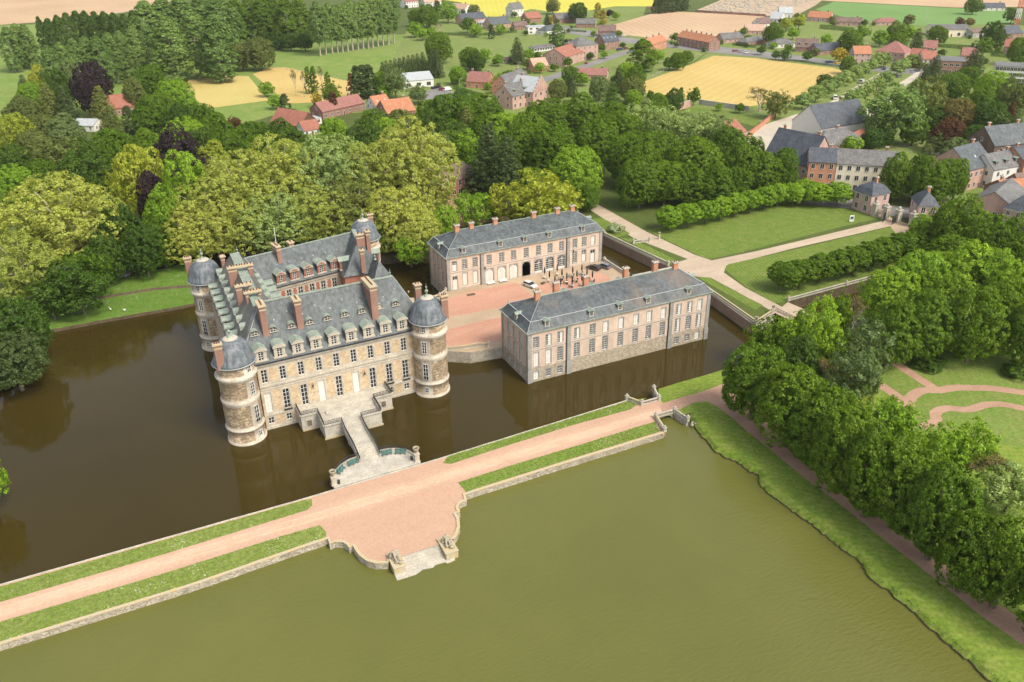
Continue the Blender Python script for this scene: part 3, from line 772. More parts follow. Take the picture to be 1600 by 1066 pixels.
sheet('cemetery_ground', [(1086, 17), (1131, -2), (1290, -4), (1275, 8), (1245, 24), (1197, 25)], GZ + .09, 'cobble')
# courtyard platform between the wings
YARD = [(55, 178.5), (60.5, 174), (64, 172.9), (68.5, 169.8), (76.6, 168.9), (127.5, 168.9), (127.5, 206), (76.6, 206), (72.5, 205.5), (70.0, 202.5), (68, 206), (57, 212), (54, 200)]
sheet('courtyard', YARD, GZ, 'cobble', None, world=True)
skirt('courtyard_wall', YARD, -1.5, GZ, 'rubble_grey', closed=True)
sheet('courtyard_gravel', [(80, 171.5), (124, 171.5), (124, 182), (79, 184.5), (62, 183.5), (64, 175)], GZ + .006, 'gravel_yard', None, world=True)
sheet('courtyard_gravel', [(79, 190), (96.8, 189.5), (96.8, 203), (81.5, 203)], GZ + .006, 'gravel_yard', None, world=True)
sheet('courtyard_gravel', [(62, 191), (79, 190), (81.5, 203), (73, 201), (66, 199)], GZ + .006, 'gravel_yard', None, world=True)
sheet('courtyard_gravel', [(100.5, 189.5), (122, 189.5), (122, 198.5), (100.5, 199.3)], GZ + .006, 'gravel_yard', None, world=True)
# ---------------------------------------------------------------- building helpers
def wall_face(b, P0, P1, z0, z1, op=(), mf=lambda s, z: 0, xs=(), zs=(), depth=.28, rev=0):
    """wall seen from outside running left P0 -> right P1, with real openings (s0, s1, za, zb)"""
    P0 = Vector(P0); P1 = Vector(P1); d = P1 - P0; L = d.length; d.normalize(); n = Vector((d.y, -d.x))
    X = sorted({round(x, 3) for x in [0, L, *xs, *[o[0] for o in op], *[o[1] for o in op]] if -1e-6 <= x <= L + 1e-6})
    Z = sorted({round(z, 3) for z in [z0, z1, *zs, *[o[2] for o in op], *[o[3] for o in op]] if z0 - 1e-6 <= z <= z1 + 1e-6})
    def pt(s, z, y=0.0):
        q = P0 + d * s - n * y
        return (q.x, q.y, z)
    for i in range(len(X) - 1):
        for j in range(len(Z) - 1):
            xc, zc = (X[i] + X[i + 1]) / 2, (Z[j] + Z[j + 1]) / 2
            if any(o[0] < xc < o[1] and o[2] < zc < o[3] for o in op): continue
            b.face([pt(X[i], Z[j]), pt(X[i + 1], Z[j]), pt(X[i + 1], Z[j + 1]), pt(X[i], Z[j + 1])], mf(xc, zc))
    for s0, s1, za, zb in [o[:4] for o in op]:
        for A, B in (((s0, za), (s0, zb)), ((s0, zb), (s1, zb)), ((s1, zb), (s1, za)), ((s1, za), (s0, za))):
            b.face([pt(*A), pt(*B), pt(*B, depth), pt(*A, depth)], rev)
    return d, n
WIN = {}
def window_mesh(w, h, cols, rows, kind='grid', fr='white_paint'):
    key = (round(w, 2), round(h, 2), cols, rows, kind, fr)
    if key in WIN: return WIN[key]
    b = MB(); t = .085; k = .06
    mats = [M[fr], M['glass'], M['offwhite']]
    gl = 1
    if kind == 'shut': gl = 2
    b.face([(-w / 2, .03, 0), (w / 2, .03, 0), (w / 2, .03, h), (-w / 2, .03, h)], gl)
    def bar(x0, x1, z0, z1, y=-.05): b.box(x0, x1, y, .028, z0, z1, 0)
    bar(-w / 2, -w / 2 + t, 0, h); bar(w / 2 - t, w / 2, 0, h); bar(-w / 2 + t, w / 2 - t, 0, t); bar(-w / 2 + t, w / 2 - t, h - t, h)
    for i in range(1, cols):
        x = -w / 2 + w * i / cols; kk = k * (1.5 if i * 2 == cols else .8)
        bar(x - kk / 2, x + kk / 2, t, h - t, -.035)
    for j in range(1, rows):
        z = h * j / rows; bar(-w / 2 + t, w / 2 - t, z - k * .4, z + k * .4, -.03)
    if kind == 'half':
        b.box(0, w / 2 - t, -.012, .02, t, h - t, 2)
    if kind == 'blind':
        b.box(-w / 2 + t, w / 2 - t, -.012, .02, t, h * .62, 2)
    if kind == 'door':
        b.box(-w / 2 + t, w / 2 - t, -.03, .02, 0, h * .72, 2)
    WIN[key] = b.mesh('window', mats)
    return WIN[key]
def put_windows(parent, P0, P1, items, depth=.22, name='window'):
    P0 = Vector(P0); P1 = Vector(P1); d = (P1 - P0).normalized(); n = Vector((d.y, -d.x)); a = math.atan2(d.y, d.x)
    out = []
    for s, z, me, *nm in items:
        q = P0 + d * s - n * depth
        out.append(inst(nm[0] if nm else name, me, parent, (q.x, q.y, z), a))
    return out
def poly_roof(b, faces, m=0):
    for f in faces:
        P = [Vector(p) for p in f[:]]
        nrm = (P[1] - P[0]).cross(P[2] - P[0])
        b.face(P if nrm.z >= 0 else P[::-1], m)
def chimney_mesh(w, d, h, mats, pots=2, band=True):
    b = MB()
    b.box(-w / 2, w / 2, -d / 2, d / 2, 0, h - .42, 0)
    if band: b.box(-w / 2 - .05, w / 2 + .05, -d / 2 - .05, d / 2 + .05, h - 1.25, h - .95, 1)
    b.box(-w / 2 - .2, w / 2 + .2, -d / 2 - .2, d / 2 + .2, h - .42, h - .2, 1)
    b.box(-w / 2 - .12, w / 2 + .12, -d / 2 - .12, d / 2 + .12, h - .2, h - .1, 1)
    L = max(w, d)
    for i in range(pots):
        u = (i + .5) / pots * L * .9 - L * .45
        c = (u, 0) if w >= d else (0, u)
        b.lathe([(.17, h - .1), (.14, h + .22), (.16, h + .26), (.10, h + .26), (.09, h + .1)], 6, 2, c, cap=False)
    return b.mesh('chimney', [M[x] for x in mats])
def finial_mesh(h=2.2):
    b = MB()
    b.lathe([(.55, 0), (.42, .25), (.16, .5), (.13, .9), (.3, 1.1), (.34, 1.3), (.2, 1.55), (.09, 1.7), (.08, 2.0), (.19, 2.12), (.17, 2.25), (.03, 2.45), (.02, 3.0), (0.0, 3.05)], 8, 0)
    for v in b.v: pass
    me = b.mesh('finial', M['copper'])
    me.transform(Matrix.Scale(h / 3.05, 4))
    return me

# ---------------------------------------------------------------- castle
castle = thing('castle', 'moated castle with slate roofs, copper dormers and four domed round corner towers', 'castle', (0, 0, 0))
F0, F1 = (16.6, 162.18), (53.0, 163.08)
fd = (Vector(F1) - Vector(F0)).normalized(); off = .9
cols9 = [off + 1.78 + 3.835 * i for i in range(9)]
b = MB(); ops = []
for i, s in enumerate(cols9):
    ops.append((s - .62, s + .62, 11.15, 14.25))
    ops.append((s - .68, s + .68, 3.75 if 2 <= i <= 6 else 4.1, 8.75))
    ops.append((s - .60, s + .60, 1.25, 2.75) if i < 2 or i > 6 else (s - .60, s + .60, 1.25, 1.9))
gaps = [(cols9[i] + cols9[i + 1]) / 2 for i in range(8)] + [cols9[0] - 1.75, cols9[8] + 1.75]
xs = [g + k for g in gaps for k in (-.98, -.82, .82, .98)]
zs = [.55 + .45 * i for i in range(34)] + [1.0, 3.1, 4.2, 9.3, 11.3, 14.4]
def mf_front(s, z):
    for g in gaps:
        if (1.0 < z < 3.1 or 4.2 < z < 9.3 or 11.3 < z < 14.4) and abs(s - g) < (.98 if int((z - .55) / .45) % 2 else .82): return 1
    return 0
wall_face(b, F0, F1, -1, 15.9, ops, mf_front, xs, zs, .32)
front = b.build('facade_wall', [M['lime'], M['rubble']], castle)
fw_items = []
for i, s in enumerate(cols9):
    fw_items.append((s, 11.15, window_mesh(1.24, 3.1, 2, 4)))
    z = 3.75 if 2 <= i <= 6 else 4.1
    if i in (3, 5): fw_items.append((s, z, window_mesh(1.36, 8.75 - z, 2, 1, 'shut'), 'door'))
    elif i == 0: fw_items.append((s, z, window_mesh(1.36, 8.75 - z, 2, 5, 'shut'), 'shuttered_window'))
    else: fw_items.append((s, z, window_mesh(1.36, 8.75 - z, 2, 5)))
    if i < 2 or i > 6: fw_items.append((s, 1.25, window_mesh(1.2, 1.5, 2, 2)))
put_windows(front, F0, F1, fw_items)
def along(P0, P1, s, y=0.0, z=0.0):
    d = (Vector(P1) - Vector(P0)).normalized(); n = Vector((d.y, -d.x)); q = Vector(P0) + d * s + n * y
    return (q.x, q.y, z)
def course(name, P0, P1, z0, z1, proud, mat, parent, s0=0.0, s1=None):
    L = (Vector(P1) - Vector(P0)).length; b = MB(); s1 = L if s1 is None else s1
    b.beam(along(P0, P1, s0, proud / 2, z0), along(P0, P1, s1, proud / 2, z0), proud, z1 - z0)
    return b.build(name, M[mat], parent)
course('plinth', F0, F1, -1, .55, .18, 'lime', castle)
course('string_course', F0, F1, 3.25, 3.62, .16, 'lime', castle, 0, 7.4)
course('string_course', F0, F1, 3.25, 3.62, .16, 'lime', castle, 28.6)
course('string_course', F0, F1, 10.2, 10.6, .2, 'lime', castle)
course('string_course', F0, F1, 9.55, 9.75, .1, 'lime', castle)
course('cornice', F0, F1, 15.3, 15.75, .38, 'lime', castle)
course('gutter', F0, F1, 15.76, 15.98, .62, 'iron', castle)
# balconets of the tall windows beyond the terrace
for i in (1, 7, 8):
    b = MB()
    for k in range(9): b.beam(along(F0, F1, cols9[i] - .8 + .2 * k, .3, 4.0), along(F0, F1, cols9[i] - .78 + .2 * k, .3, 4.0), .04, .85)
    b.beam(along(F0, F1, cols9[i] - .85, .3, 4.82), along(F0, F1, cols9[i] + .85, .3, 4.82), .06, .07)
    b.beam(along(F0, F1, cols9[i] - .9, .2, 3.85), along(F0, F1, cols9[i] + .9, .2, 3.85), .4, .14)
    b.build('balcony_railing', M['iron'], castle)
for i in (2, 5):
    b = MB(); s = (cols9[i] + cols9[i + 1]) / 2
    p = Vector(along(F0, F1, s, .45, 8.2)); q = Vector(along(F0, F1, s, .02, 8.5))
    b.tube([q, p + Vector((0, 0, .5)), p + Vector((0, 0, .25))], [.04, .04, .04], 5); b.lathe([(.08, p.z - .5), (.2, p.z - .15), (.2, p.z), (.05, p.z + .25)], 6, 0, (p.x, p.y))
    b.build('wall_lantern', M['iron'], castle)
# other outer walls
def plain_side(name, P0, P1, z0, z1, rows, n, mats, parent, pan=True, w=1.24, a=1.7, windows=True, wname='window'):
    L = (Vector(P1) - Vector(P0)).length
    ss = [a + (L - 2 * a) * i / max(n - 1, 1) for i in range(n)]
    ops = [(s - w / 2, s + w / 2, za, zb) for s in ss for za, zb in rows]
    gp = [(ss[i] + ss[i + 1]) / 2 for i in range(n - 1)]
    sp = (ss[1] - ss[0]) / 2 - w / 2 - .35 if n > 1 else .8
    xs = [g + k for g in gp for k in (-sp, sp, -sp + .16, sp - .16)]
    zz = [z0 + .45 * i for i in range(int((z1 - z0) / .45))] + [za for za, zb in rows] + [zb + .1 for za, zb in rows]
    def mf(s, z):
        for g in gp:
            if any(za - .1 < z < zb + .15 for za, zb in rows) and abs(s - g) < (sp if int((z - z0) / .45) % 2 else sp - .16): return 1
        return 0
    b = MB(); wall_face(b, P0, P1, z0, z1, ops, mf if pan else (lambda s, z: 0), xs if pan else (), zz if pan else (), .3)
    o = b.build(name, [M[m] for m in mats], parent)
    if windows:
        put_windows(o, P0, P1, [(s, za, window_mesh(w, zb - za, 2, 4 if zb - za > 2 else 2)) for s in ss for za, zb in rows], .22, wname)
    return o
plain_side('side_wall', (15.0, 207.5), (14.6, 164.0), -1, 15.9, ((1.3, 2.7), (4.1, 8.7), (11.2, 14.2)), 9, ('lime', 'rubble'), castle, True, 1.2, 5)
plain_side('courtyard_wall', (28.3, 200.25), (47.2, 203.85), 3, 15.9, ((4.2, 8.4), (10.7, 14.3)), 6, ('lime', 'brick_red'), castle, True, 1.25, 1.9)
plain_side('end_wall', (56.0, 164.5), (56.2, 178.4), -1, 15.9, ((4.1, 8.7), (11.2, 14.2)), 2, ('lime', 'rubble'), castle, True, 1.2, 5)
plain_side('back_wall', (57.5, 217.4), (16.5, 209.0), -1, 15.9, ((4.1, 8.7), (11.2, 14.2)), 9, ('lime', 'rubble'), castle, True, 1.2, 4)
plain_side('inner_wall', (28.3, 178.0), (28.3, 200.2), 3, 15.9, ((11.2, 14.2),), 4, ('lime', 'brick_red'), castle, True, 1.2, 3)
plain_side('inner_wall', (50.5, 178.2), (28.3, 177.4), 3, 15.9, ((11.2, 14.2),), 4, ('lime', 'brick_red'), castle, True, 1.2, 3)
plain_side('pavilion_wall', (47.1, 203.9), (47.0, 199.1), 3, 15.9, ((10.7, 14.3),), 1, ('brick_red', 'lime'), castle, False, 1.2, 2.4)
plain_side('pavilion_wall', (47.0, 199.1), (57.4, 198.6), 3, 15.9, ((10.7, 13.6),), 2, ('brick_red', 'lime'), castle, False, 1.2, 2)
plain_side('pavilion_wall', (57.4, 198.6), (58.0, 214.5), -1, 15.9, ((4.1, 8.7), (10.7, 13.6),), 3, ('brick_red', 'lime'), castle, False, 1.2, 3)
plain_side('gallery_wall', (57.6, 178.4), (58.4, 198.4), -1, 12.9, ((4.1, 8.7),), 5, ('lime', 'rubble'), castle, False, 1.2, 3)
plain_side('gallery_wall', (52.2, 192.4), (50.6, 178.2), 3, 12.9, ((4.1, 8.7),), 3, ('lime', 'rubble'), castle, False, 1.2, 3)
sheet('castle_court', [(28.3, 177), (57, 178), (57.8, 200), (47, 199.5), (46.8, 203.9), (28.3, 200.3)], GZ + .01, 'cobble', None, world=True)
course('cornice', (28.3, 200.25), (47.2, 203.85), 15.1, 15.7, .3, 'lime', castle)

# roofs
zr = 26.0
E1 = (14.3, 161.75, 15.95); E2 = (56.4, 162.9, 15.95); R1 = (21.7, 170.0, zr); R2 = (51.0, 170.7, zr)
I1 = (28.6, 177.7, 15.95); I2 = (56.4, 178.8, 15.95)
b = MB()
poly_roof(b, [[E1, E2, R2, R1], [E2, I2, R2], [I2, I1, R1, R2]])
fr_roof = b.build('front_roof', M['slate'], castle)
zz_ = 25.2
ZA = (20.5, 170.3, zz_); ZB = (22.4, 170.6, zz_); ZC = (23.0, 203.4, zz_); ZD = (21.1, 203.1, zz_)
BLc = (14.7, 208.6, 15.95)
b = MB()
poly_roof(b, [[E1, ZA, ZD, BLc], [ZB, (28.6, 177.7, 15.95), (28.6, 200.0, 15.95), ZC], [BLc, ZD, ZC, (30.2, 211.9, 15.95)], [E1, R1, ZB, ZA]])
side_roof = b.build('side_roof', M['slate_side'], castle)
b = MB()
n = 40                      # ribbed copper top of the side range
for i in range(n):
    y0 = 170.3 + 33 * i / n; y1 = 170.3 + 33 * (i + .86) / n; u = i / n * .6
    b.box(20.35 + u, 22.5 + u, y0, y1, zz_ - .05, zz_ + .13)
    b.box(20.35 + u, 22.5 + u, y1, 170.3 + 33 * (i + 1) / n, zz_ - .05, zz_ + .24)
b.build('ridge_capping', M['copper'], side_roof)
RB0 = (24.0, 204.5, 23.1); RB1 = (53.5, 210.7, 23.1)
b = MB()
poly_roof(b, [[(28.1, 199.85, 15.95), (58.0, 205.55, 15.95), RB1, RB0], [(22.4, 210.0, 15.95), (58.4, 217.6, 15.95), RB1, RB0], [(58.0, 205.55, 15.95), (58.4, 217.6, 15.95), RB1]])
back_roof = b.build('back_roof', M['slate'], castle)
AP0 = (52.3, 202.7, 23.7); AP1 = (53.4, 210.6, 23.7)
b = MB()
A1 = (46.6, 198.7, 15.9); A2 = (57.7, 198.2, 15.9); A3 = (58.6, 214.8, 15.9); A4 = (46.7, 208.5, 15.9)
def flare(P, Q, t, drop): # point down the slope with a bell-cast sag
    p = Vector(P).lerp(Vector(Q), t); return (p.x, p.y, p.z - drop)
def hip_face(b, a, c, p, q):
    """bell-cast slope between eave a-c and top p-q"""
    ts = [0, .12, .3, .55, 1]; dr = [0, .25, .35, .25, 0]
    for i in range(4):
        f = [flare(a, p, ts[i], dr[i]), flare(c, q, ts[i], dr[i]), flare(c, q, ts[i + 1], dr[i + 1]), flare(a, p, ts[i + 1], dr[i + 1])]
        poly_roof(b, [f])
hip_face(b, A1, A2, AP0, AP0); hip_face(b, A2, A3, AP0, AP1); hip_face(b, A4, A1, AP1, AP0)
pav_roof = b.build('pavilion_roof', M['slate'], castle)
b = MB()
hip_face(b, (51.9, 192.2, 14.9), (58.7, 192.0, 14.9), (55.4, 196.2, 19.8), (55.4, 196.2, 19.8))
hip_face(b, (58.7, 192.0, 14.9), (58.7, 199, 14.9), (55.4, 196.2, 19.8), (55.4, 200, 19.8))
hip_face(b, (51.9, 199, 14.9), (51.9, 192.2, 14.9), (55.4, 200, 19.8), (55.4, 196.2, 19.8))
low_roof = b.build('entrance_roof', M['slate'], castle)
b = MB()
poly_roof(b, [[(50.3, 178.0, 12.8), (54.2, 178.2, 16.5), (55.4, 196, 16.5), (51.9, 192.5, 12.8)], [(57.9, 178.2, 12.8), (54.2, 178.2, 16.5), (55.4, 196, 16.5), (58.7, 198.4, 12.8)]])
b.build('gallery_roof', M['slate'], castle)
def ridge(P, Q, parent, w=.34, h=.26, m='copper', name='ridge_capping'):
    b = MB(); b.beam((P[0], P[1], P[2] - .1), (Q[0], Q[1], Q[2] - .1), w, h); return b.build(name, M[m], parent)
ridge(R1, R2, fr_roof, .5); ridge(RB0, RB1, back_roof, .45); ridge(AP0, AP1, pav_roof, 1.1)
for P, Q, r in ((E2, R2, fr_roof), (E1, R1, fr_roof), (A1, AP0, pav_roof), (A2, AP0, pav_roof)):
    b = MB(); P = Vector(P); Q = Vector(Q)
    b.tube([P + Vector((0, 0, .05)), P.lerp(Q, .5) + Vector((0, 0, .04)), Q + Vector((0, 0, .05))], [.07, .07, .07], 5); 
    if r is fr_roof: b.build('hip_flashing', M['zinc'], r)
b = MB(); b.tube([Vector((28.4, 199.95, 16.1)), Vector((24.4, 204.5, 23.1))], [.09, .09], 5); b.build('valley_flashing', M['zinc'], back_roof)
b = MB(); b.tube([Vector((47.6, 203.8, 16.3)), Vector((52.6, 208.2, 22.9))], [.09, .09], 5); b.build('valley_flashing', M['zinc'], back_roof)
b = MB(); b.beam((28.0, 199.75, 15.8), (47.2, 203.4, 15.8), .3, .16); b.build('gutter', M['iron'], back_roof)

# dormers: front face looks to local -y, base at z = 0, runs back into the roof
DORM = {}
def dormer_mesh(kind, wall, w=1.9, h=2.25, dep=2.6):
    key = (kind, wall, w)
    if key in DORM: return DORM[key]
    b = MB(); mats = [M[wall], M['copper'], M['white_paint'], M['glass'], M['lime'], M['slate']]
    hw = w / 2; pier = .36
    b.box(-hw - .22, -hw + pier, -.12, .3, 0, h, 0); b.box(hw - pier, hw + .22, -.12, .3, 0, h, 0)
    b.box(-hw - .42, hw + .42, -.28, .3, -.22, .12, 4)
    b.box(-hw + pier, hw - pier, .1, .16, .12, h, 3)
    for x in (-hw + pier, -.05, hw - pier - .1): b.box(x, x + .1, .02, .1, .12, h, 2)
    for k in (1, 2, 3): b.box(-hw + pier + .1, hw - pier - .1, .04, .1, .12 + k * (h - .2) / 4 - .03, .12 + k * (h - .2) / 4 + .03, 2)
    b.box(-hw - .1, -hw + .12, .3, dep, -.3, h, 5); b.box(hw - .12, hw + .1, .3, dep, -.3, h, 5)
    n = 8; ov = hw + .42
    pr = [(-ov, h)]
    if kind == 'round':
        pr = [(ov * math.cos(PI - PI * i / n) if i not in (0, n) else ov * (-1 if i == 0 else 1), h + .22 + .62 * math.sin(PI * i / n)) for i in range(n + 1)]
    else:
        pr = [(-ov, h + .2), (0, h + .98), (ov, h + .2)]
    for i in range(len(pr) - 1):
        (x0, z0), (x1, z1) = pr[i], pr[i + 1]
        b.face([(x0, -.45, z0), (x1, -.45, z1), (x1, dep + .9, z1), (x0, dep + .9, z0)], 1)
        b.face([(x0, -.45, z0), (x0, -.45, h - .02), (x1, -.45, h - .02), (x1, -.45, z1)][::-1], 4)
        xa, xb = x0 * .8, x1 * .8
        b.face([(x0 * .72, -.46, h + .2 + (z0 - h - .2) * .62), (x0 * .72, -.46, h + .12), (x1 * .72, -.46, h + .12), (x1 * .72, -.46, h + .2 + (z1 - h - .2) * .62)][::-1], 0)
    b.box(-ov, ov, -.449, .3, h - .03, h + .13, 4)
    b.face([(-ov, -.44, h - .02), (ov, -.44, h - .02), (ov, dep, h - .02), (-ov, dep, h - .02)][::-1], 5)
    for s in (-1, 1):
        b.face([(s * ov, -.45, h - .02), (s * ov, dep + .9, h - .02), (s * ov, dep + .9, h + .2), (s * ov, -.45, h + .2)], 1)
    DORM[key] = b.mesh('dormer', mats); return DORM[key]
def oeil_mesh(w=1.5, h=.85, dep=1.4, boarded=False):
    key = ('oeil', boarded)
    if key in DORM: return DORM[key]
    b = MB(); n = 10; hw = w / 2
    arc = [(-hw, 0)] + [(hw * math.cos(PI - PI * i / n), h * .45 + hw * .85 * math.sin(PI * i / n)) for i in range(n + 1)] + [(hw, 0)]
    b.face([(x * .86, -.03, z * .9 + .04) for x, z in arc][::-1], 4 if boarded else 3)
    for i in range(len(arc) - 1):
        (x0, z0), (x1, z1) = arc[i], arc[i + 1]
        b.face([(x0, -.08, z0), (x1, -.08, z1), (x1 * .84, -.035, z1 * .88 + .05), (x0 * .84, -.035, z0 * .88 + .05)][::-1], 6)
        b.face([(x0 * 1.16, -.22, z0 * 1.12), (x1 * 1.16, -.22, z1 * 1.12), (x1 * 1.16, dep, z1 * 1.12), (x0 * 1.16, dep, z0 * 1.12)], 1)
        b.face([(x0 * 1.16, -.22, z0 * 1.12), (x1 * 1.16, -.22, z1 * 1.12), (x1, -.08, z1), (x0, -.08, z0)][::-1], 1)
    if not boarded:
        b.box(-.035, .035, -.07, -.032, .06, h * 1.1, 2); b.box(-.60, -.50, -.07, -.032, .06, h * .5, 2); b.box(.50, .60, -.07, -.032, .06, h * .5, 2); b.box(-.5, .5, -.068, -.032, .42, .48, 2)
    b.box(-hw - .25, hw + .25, -.2, .2, -.12, 0, 4)
    DORM[key] = b.mesh('oval_dormer', [M['lime'], M['copper'], M['white_paint'], M['glass'], M['limedark'], M['slate'], M['brick_house']]); return DORM[key]
def roof_spot(P0, P1, s, z, kslope, z0=15.95, out=0.0):
    """point on a slope rising from the line P0-P1 at z0, at height z"""
    d = (Vector(P1) - Vector(P0)).normalized(); n = Vector((d.y, -d.x)); q = Vector(P0) + d * s - n * ((z - z0) / kslope - out)
    return (q.x, q.y, z), math.atan2(d.y, d.x)
kf = (zr - 15.95) / 8.05
for i, s in enumerate(cols9):
    p, a = roof_spot(E1[:2], E2[:2], s + 2.3, 16.55, kf, 15.95, .12)
    inst('dormer', dormer_mesh('tri' if i % 2 == 0 else 'round', 'lime'), fr_roof, p, a)
    p, a = roof_spot(E1[:2], E2[:2], s + 2.25, 20.9, kf, 15.95, .35)
    inst('oval_dormer', oeil_mesh(boarded=(i == 7)), fr_roof, p, a)
for i in range(8):
    p, a = roof_spot(BLc[:2], E1[:2], 7.0 + i * 4.05, 16.7, 1.48, 15.95, .2)
    inst('dormer', dormer_mesh('round', 'lime'), side_roof, p, a, (.9, .75, .82))
for i in range(9):
    p, a = roof_spot(BLc[:2], E1[:2], 4.6 + i * 4.15, 20.7, 1.48, 15.95, .45)
    inst('oval_dormer', oeil_mesh(), side_roof, p, a)
for i in range(4):
    p, a = roof_spot((28.6, 177.7), (28.6, 200.0), 6.5 + i * 4.1, 16.6, 1.5, 15.95, .2)
    inst('dormer', dormer_mesh('round' if i % 2 else 'tri', 'brick_red'), side_roof, p, a)
    p, a = roof_spot((28.6, 177.7), (28.6, 200.0), 7 + i * 4.1, 20.6, 1.5, 15.95, .4)
    inst('oval_dormer', oeil_mesh(), side_roof, p, a)
for i in range(5):
    p, a = roof_spot((28.1, 199.85), (58.0, 205.55), 3.6 + i * 3.62, 16.6, 1.32, 15.95, .12)
    inst('dormer', dormer_mesh('round' if i % 2 else 'tri', 'brick_red', 1.75), back_roof, p, a)
p, a = roof_spot(A4[:2], A1[:2], 5.2, 16.6, 1.4, 15.9, .1)
inst('dormer', dormer_mesh('tri', 'brick_red', 1.75), pav_roof, p, a)
p, a = roof_spot(A2[:2], A3[:2], 6.5, 16.6, 1.4, 15.9, .1)
inst('dormer', dormer_mesh('tri', 'brick_red', 1.75), pav_roof, p, a)
# lichen flecked lead vents on the slopes
vb = MB(); vb.box(-.14, .14, -.1, .3, -.05, .2); vent = vb.mesh('roof_vent', M['zinc'])
for i in range(11):
    p, a = roof_spot(E1[:2], E2[:2], 9.5 + i * 3.0, 23.6 if i % 2 else 22.6, kf); inst('roof_vent', vent, fr_roof, p, a)
for i in range(7):
    p, a = roof_spot((28.1, 199.85), (58.0, 205.55), 4 + i * 3.3, 20.3, 1.32); inst('roof_vent', vent, back_roof, p, a)
CM = ('brick_house', 'coping', 'pot')
for x, y, z0, w, d, zt, n, par in ((21.4, 166.9, 18.5, 1.25, 3.2, 27.3, 4, fr_roof), (28.6, 166.7, 18.6, 1.25, 2.4, 27.0, 3, fr_roof), (44.7, 167.7, 17.2, 1.5, 5.6, 27.2, 7, fr_roof), (57.0, 172.0, 14, 1.4, 1.2, 22.6, 2, fr_roof)):
    inst('chimney', chimney_mesh(w, d, zt - z0, CM, n), par, (x, y, z0), math.atan2(fd.y, fd.x))
def slab_chimney(pxl, pxr, zt, z0, d, n, par, shafts=((0, .36), (.82, 1))):
    a = at(*pxl, zt); c = at(*pxr, zt); m = (a + c) / 2; L = (c - a).length
    b = MB()
    for u, v in shafts:
        b.box(-L / 2 + .2 + u * (L - .4), -L / 2 + .2 + v * (L - .4), -d / 2, d / 2, z0 - zt, -.42, 0); b.box(-L / 2 + .14 + u * (L - .4), -L / 2 + .26 + v * (L - .4), -d / 2 - .06, d / 2 + .06, -1.2, -.95, 1)
    b.box(-L / 2, L / 2, -d / 2 - .2, d / 2 + .2, -.42, -.18, 1); b.box(-L / 2 + .1, L / 2 - .1, -d / 2 - .1, d / 2 + .1, -.18, -.05, 1)
    for i in range(n):
        u = -L * .42 + L * .84 * i / max(n - 1, 1) + random.uniform(-.1, .1); b.lathe([(.17, -.06), (.14, .28), (.17, .33), (.10, .33), (.09, .1)], 6, 2, (u, 0), cap=False)
    b.build('chimney', [M[x] for x in CM], par, (m.x, m.y, zt), math.atan2((c - a).y, (c - a).x))
slab_chimney((353.5, 417.5), (394.5, 411), 26.9, 18.5, 1.0, 9, side_roof)
slab_chimney((365.5, 446), (393, 441), 26.9, 18.5, 1.0, 5, side_roof)
slab_chimney((379.5, 456), (408, 451), 26.9, 19.5, 1.0, 6, side_roof, ((.06, .2), (.84, .98)))
slab_chimney((342, 400), (351, 398), 25.0, 15, 1.0, 2, side_roof, ((.1, .9),))
inst('chimney', chimney_mesh(1.1, 3.4, 5.0, CM, 4), back_roof, (32.3, 205.9, 20.0), .2)
inst('chimney', chimney_mesh(1.2, 1.6, 5.0, CM, 2), back_roof, (36.4, 208.6, 19.2), .2)
b = MB(); b.tube([Vector((32.6, 206.5, 23)), Vector((32.6, 206.5, 28.6))], [.07, .05], 6); b.ball((32.6, 206.5, 28.7), .16, .16, .16, 6); b.build('antenna_pole', M['white_paint'], back_roof)
p = at(564.5, 389.5, 23.0); inst('chimney', chimney_mesh(1.0, .9, 6.2, CM, 1), pav_roof, (p.x, p.y, 16.8), 0)
for q, zt, z0, w, d in (((562, 364.5), 25.5, 17, 2.2, 1.0), ((573, 359.5), 26.2, 16, 1.0, 1.2)):
    p = at(*q, zt); inst('chimney', chimney_mesh(w, d, zt - z0, CM, 2), pav_roof, (p.x, p.y, z0), 0)
for q, z, h in (((609.5, 431), 26.0, 2.0), ((586, 405), 19.7, 2.2), ((371, 395), 25.3, 2.0)):
    p = at(*q, z); inst('finial', finial_mesh(h), low_roof if z < 20 else fr_roof, (p.x, p.y, z - .1))
inst('finial', finial_mesh(1.6), pav_roof, (52.3, 202.7, 23.6))
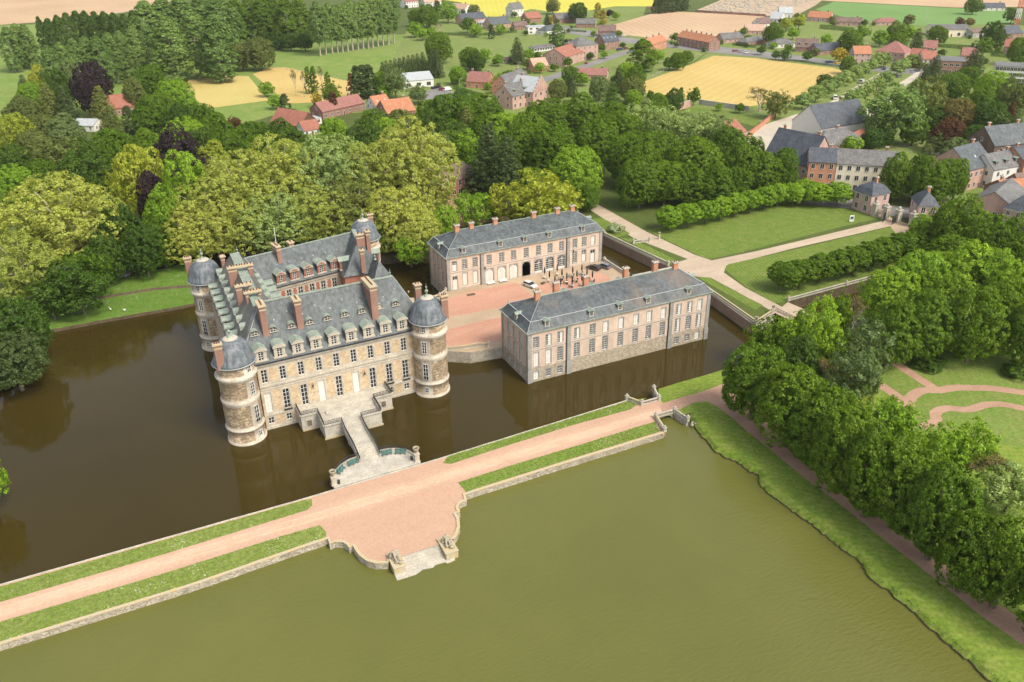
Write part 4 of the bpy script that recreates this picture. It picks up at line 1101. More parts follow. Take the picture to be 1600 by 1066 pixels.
# corner towers
def tower(cx, cy, wins, chim, name='corner_tower'):
    R = 3.8
    prof = [(R + .22, -1), (R + .22, .5), (R, .55), (R, 3.1), (R + .18, 3.2), (R + .22, 3.5), (R + .03, 3.6), (R - .02, 4.2), (R - .02, 9.1), (R + .02, 9.2), (R + .1, 9.6), (R + .15, 10.1), (R - .05, 10.25), (R - .08, 10.7), (R - .08, 14.5), (R + .08, 14.7), (R + .36, 15.2), (R + .42, 15.65), (R + .1, 15.85), (R - .15, 16.0), (R - .15, 18.35)]
    def fm(i, a):
        z = (prof[i][1] + prof[i + 1][1]) / 2
        stone = z < .55 or 3.1 < z < 4.2 or 9.1 < z < 10.7 or 14.5 < z < 16
        if not stone:
            for wa in wins:
                d = (a - math.radians(wa) + PI) % (2 * PI) - PI
                if abs(d) < .30: return 0
            return 1
        return 0
    b = MB(); b.lathe(prof, 40, 0, (0, 0), True, fm)
    t = b.build(name, [M['lime'], M['rubble_tower']], castle, (cx, cy, 0))
    b = MB(); b.lathe([(4.0, 18.2), (4.32, 18.25), (4.18, 18.65), (3.85, 19.2), (3.68, 19.8), (3.55, 20.5), (3.25, 21.4), (2.75, 22.2), (2.05, 22.85), (1.4, 23.2)], 36, 0); b.build('dome', M['lead_dome'], t)
    b = MB(); b.lathe([(1.52, 23.08), (1.5, 23.22), (1.0, 23.42), (.7, 23.46)], 24, 0); b.build('dome_cap', M['lime'], t)
    b = MB(); b.lathe([(4.33, 18.12), (4.4, 18.2), (4.36, 18.3), (4.2, 18.3)], 36, 0, cap=False); b.build('gutter', M['zinc'], t)
    inst('finial', finial_mesh(3.1), t, (0, 0, 23.4), 0, (1.25, 1.25, 1))
    for wa in wins:
        a = math.radians(wa)
        for z, w, h, rr in ((16.35, .95, 1.5, R - .17), (11.2, 1.1, 2.9, R - .1), (4.6, 1.2, 4.0, R - .04), (1.3, .95, 1.3, R - .02)):
            inst('window', window_mesh(w, h, 2, 4 if h > 2 else 2), t, (math.cos(a) * (rr := rr + .09), math.sin(a) * rr, z), a + PI / 2)
        if wa != wins[0] or True:
            bb = MB()
            for k in range(7): bb.beam((-.6 + .2 * k, -.25, 4.5), (-.58 + .2 * k, -.25, 4.5), .04, .8)
            bb.beam((-.65, -.25, 5.3), (.65, -.25, 5.3), .06, .07)
            bb.build('balcony_railing', M['iron'], t, (math.cos(a) * R, math.sin(a) * R, 0), a + PI / 2)
    a = math.radians(chim)
    inst('chimney', chimney_mesh(1.5, .95, 5.9, CM, 3), t, (math.cos(a) * 3.75, math.sin(a) * 3.75, 18.0), 0)
    b = MB(); b.tube([Vector((0, 0, 18.2)), Vector((0, 0, .5))], [.09, .09], 6)
    return t
tower(13.9, 161.8, (-52, -232), -138)
tower(55.8, 162.4, (-128, 20), -28)
tower(14.9, 208.3, (-132, 120), 150)
tower(58.2, 218.4, (-20, 75), 42)
for x, y in ((17.9, 162.0), (52.4, 162.85)):
    b = MB(); b.tube([Vector((x, y, 15.8)), Vector((x, y, .3))], [.09, .09], 6); b.build('drainpipe', M['iron'], castle)

# ---------------------------------------------------------------- terrace with bridge stair
ter = thing('terrace', 'stepped stone terrace and stair bridge leading from castle facade to the causeway', 'terrace', (0, 0, 0))
b = MB()
b.prism([(24.8, 158.2), (44.9, 158.5), (44.8, 162.88), (24.7, 162.36)], -1, 3.6, 0, 1)
b.prism([(28.4, 152.9), (40.8, 153.1), (40.7, 158.42), (28.3, 158.24)], -1, 3.15, 0, 1)
b.build('terrace_body', [M['limedark'], M['limedark']], ter)
b = MB()
for k in range(3): b.box(30.0, 40.4, 157.0 + .38 * k, 158.2, 3.15 + .15 * k, 3.3 + .15 * k - .004 * k)
b.build('steps', M['limedark'], ter)
b = MB()
OUT = [(24.8, 162.3), (24.8, 158.2), (28.4, 158.25), (28.4, 152.9), (32.1, 152.95)]
OUTR = [(44.8, 162.8), (44.9, 158.5), (40.75, 158.42), (40.8, 153.1), (36.4, 153.05)]
cz = [3.62, 3.62, 3.62, 3.18, 3.18]
for P in (OUT, OUTR):
    for i in range(4):
        b.beam((*P[i], cz[i]), (*P[i + 1], cz[i + 1] if i != 2 else 3.18), .5, .3)
b.build('coping', M['limedark'], ter)
def railing(P, z, h=.9, step=.32, mat='iron'):
    b = MB()
    for (p, zp), (q, zq) in zip(zip(P, z), zip(P[1:], z[1:])):
        L = math.hypot(q[0] - p[0], q[1] - p[1]); n = max(2, int(L / step))
        b.beam((*p, zp + h), (*q, zq + h), .07, .07); b.beam((*p, zp + .1), (*q, zq + .1), .05, .05); b.beam((*p, zp + h * .55), (*q, zq + h * .55), .04, .04)
        for k in range(n + 1):
            u = k / n; x = p[0] + (q[0] - p[0]) * u; y = p[1] + (q[1] - p[1]) * u; zz = zp + (zq - zp) * u
            b.box(x - .025, x + .025, y - .025, y + .025, zz, zz + h)
            if k < n:
                u2 = (k + 1) / n; x2 = p[0] + (q[0] - p[0]) * u2; y2 = p[1] + (q[1] - p[1]) * u2; z2 = zp + (zq - zp) * u2
                b.tube([Vector((x, y, zz + .1)), Vector((x2, y2, z2 + h))], [.018, .018], 4); b.tube([Vector((x, y, zz + h)), Vector((x2, y2, z2 + .1))], [.018, .018], 4)
    return b.mesh('railing', M[mat])
zz = [3.92, 3.92, 3.92, 3.48, 3.48]
inst('railing', railing(OUT, zz), ter, (0, 0, 0)); inst('railing', railing(OUTR, zz), ter, (0, 0, 0))
b = MB()
x0, x1 = 32.4, 36.1
for k in range(6): b.box(x0, x1, 150.3 + .45 * k, 153.0, 2.3 + (k) * .14 - .3, 2.44 + k * .14 - .003 * k)
b.box(x0, x1, 144.2, 150.3, 1.7, 2.3)
for k in range(7): b.box(x0, x1, 140.2 + .57 * k, 144.2, .7, 1.36 + .155 * k - (.003 * k))
b.build('stair_flight', M['limedark'], ter)
for s, x in ((0, 32.15), (1, 36.3)):
    b = MB()
    pts = [(153.0, 3.2), (150.3, 2.4), (144.2, 2.3), (140.1, 1.3)]
    for (ya, za), (yb, zb) in zip(pts, pts[1:]):
        b.beam((x, ya, za - 1.1), (x, yb, zb - 1.1), .38, 1.55)
    b.build('parapet', M['limedark'], ter)
    inst('railing', railing([(x, y) for y, _ in pts], [z + .42 for _, z in pts], .75, .3), ter, (0, 0, 0))
b = MB()
for y in (149.0, 143.5): b.box(32.2, 36.3, y - .6, y + .6, -1, 1.7)
b.build('bridge_pier', M['limedark'], ter)
for p, w_, par in (((26.4, 158.2), 1.4, ter), ((42.9, 158.5), 1.4, ter)):
    b = MB(); b.box(p[0] - .75, p[0] + .75, p[1] - .14, p[1] - .02, .9, 2.6, 0); b.box(p[0] - .5, p[0] + .5, p[1] - .2, p[1] - .1, 1.1, 2.4, 1); b.build('blind_niche', [M['lime'], M['bark']], ter)
b = MB()
b.prism([(24.85, 158.1), (45.0, 158.4), (45.0, 158.3), (24.85, 158.0)], -1, .45); b.prism([(28.2, 152.85), (41.0, 153.05), (41.0, 152.9), (28.2, 152.7)], -1, .4)
b.build('plinth', M['coping'], ter)
# half round landing with benches
LAND = [(25.2, 134.0), (25.5, 136.6), (26.6, 138.8), (28.3, 140.5), (30.2, 141.5), (32.1, 141.7), (36.3, 141.8), (38.3, 141.6), (40.2, 140.8), (41.8, 139.2), (42.6, 137.0), (42.8, 134.6)]
land = thing('landing', 'grey paved half round landing at the foot of the stair bridge', 'landing', (0, 0, 0))
b = MB(); b.prism(LAND, -1, LZ + .03); b.build('paving', M['limedark'], land)
for P in (LAND[1:6], LAND[6:-1]):
    b = MB()
    for p, q in zip(P, P[1:]): b.beam((*p, LZ - .3), (*q, LZ - .3), .42, .75)
    b.build('low_wall', M['limedark'], land)
    inst('railing', railing(P, [LZ + .46] * len(P), .7, .5), land, (0, 0, 0))
def urn_mesh():
    b = MB()
    b.lathe([(.30, 0), (.30, .1), (.14, .2), (.12, .32), (.40, .55), (.55, .85), (.50, 1.05), (.62, 1.12), (.60, 1.2), (.42, 1.18), (.38, .95)], 14, 0, cap=False)
    b.lathe([(0.0, 1.0), (.38, .98)], 12, 1, cap=False)
    return b.mesh('bowl', [M['statue'], M['earth']])
URN = urn_mesh()
def urn(x, y, z, ph, sc, label, pw=.75, group=None):
    t = thing('stone_urn', label, 'urn', (x, y, z), 0, group)
    b = MB(); b.box(-pw / 2 - .1, pw / 2 + .1, -pw / 2 - .1, pw / 2 + .1, 0, .22); b.box(-pw / 2, pw / 2, -pw / 2, pw / 2, .22, ph - .16); b.box(-pw / 2 - .1, pw / 2 + .1, -pw / 2 - .1, pw / 2 + .1, ph - .16, ph)
    b.build('pedestal', M['lime'], t)
    inst('bowl', URN, t, (0, 0, ph), 0, (sc, sc, sc))
urn(25.5, 135.2, LZ, 1.9, 1.1, 'large stone urn on a pedestal at the left end of the landing', .9)
urn(42.3, 135.4, LZ, 1.9, 1.1, 'large stone urn on a pedestal at the right end of the landing', .9)
bb = MB()
for k in range(4): bb.box(-1.15, 1.15, -.32 + .15 * k, -.20 + .15 * k, .44, .48)
seat_me = bb.mesh('seat', M['green_paint'])
bb = MB()
for k in range(4): bb.box(-1.15, 1.15, .30 + .03 * k, .33 + .03 * k, .52 + .13 * k, .63 + .13 * k)
back_me = bb.mesh('backrest', M['green_paint'])
bb = MB(); bb.box(-.04, .04, -.30, -.22, 0, .44); bb.box(-.04, .04, .26, .34, 0, .95); bb.box(-.04, .04, -.22, .26, .38, .44); leg_me = bb.mesh('leg', M['iron'])
for (x, y, a), lb in zip(((27.9, 138.6, .75), (30.6, 139.9, .25), (37.6, 140.1, -.08), (40.2, 139.2, -.5)), ('green slatted bench nearest the left urn on the landing', 'green slatted bench left of the stair foot', 'green slatted bench right of the stair foot', 'green slatted bench nearest the right urn on the landing')):
    t = thing('park_bench', lb, 'bench', (x, y, LZ + .03), a, 'green benches round the landing')
    inst('seat', seat_me, t, (0, 0, 0)); inst('backrest', back_me, t, (0, 0, 0))
    for lx in (-.95, 0, .95): inst('leg', leg_me, t, (lx, 0, 0))
t = thing('litter_bin', 'dark litter bin beside the left urn pedestal', 'bin', (26.4, 135.0, LZ + .03)); b = MB(); b.lathe([(.22, 0), (.26, .75), (.27, .8), (.2, .8)], 10); b.build('body', M['iron'], t); b = MB(); b.lathe([(.28, .8), (.28, .86), (.1, .95)], 10); b.build('lid', M['iron'], t)
t = thing('litter_bin', 'dark litter bin beside the right urn pedestal', 'bin', (41.5, 136.2, LZ + .03)); b = MB(); b.lathe([(.22, 0), (.26, .75), (.27, .8), (.2, .8)], 10); b.build('body', M['iron'], t); b = MB(); b.lathe([(.28, .8), (.28, .86), (.1, .95)], 10); b.build('lid', M['iron'], t)

# ---------------------------------------------------------------- causeway walls, water stairs, statues
def offset_strip(b, P, w, z0, z1, m=0, side=1):
    n = len(P); O = []
    for i, p in enumerate(P):
        a = P[max(i - 1, 0)]; c = P[min(i + 1, n - 1)]; dx, dy = c[0] - a[0], c[1] - a[1]; l = math.hypot(dx, dy) or 1
        O.append((p[0] - dy / l * w * side, p[1] + dx / l * w * side))
    for i in range(n - 1):
        p, q, r, s = P[i], P[i + 1], O[i + 1], O[i]
        b.face([(*p, z0), (*q, z0), (*q, z1), (*p, z1)], m); b.face([(*p, z1), (*q, z1), (*r, z1), (*s, z1)], m); b.face([(*r, z0), (*s, z0), (*s, z1), (*r, z1)], m)
    for k in (0, n - 1): b.face([(*P[k], z0), (*O[k], z0), (*O[k], z1), (*P[k], z1)], m)
def dense(P, step=3.0, jit=.0):
    out = []
    for p, q in zip(P, P[1:]):
        n = max(1, int(math.hypot(q[0] - p[0], q[1] - p[1]) / step))
        out += [(p[0] + (q[0] - p[0]) * i / n + random.uniform(-jit, jit), p[1] + (q[1] - p[1]) * i / n + random.uniform(-jit, jit)) for i in range(n)]
    return out + [P[-1]]
for P, lb in ((NEARL + [(28.3, 110.4)], 'long lichened stone wall holding the causeway above the lake, left of the water stairs'), ([(39.5, 110.5)] + NEARR + [(91.7, 121.9)], 'lichened stone wall holding the causeway above the lake, between water stairs and bridge')):
    t = thing('retaining_wall', lb, 'wall', (0, 0, 0))
    D = dense(P, 2.5, .03)
    b = MB(); offset_strip(b, D, .5, -1.5, LZ + .03); b.build('wall', M['bank_wall'], t)
    b = MB(); offset_strip(b, [(x, y - .07) for x, y in D], .58, LZ + .034, LZ + .2); b.build('coping', M['coping'], t)
t = thing('stone_kerb', 'pale stone edge of the causeway along the dark moat', 'kerb', (0, 0, 0))
b = MB(); D = dense(FAR + [(91.9, 136.4)], 3, .03); offset_strip(b, D[::-1], .35, -1.5, LZ + .05); b.build('wall', M['limedark'], t)
st = thing('water_stairs', 'wide stone steps going down from the causeway into the lake', 'stairs', (0, 0, 0))
b = MB()
for k in range(6): b.box(30.25, 37.3, 107.4 + .56 * k, 110.8, -.6, .18 + k * .185 - (0 if k < 5 else .0))
b.build('steps', M['limedark'], st)
b = MB(); b.prism([(28.2, 106.3), (31.5, 106.25), (33.0, 106.9), (34.6, 106.55), (35.2, 106.95), (36.9, 106.9), (37.2, 106.4), (38.7, 106.6), (38.9, 107.6), (28.3, 107.7)], -.8, .12)
b.build('landing_slab', M['limedark'], st)
for x0_, x1_, y0_, y1_ in ((28.25, 30.2, 107.6, 111.6), (37.35, 39.5, 107.1, 111.4)):
    b = MB(); b.box(x0_, x1_, y0_, y1_, -.8, 1.35); b.box(x0_ - .1, x1_ + .1, y0_ - .1, y1_ + .1, 1.35, 1.55); b.build('pedestal', M['coping'], st)
def skin_mesh(name, verts, edges, rad, mat, sub=2):
    me = bpy.data.meshes.new(name); me.from_pydata(verts, edges, [])
    o = bpy.data.objects.new(name, me); COL.objects.link(o)
    m = o.modifiers.new('s', 'SKIN')
    for v, r in zip(me.skin_vertices[0].data, rad): v.radius = (r, r)
    me.skin_vertices[0].data[0].use_root = True
    s = o.modifiers.new('d', 'SUBSURF'); s.levels = s.render_levels = sub
    bpy.context.view_layer.update()
    r = bpy.data.meshes.new_from_object(o.evaluated_get(bpy.context.evaluated_depsgraph_get()))
    bpy.data.objects.remove(o)
    r.materials.clear(); r.materials.append(M[mat])
    for p in r.polygons: p.use_smooth = True
    return r
fig = skin_mesh('figure', [(0, 0, .55), (0, .22, .95), (0, .35, 1.35), (0, .36, 1.58), (0, .38, 1.85), (.42, .3, 1.35), (.68, .0, 1.1), (.6, -.45, .95), (-.42, .32, 1.35), (-.72, .45, .95), (-.6, .3, .45), (.22, -.2, .5), (.36, -.85, .75), (.3, -1.2, .15), (-.2, -.25, .45), (-.3, -.95, .4), (-.25, -1.55, .2)],
    [(0, 1), (1, 2), (2, 3), (3, 4), (2, 5), (5, 6), (6, 7), (2, 8), (8, 9), (9, 10), (0, 11), (11, 12), (12, 13), (0, 14), (14, 15), (15, 16)],
    [.34, .33, .36, .16, .24, .18, .13, .1, .18, .13, .1, .23, .17, .12, .23, .17, .12], 'statue')
for (x, y, a), lb in (((29.2, 109.7, .15), 'weathered stone reclining figure on the left pedestal of the water stairs'), ((38.4, 109.4, -.15), 'weathered stone reclining figure on the right pedestal of the water stairs')):
    t = thing('statue', lb, 'statue', (x, y, 1.55), a, 'river god statues at the water stairs')
    inst('figure', fig, t, (0, .1, .2), 0, (.92, .92, .92))
    b = MB()
    for k in range(11): b.ball((random.uniform(-.6, .6), random.uniform(-1.6, 1.5), random.uniform(.1, .35)), random.uniform(.3, .55), random.uniform(.3, .6), random.uniform(.18, .36), 7, 0, .22)
    b.ball((-.6, .7, .5), .3, .36, .4, 8, 0, .12)
    b.build('rock', M['statue'], t)

# balustrades: rail, base, posts and separate balusters
bb = MB(); bb.lathe([(.09, 0), (.06, .1), (.10, .28), (.05, .5), (.08, .62)], 6); BAL = bb.mesh('baluster', M['limedark'])
def balustrade(P, z, label, urns=(), h=1.0, mat='lime', step=.62, body=None, post=True, group=None, yellow=False):
    t = thing('balustrade', label, 'balustrade', (0, 0, 0), 0, group)
    b = MB(); c = MB()
    for p, q in zip(P, P[1:]):
        b.beam((*p, z), (*q, z), .36, .2); c.beam((*p, z + h - .18), (*q, z + h - .18), .38, .18)
    b.build('base', M[mat], t); c.build('rail', M['coping' if yellow else mat], t)
    nb = 0
    for p, q in zip(P, P[1:]):
        L = math.hypot(q[0] - p[0], q[1] - p[1]); n = max(1, int(L / step))
        for k in range(n):
            u = (k + .5) / n; nb += 1
            if nb > 96: break
            inst('baluster', BAL, t, (p[0] + (q[0] - p[0]) * u, p[1] + (q[1] - p[1]) * u, z + .2), 0, (1.15, 1.15, (h - .38) / .62))
    if post:
        pm = MB(); pm.box(-.32, .32, -.32, .32, 0, h + .06); pm.box(-.4, .4, -.4, .4, h + .06, h + .2); pm.ball((0, 0, h + .42), .26, .26, .24, 8); me = pm.mesh('post', M[mat])
        for i, p in enumerate(P):
            if post is True or i in post: inst('post', me, t, (*p, z))
    return t
def moat_wall(P, z, mat, label, w=.6, z0=-1.5, cap=None):
    t = thing('moat_wall', label, 'wall', (0, 0, 0))
    b = MB()
    D = dense(P, 3, .0)
    offset_strip(b, D, w, z0, z, 0, 1)
    b.build('wall', M[mat], t)
    return t
moat_wall([(143.0, 189.4), (138.8, 226.4)][::-1], GZ + .02, 'brick_moat', 'patchy brick moat wall opposite the courtyard, overgrown at its far end', -.6)
moat_wall([(139.3, 150.5), (142.9, 186.0)][::-1], GZ + .02, 'brick_moat', 'brick moat wall between entrance bridge and corner bastion', -.6)
moat_wall([(147.0, 153.5), (139.4, 150.5)][::-1], GZ + .02, 'rubble_grey', 'short grey stone moat wall at the corner of the brick wall', -.6)
balustrade([(138.9, 224.5), (142.5, 194)], GZ + .02, 'long pale balustrade on the moat wall opposite the courtyard', step=.4, yellow=False)
balustrade([(142.6, 184.0), (139.6, 151.0)], GZ + .02, 'pale balustrade on moat wall between entrance bridge and corner bastion', step=.4, yellow=True)
balustrade([(139.6, 151.0), (147.0, 153.9)], GZ + .02, 'short balustrade at the corner bastion by the park path', step=.45, yellow=True)
balustrade([(143.2, 214), (148.6, 213)], GZ + .02, 'short mossy balustrade crossing the grass near the overgrown wall', step=.5, mat='limedark')
balustrade([(156.5, 158.2), (178, 159.0), (200, 159.7)], GZ + .02, 'long dark balustrade along the canal below the south lawn', step=.5, mat='limedark', h=.85)
balustrade([(127.3, 205.2), (127.3, 192.2)], GZ + .01, 'courtyard balustrade behind the two parked black cars', step=.4)
balustrade([(76.3, 205.6), (73.6, 203.2), (70.6, 202.6)], GZ + .01, 'small balustrade at the left corner of the rear wing', step=.45, yellow=True, mat='limedark')
balustrade([(58.5, 177.0), (61.2, 174.4), (64.4, 173.0), (67.5, 172.2), (71.5, 171.8), (73.6, 170.6)], GZ + .01, 'curved balustrade of the courtyard above the moat beside the castle', step=.45, yellow=True, mat='limedark', post=(5,))
br = thing('entrance_bridge', 'stone entrance bridge between courtyard and drive', 'bridge', (0, 0, 0)); b = MB(); b.box(127.4, 143.5, 184.6, 190.6, 2.3, GZ + .01); b.build('deck', M['gravel_drive'], br)
for y in (184.6, 190.6):
    b = MB(); b.box(127.8, 142.8, y - .2, y + .2, 1.8, 3.9); b.build('parapet', M['limedark'], br)
for x in (131.5, 137.5):
    b = MB(); b.box(x - .7, x + .7, 184.9, 190.3, -1, 2.3); b.build('pier', M['limedark'], br)
pb = thing('park_bridge', 'low stone bridge carrying the park path across the canal mouth', 'bridge', (0, 0, 0)); b = MB(); b.prism([(149.5, 154.6), (155.8, 157.6), (158.5, 140), (151.5, 140)], 2.2, GZ + .02); b.build('deck', M['gravel_drive'], pb)
inst('railing', railing([(149.2, 154.8), (151.2, 140)], [GZ, GZ - .6], 1.0, .5), pb, (0, 0, 0)); 
# causeway bridge
cb = thing('causeway_bridge', 'small arched stone bridge under the causeway between moat and lake', 'bridge', (0, 0, 0))
for y, s in ((127.5, 1), (133.1, -1)):
    b = MB(); xs_ = [93.4 + 4.9 * i / 12 for i in range(13)]
    for i in range(12):
        xa, xb = xs_[i], xs_[i + 1]; za = .12 + .78 * math.sqrt(max(0, 1 - ((xa - 95.85) / 2.0) ** 2)) if abs(xa - 95.85) < 2.0 else -1; zb = .12 + .78 * math.sqrt(max(0, 1 - ((xb - 95.85) / 2.0) ** 2)) if abs(xb - 95.85) < 2.0 else -1
        b.face([(xa, y, za), (xb, y, zb), (xb, y, LZ), (xa, y, LZ)]); b.face([(xa, y, za), (xb, y, zb), (xb, 130.3, zb), (xa, 130.3, za)])
    b.build('arch', M['rubble_grey'], cb)
for P, lb in (([(91.9, 136.6), (93.6, 133.2)], 'far left splayed'), ([(98.1, 133.2), (99.5, 137.3)], 'far right splayed'), ([(92.0, 122.2), (93.4, 127.4)], 'near left splayed'), ([(98.2, 127.4), (98.7, 123.4)], 'near right splayed')):
    b = MB(); D = P; b.beam((*P[0], -1.2), (*P[1], -1.2), .5, LZ + 1.22); b.build('wing_wall', M['rubble_grey'], cb)
balustrade([(91.9, 136.6), (93.6, 133.2)], LZ + .03, 'mossy balustrade on the moat side of causeway bridge, left splay', step=.42, mat='limedark', h=.95, yellow=True, group=None)
balustrade([(94.0, 133.15), (97.8, 133.2)], LZ + .03, 'straight balustrade on the moat side of causeway bridge', step=.42, mat='limedark', h=.9, post=False)
balustrade([(98.1, 133.2), (99.5, 137.3)], LZ + .03, 'balustrade on the moat side of causeway bridge, right splay', step=.42, mat='limedark', h=.95)
balustrade([(92.0, 122.2), (93.4, 127.4)], LZ + .03, 'yellow lichened balustrade on the lake side of causeway bridge, left splay', step=.42, mat='limedark', h=.95, yellow=True)
balustrade([(93.8, 127.45), (97.8, 127.45)], LZ + .03, 'straight balustrade on the lake side of causeway bridge', step=.42, mat='limedark', h=.9, post=False)
balustrade([(98.2, 127.4), (98.7, 123.4)], LZ + .03, 'balustrade on the lake side of causeway bridge, right splay by the bank', step=.42, mat='limedark', h=.95)
for (x, y) in ((99.8, 123.2), (100.3, 122.6), (99.3, 122.6), (100.9, 122.0)):
    b = MB(); b.ball((0, 0, 0), random.uniform(.3, .5), random.uniform(.3, .5), .35, 7, 0, .25); o = b.build('stone', M['lime'], None, (x, y, .6)); tag(o, 'loose pale stone tumbled on the bank by the causeway bridge', 'stone', 'loose stones by the causeway bridge')
urn(143.5, 191.5, GZ, 1.3, .7, 'stone urn on post at the near end of the long moat balustrade', .6)
urn(139.3, 150.6, GZ, 1.3, .8, 'stone urn on the corner bastion of the moat wall', .6)
urn(147.6, 154.0, GZ, 1.3, .8, 'stone urn beside the park bridge', .6)
urn(138.2, 226.5, GZ, 1.3, .8, 'stone urn at the overgrown end of the moat wall', .6)
urn(152.5, 213.5, GZ, 1.5, .7, 'stone urn beside the path at the corner of the north lawn', .5)
# ---------------------------------------------------------------- the two long wings
def spandrel(w, h, n=10, depth=.22):
    """brick infill above an arched opening of width w and total height h (arch springs at h - w/2)"""
    b = MB(); r = w / 2; c = h - r
    for i in range(n):
        a0 = PI - PI * i / n; a1 = PI - PI * (i + 1) / n
        x0, z0, x1, z1 = r * math.cos(a0), c + r * math.sin(a0), r * math.cos(a1), c + r * math.sin(a1)
        b.face([(x0, -depth, z0), (x1, -depth, z1), (x1, -depth, h), (x0, -depth, h)])
        b.face([(x0, -depth, z0), (x1, -depth, z1), (x1, 0, z1), (x0, 0, z0)])
    return b.mesh('arch_head', M['blue_stone'])
def arch_window(w, h, kind):
    b = MB(); r = w / 2; c = h - r; gl = 1 if kind == 'grid' else 2
    pts = [(-r, .03, 0), (r, .03, 0)] + [(r * math.cos(PI * i / 10), .03, c + r * math.sin(PI * i / 10)) for i in range(11)]
    b.face(pts, gl)
    k = .07
    for x in (-r, -r / 3, 0, r / 3, r - k):
        hh = c + math.sqrt(max(0, r * r - min(abs(x), r * .97) ** 2)) * .97; b.box(x, x + k * (1.3 if x == 0 else .8), -.04, .028, 0, hh)
    for j in range(1, 6): b.box(-r + k, r - k, -.03, .028, c * j / 5 - .03, c * j / 5 + (.09 if j == 5 else .03))
    for a in (45, 90, 135): b.tube([Vector((0, 0, c)), Vector((r * .95 * math.cos(math.radians(a)), 0, c + r * .95 * math.sin(math.radians(a))))], [.035, .035], 4)
    if kind == 'grid': b.box(-r + k, r - k, -.02, .02, .05, .8, 2)
    return b.mesh('arched_window', [M['white_paint'], M['glass'], M['offwhite']])
def wing(label, x, y, L, D, He, bays, upper, lower, base_z, base, wallmat, roofmat, chims, dormx, arch=None, left=True):
    t = thing('wing_building', label, 'building', (x, y, 0))
    UP, LO, BA = (8.75, 11.5), (4.0, 7.6), (.6, 2.6)
    mats = [M[wallmat], M['blue_stone'], M[wallmat]]
    def build_wall(P0, P1, items, z0):
        ops = [(s - w / 2, s + w / 2, z, z + h) for s, z, w, h, k in items if k != 'blindwall']
        xs = [v for o in ops for v in (o[0] - .2, o[1] + .2)]; zs = [v for o in ops for v in (o[2] - .18, o[3] + .25)] + [8.0, 8.25]
        def mf(s, z):
            if any(o[0] - .2 < s < o[1] + .2 and o[2] - .18 < z < o[3] + .25 for o in ops): return 1
            return 1 if 8.0 < z < 8.25 else 0
        b = MB(); wall_face(b, P0, P1, z0, He - .1, ops, mf, xs, zs, .25, 1)
        w_ = b.build('wall', mats, t)
        its = []
        for s, z, w, h, k in items:
            if k == 'grid': its.append((s, z, window_mesh(w, h, 4, max(3, int(h / .55)))))
            elif k == 'half': its.append((s, z, window_mesh(w, h, 4, max(3, int(h / .55)), 'half')))
            elif k == 'white': its.append((s, z, window_mesh(w, h, 2, 2, 'shut'), 'shuttered_window'))
            elif k == 'blind': its.append((s, z, window_mesh(w, h, 4, 4, 'blind')))
            elif k == 'door': its.append((s, z, window_mesh(w, h, 2, 4, 'door'), 'door'))
            elif k in ('awhite', 'agrid'):
                its.append((s, z, arch_window(w, h, 'grid' if k == 'agrid' else 'shut'), 'arched_window')); 
            if k in ('awhite', 'agrid', 'pass'): put_windows(w_, P0, P1, [(s, z, spandrel(w, h), 'arch_head')], .22)
        put_windows(w_, P0, P1, its, .2)
        return w_
    fi = []
    for i, s in enumerate(bays):
        fi.append((s, UP[0], 1.35, UP[1] - UP[0], upper[i]))
        k = lower[i]
        if k == 'door': fi.append((s, base_z + .15, 1.4, 3.9, 'door'))
        elif k in ('awhite', 'agrid', 'pass'): fi.append((s, base_z + .05, 2.55, 4.35, k))
        else: fi.append((s, LO[0], 1.35, LO[1] - LO[0], k))
        if base and base[i]: fi.append((s, BA[0], 1.35, BA[1] - BA[0], base[i]))
    build_wall((0, 0), (L, 0), fi, base_z if base_z > 0 else -1.5)
    li = []
    for s in (D - 10.3, D - 7.0, D - 4.0) if False else (4.0, 7.1, 10.3):
        li += [(s, UP[0], 1.3, 2.7, 'half'), (s, LO[0], 1.3, 3.5, 'half'), (s, BA[0], 1.2, 1.9, 'grid')]
    build_wall((0, D), (0, 0), li, -1.5)
    build_wall((L, 0), (L, D), li, -1.5)
    build_wall((L, D), (0, D), [(s, UP[0], 1.35, 2.7, 'grid') for s in [L - v for v in bays]] + [(L - v, LO[0], 1.35, 3.6, 'grid') for v in bays], -1.5)
    for s, w in ((.42, .95), (bays[2] + 2.25, .95), (bays[10] - 2.15, .95), (L - .42, .95)):
        b = MB(); b.box(s - w / 2, s + w / 2, -.14, .02, base_z if base_z else -1.2, He - .2)
        if base_z == 0: b.box(s - w / 2 - .12, s + w / 2 + .12, -.28, -.139, -1.2, 3.1)
        b.build('pilaster', M['blue_stone'], t)
        if bays[0] < s < bays[-1]:
            b = MB(); xx = s - w / 2 - .25 if s < L / 2 else s - w / 2 - .25; b.tube([Vector((xx, -.16, He - .3)), Vector((xx, -.16, max(base_z, .2) + .1))], [.09, .09], 6); b.build('drainpipe', M['iron'], t)
    for s in (-.0, L):
        for yy in (.45, D - .45):
            b = MB(); b.box(s - .12 if s == 0 else s - .02, s + .02 if s == 0 else s + .12, yy - .45, yy + .45, -1.2, He - .2); b.build('pilaster', M['blue_stone'], t)
    b = MB()
    for (z0, z1, o) in ((He - .32, He - .12, .18), (He - .12, He + .08, .4)):
        b.prism([(-o, -o), (L + o, -o), (L + o, D + o), (-o, D + o)], z0, z1)
    b.build('cornice', M['lime'], t)
    b = MB(); o = .46; ring = [(-o, -o), (L + o, -o), (L + o, D + o), (-o, D + o), (-o, -o)]
    for p, q in zip(ring, ring[1:]): b.beam((*p, He + .084), (*q, He + .084), .24, .12)
    b.build('gutter', M['copper'], t)
    e = .34; zi = He + 2.05; ins = 1.25; zr_ = He + 5.1; hx = 6.9; ym = D / 2
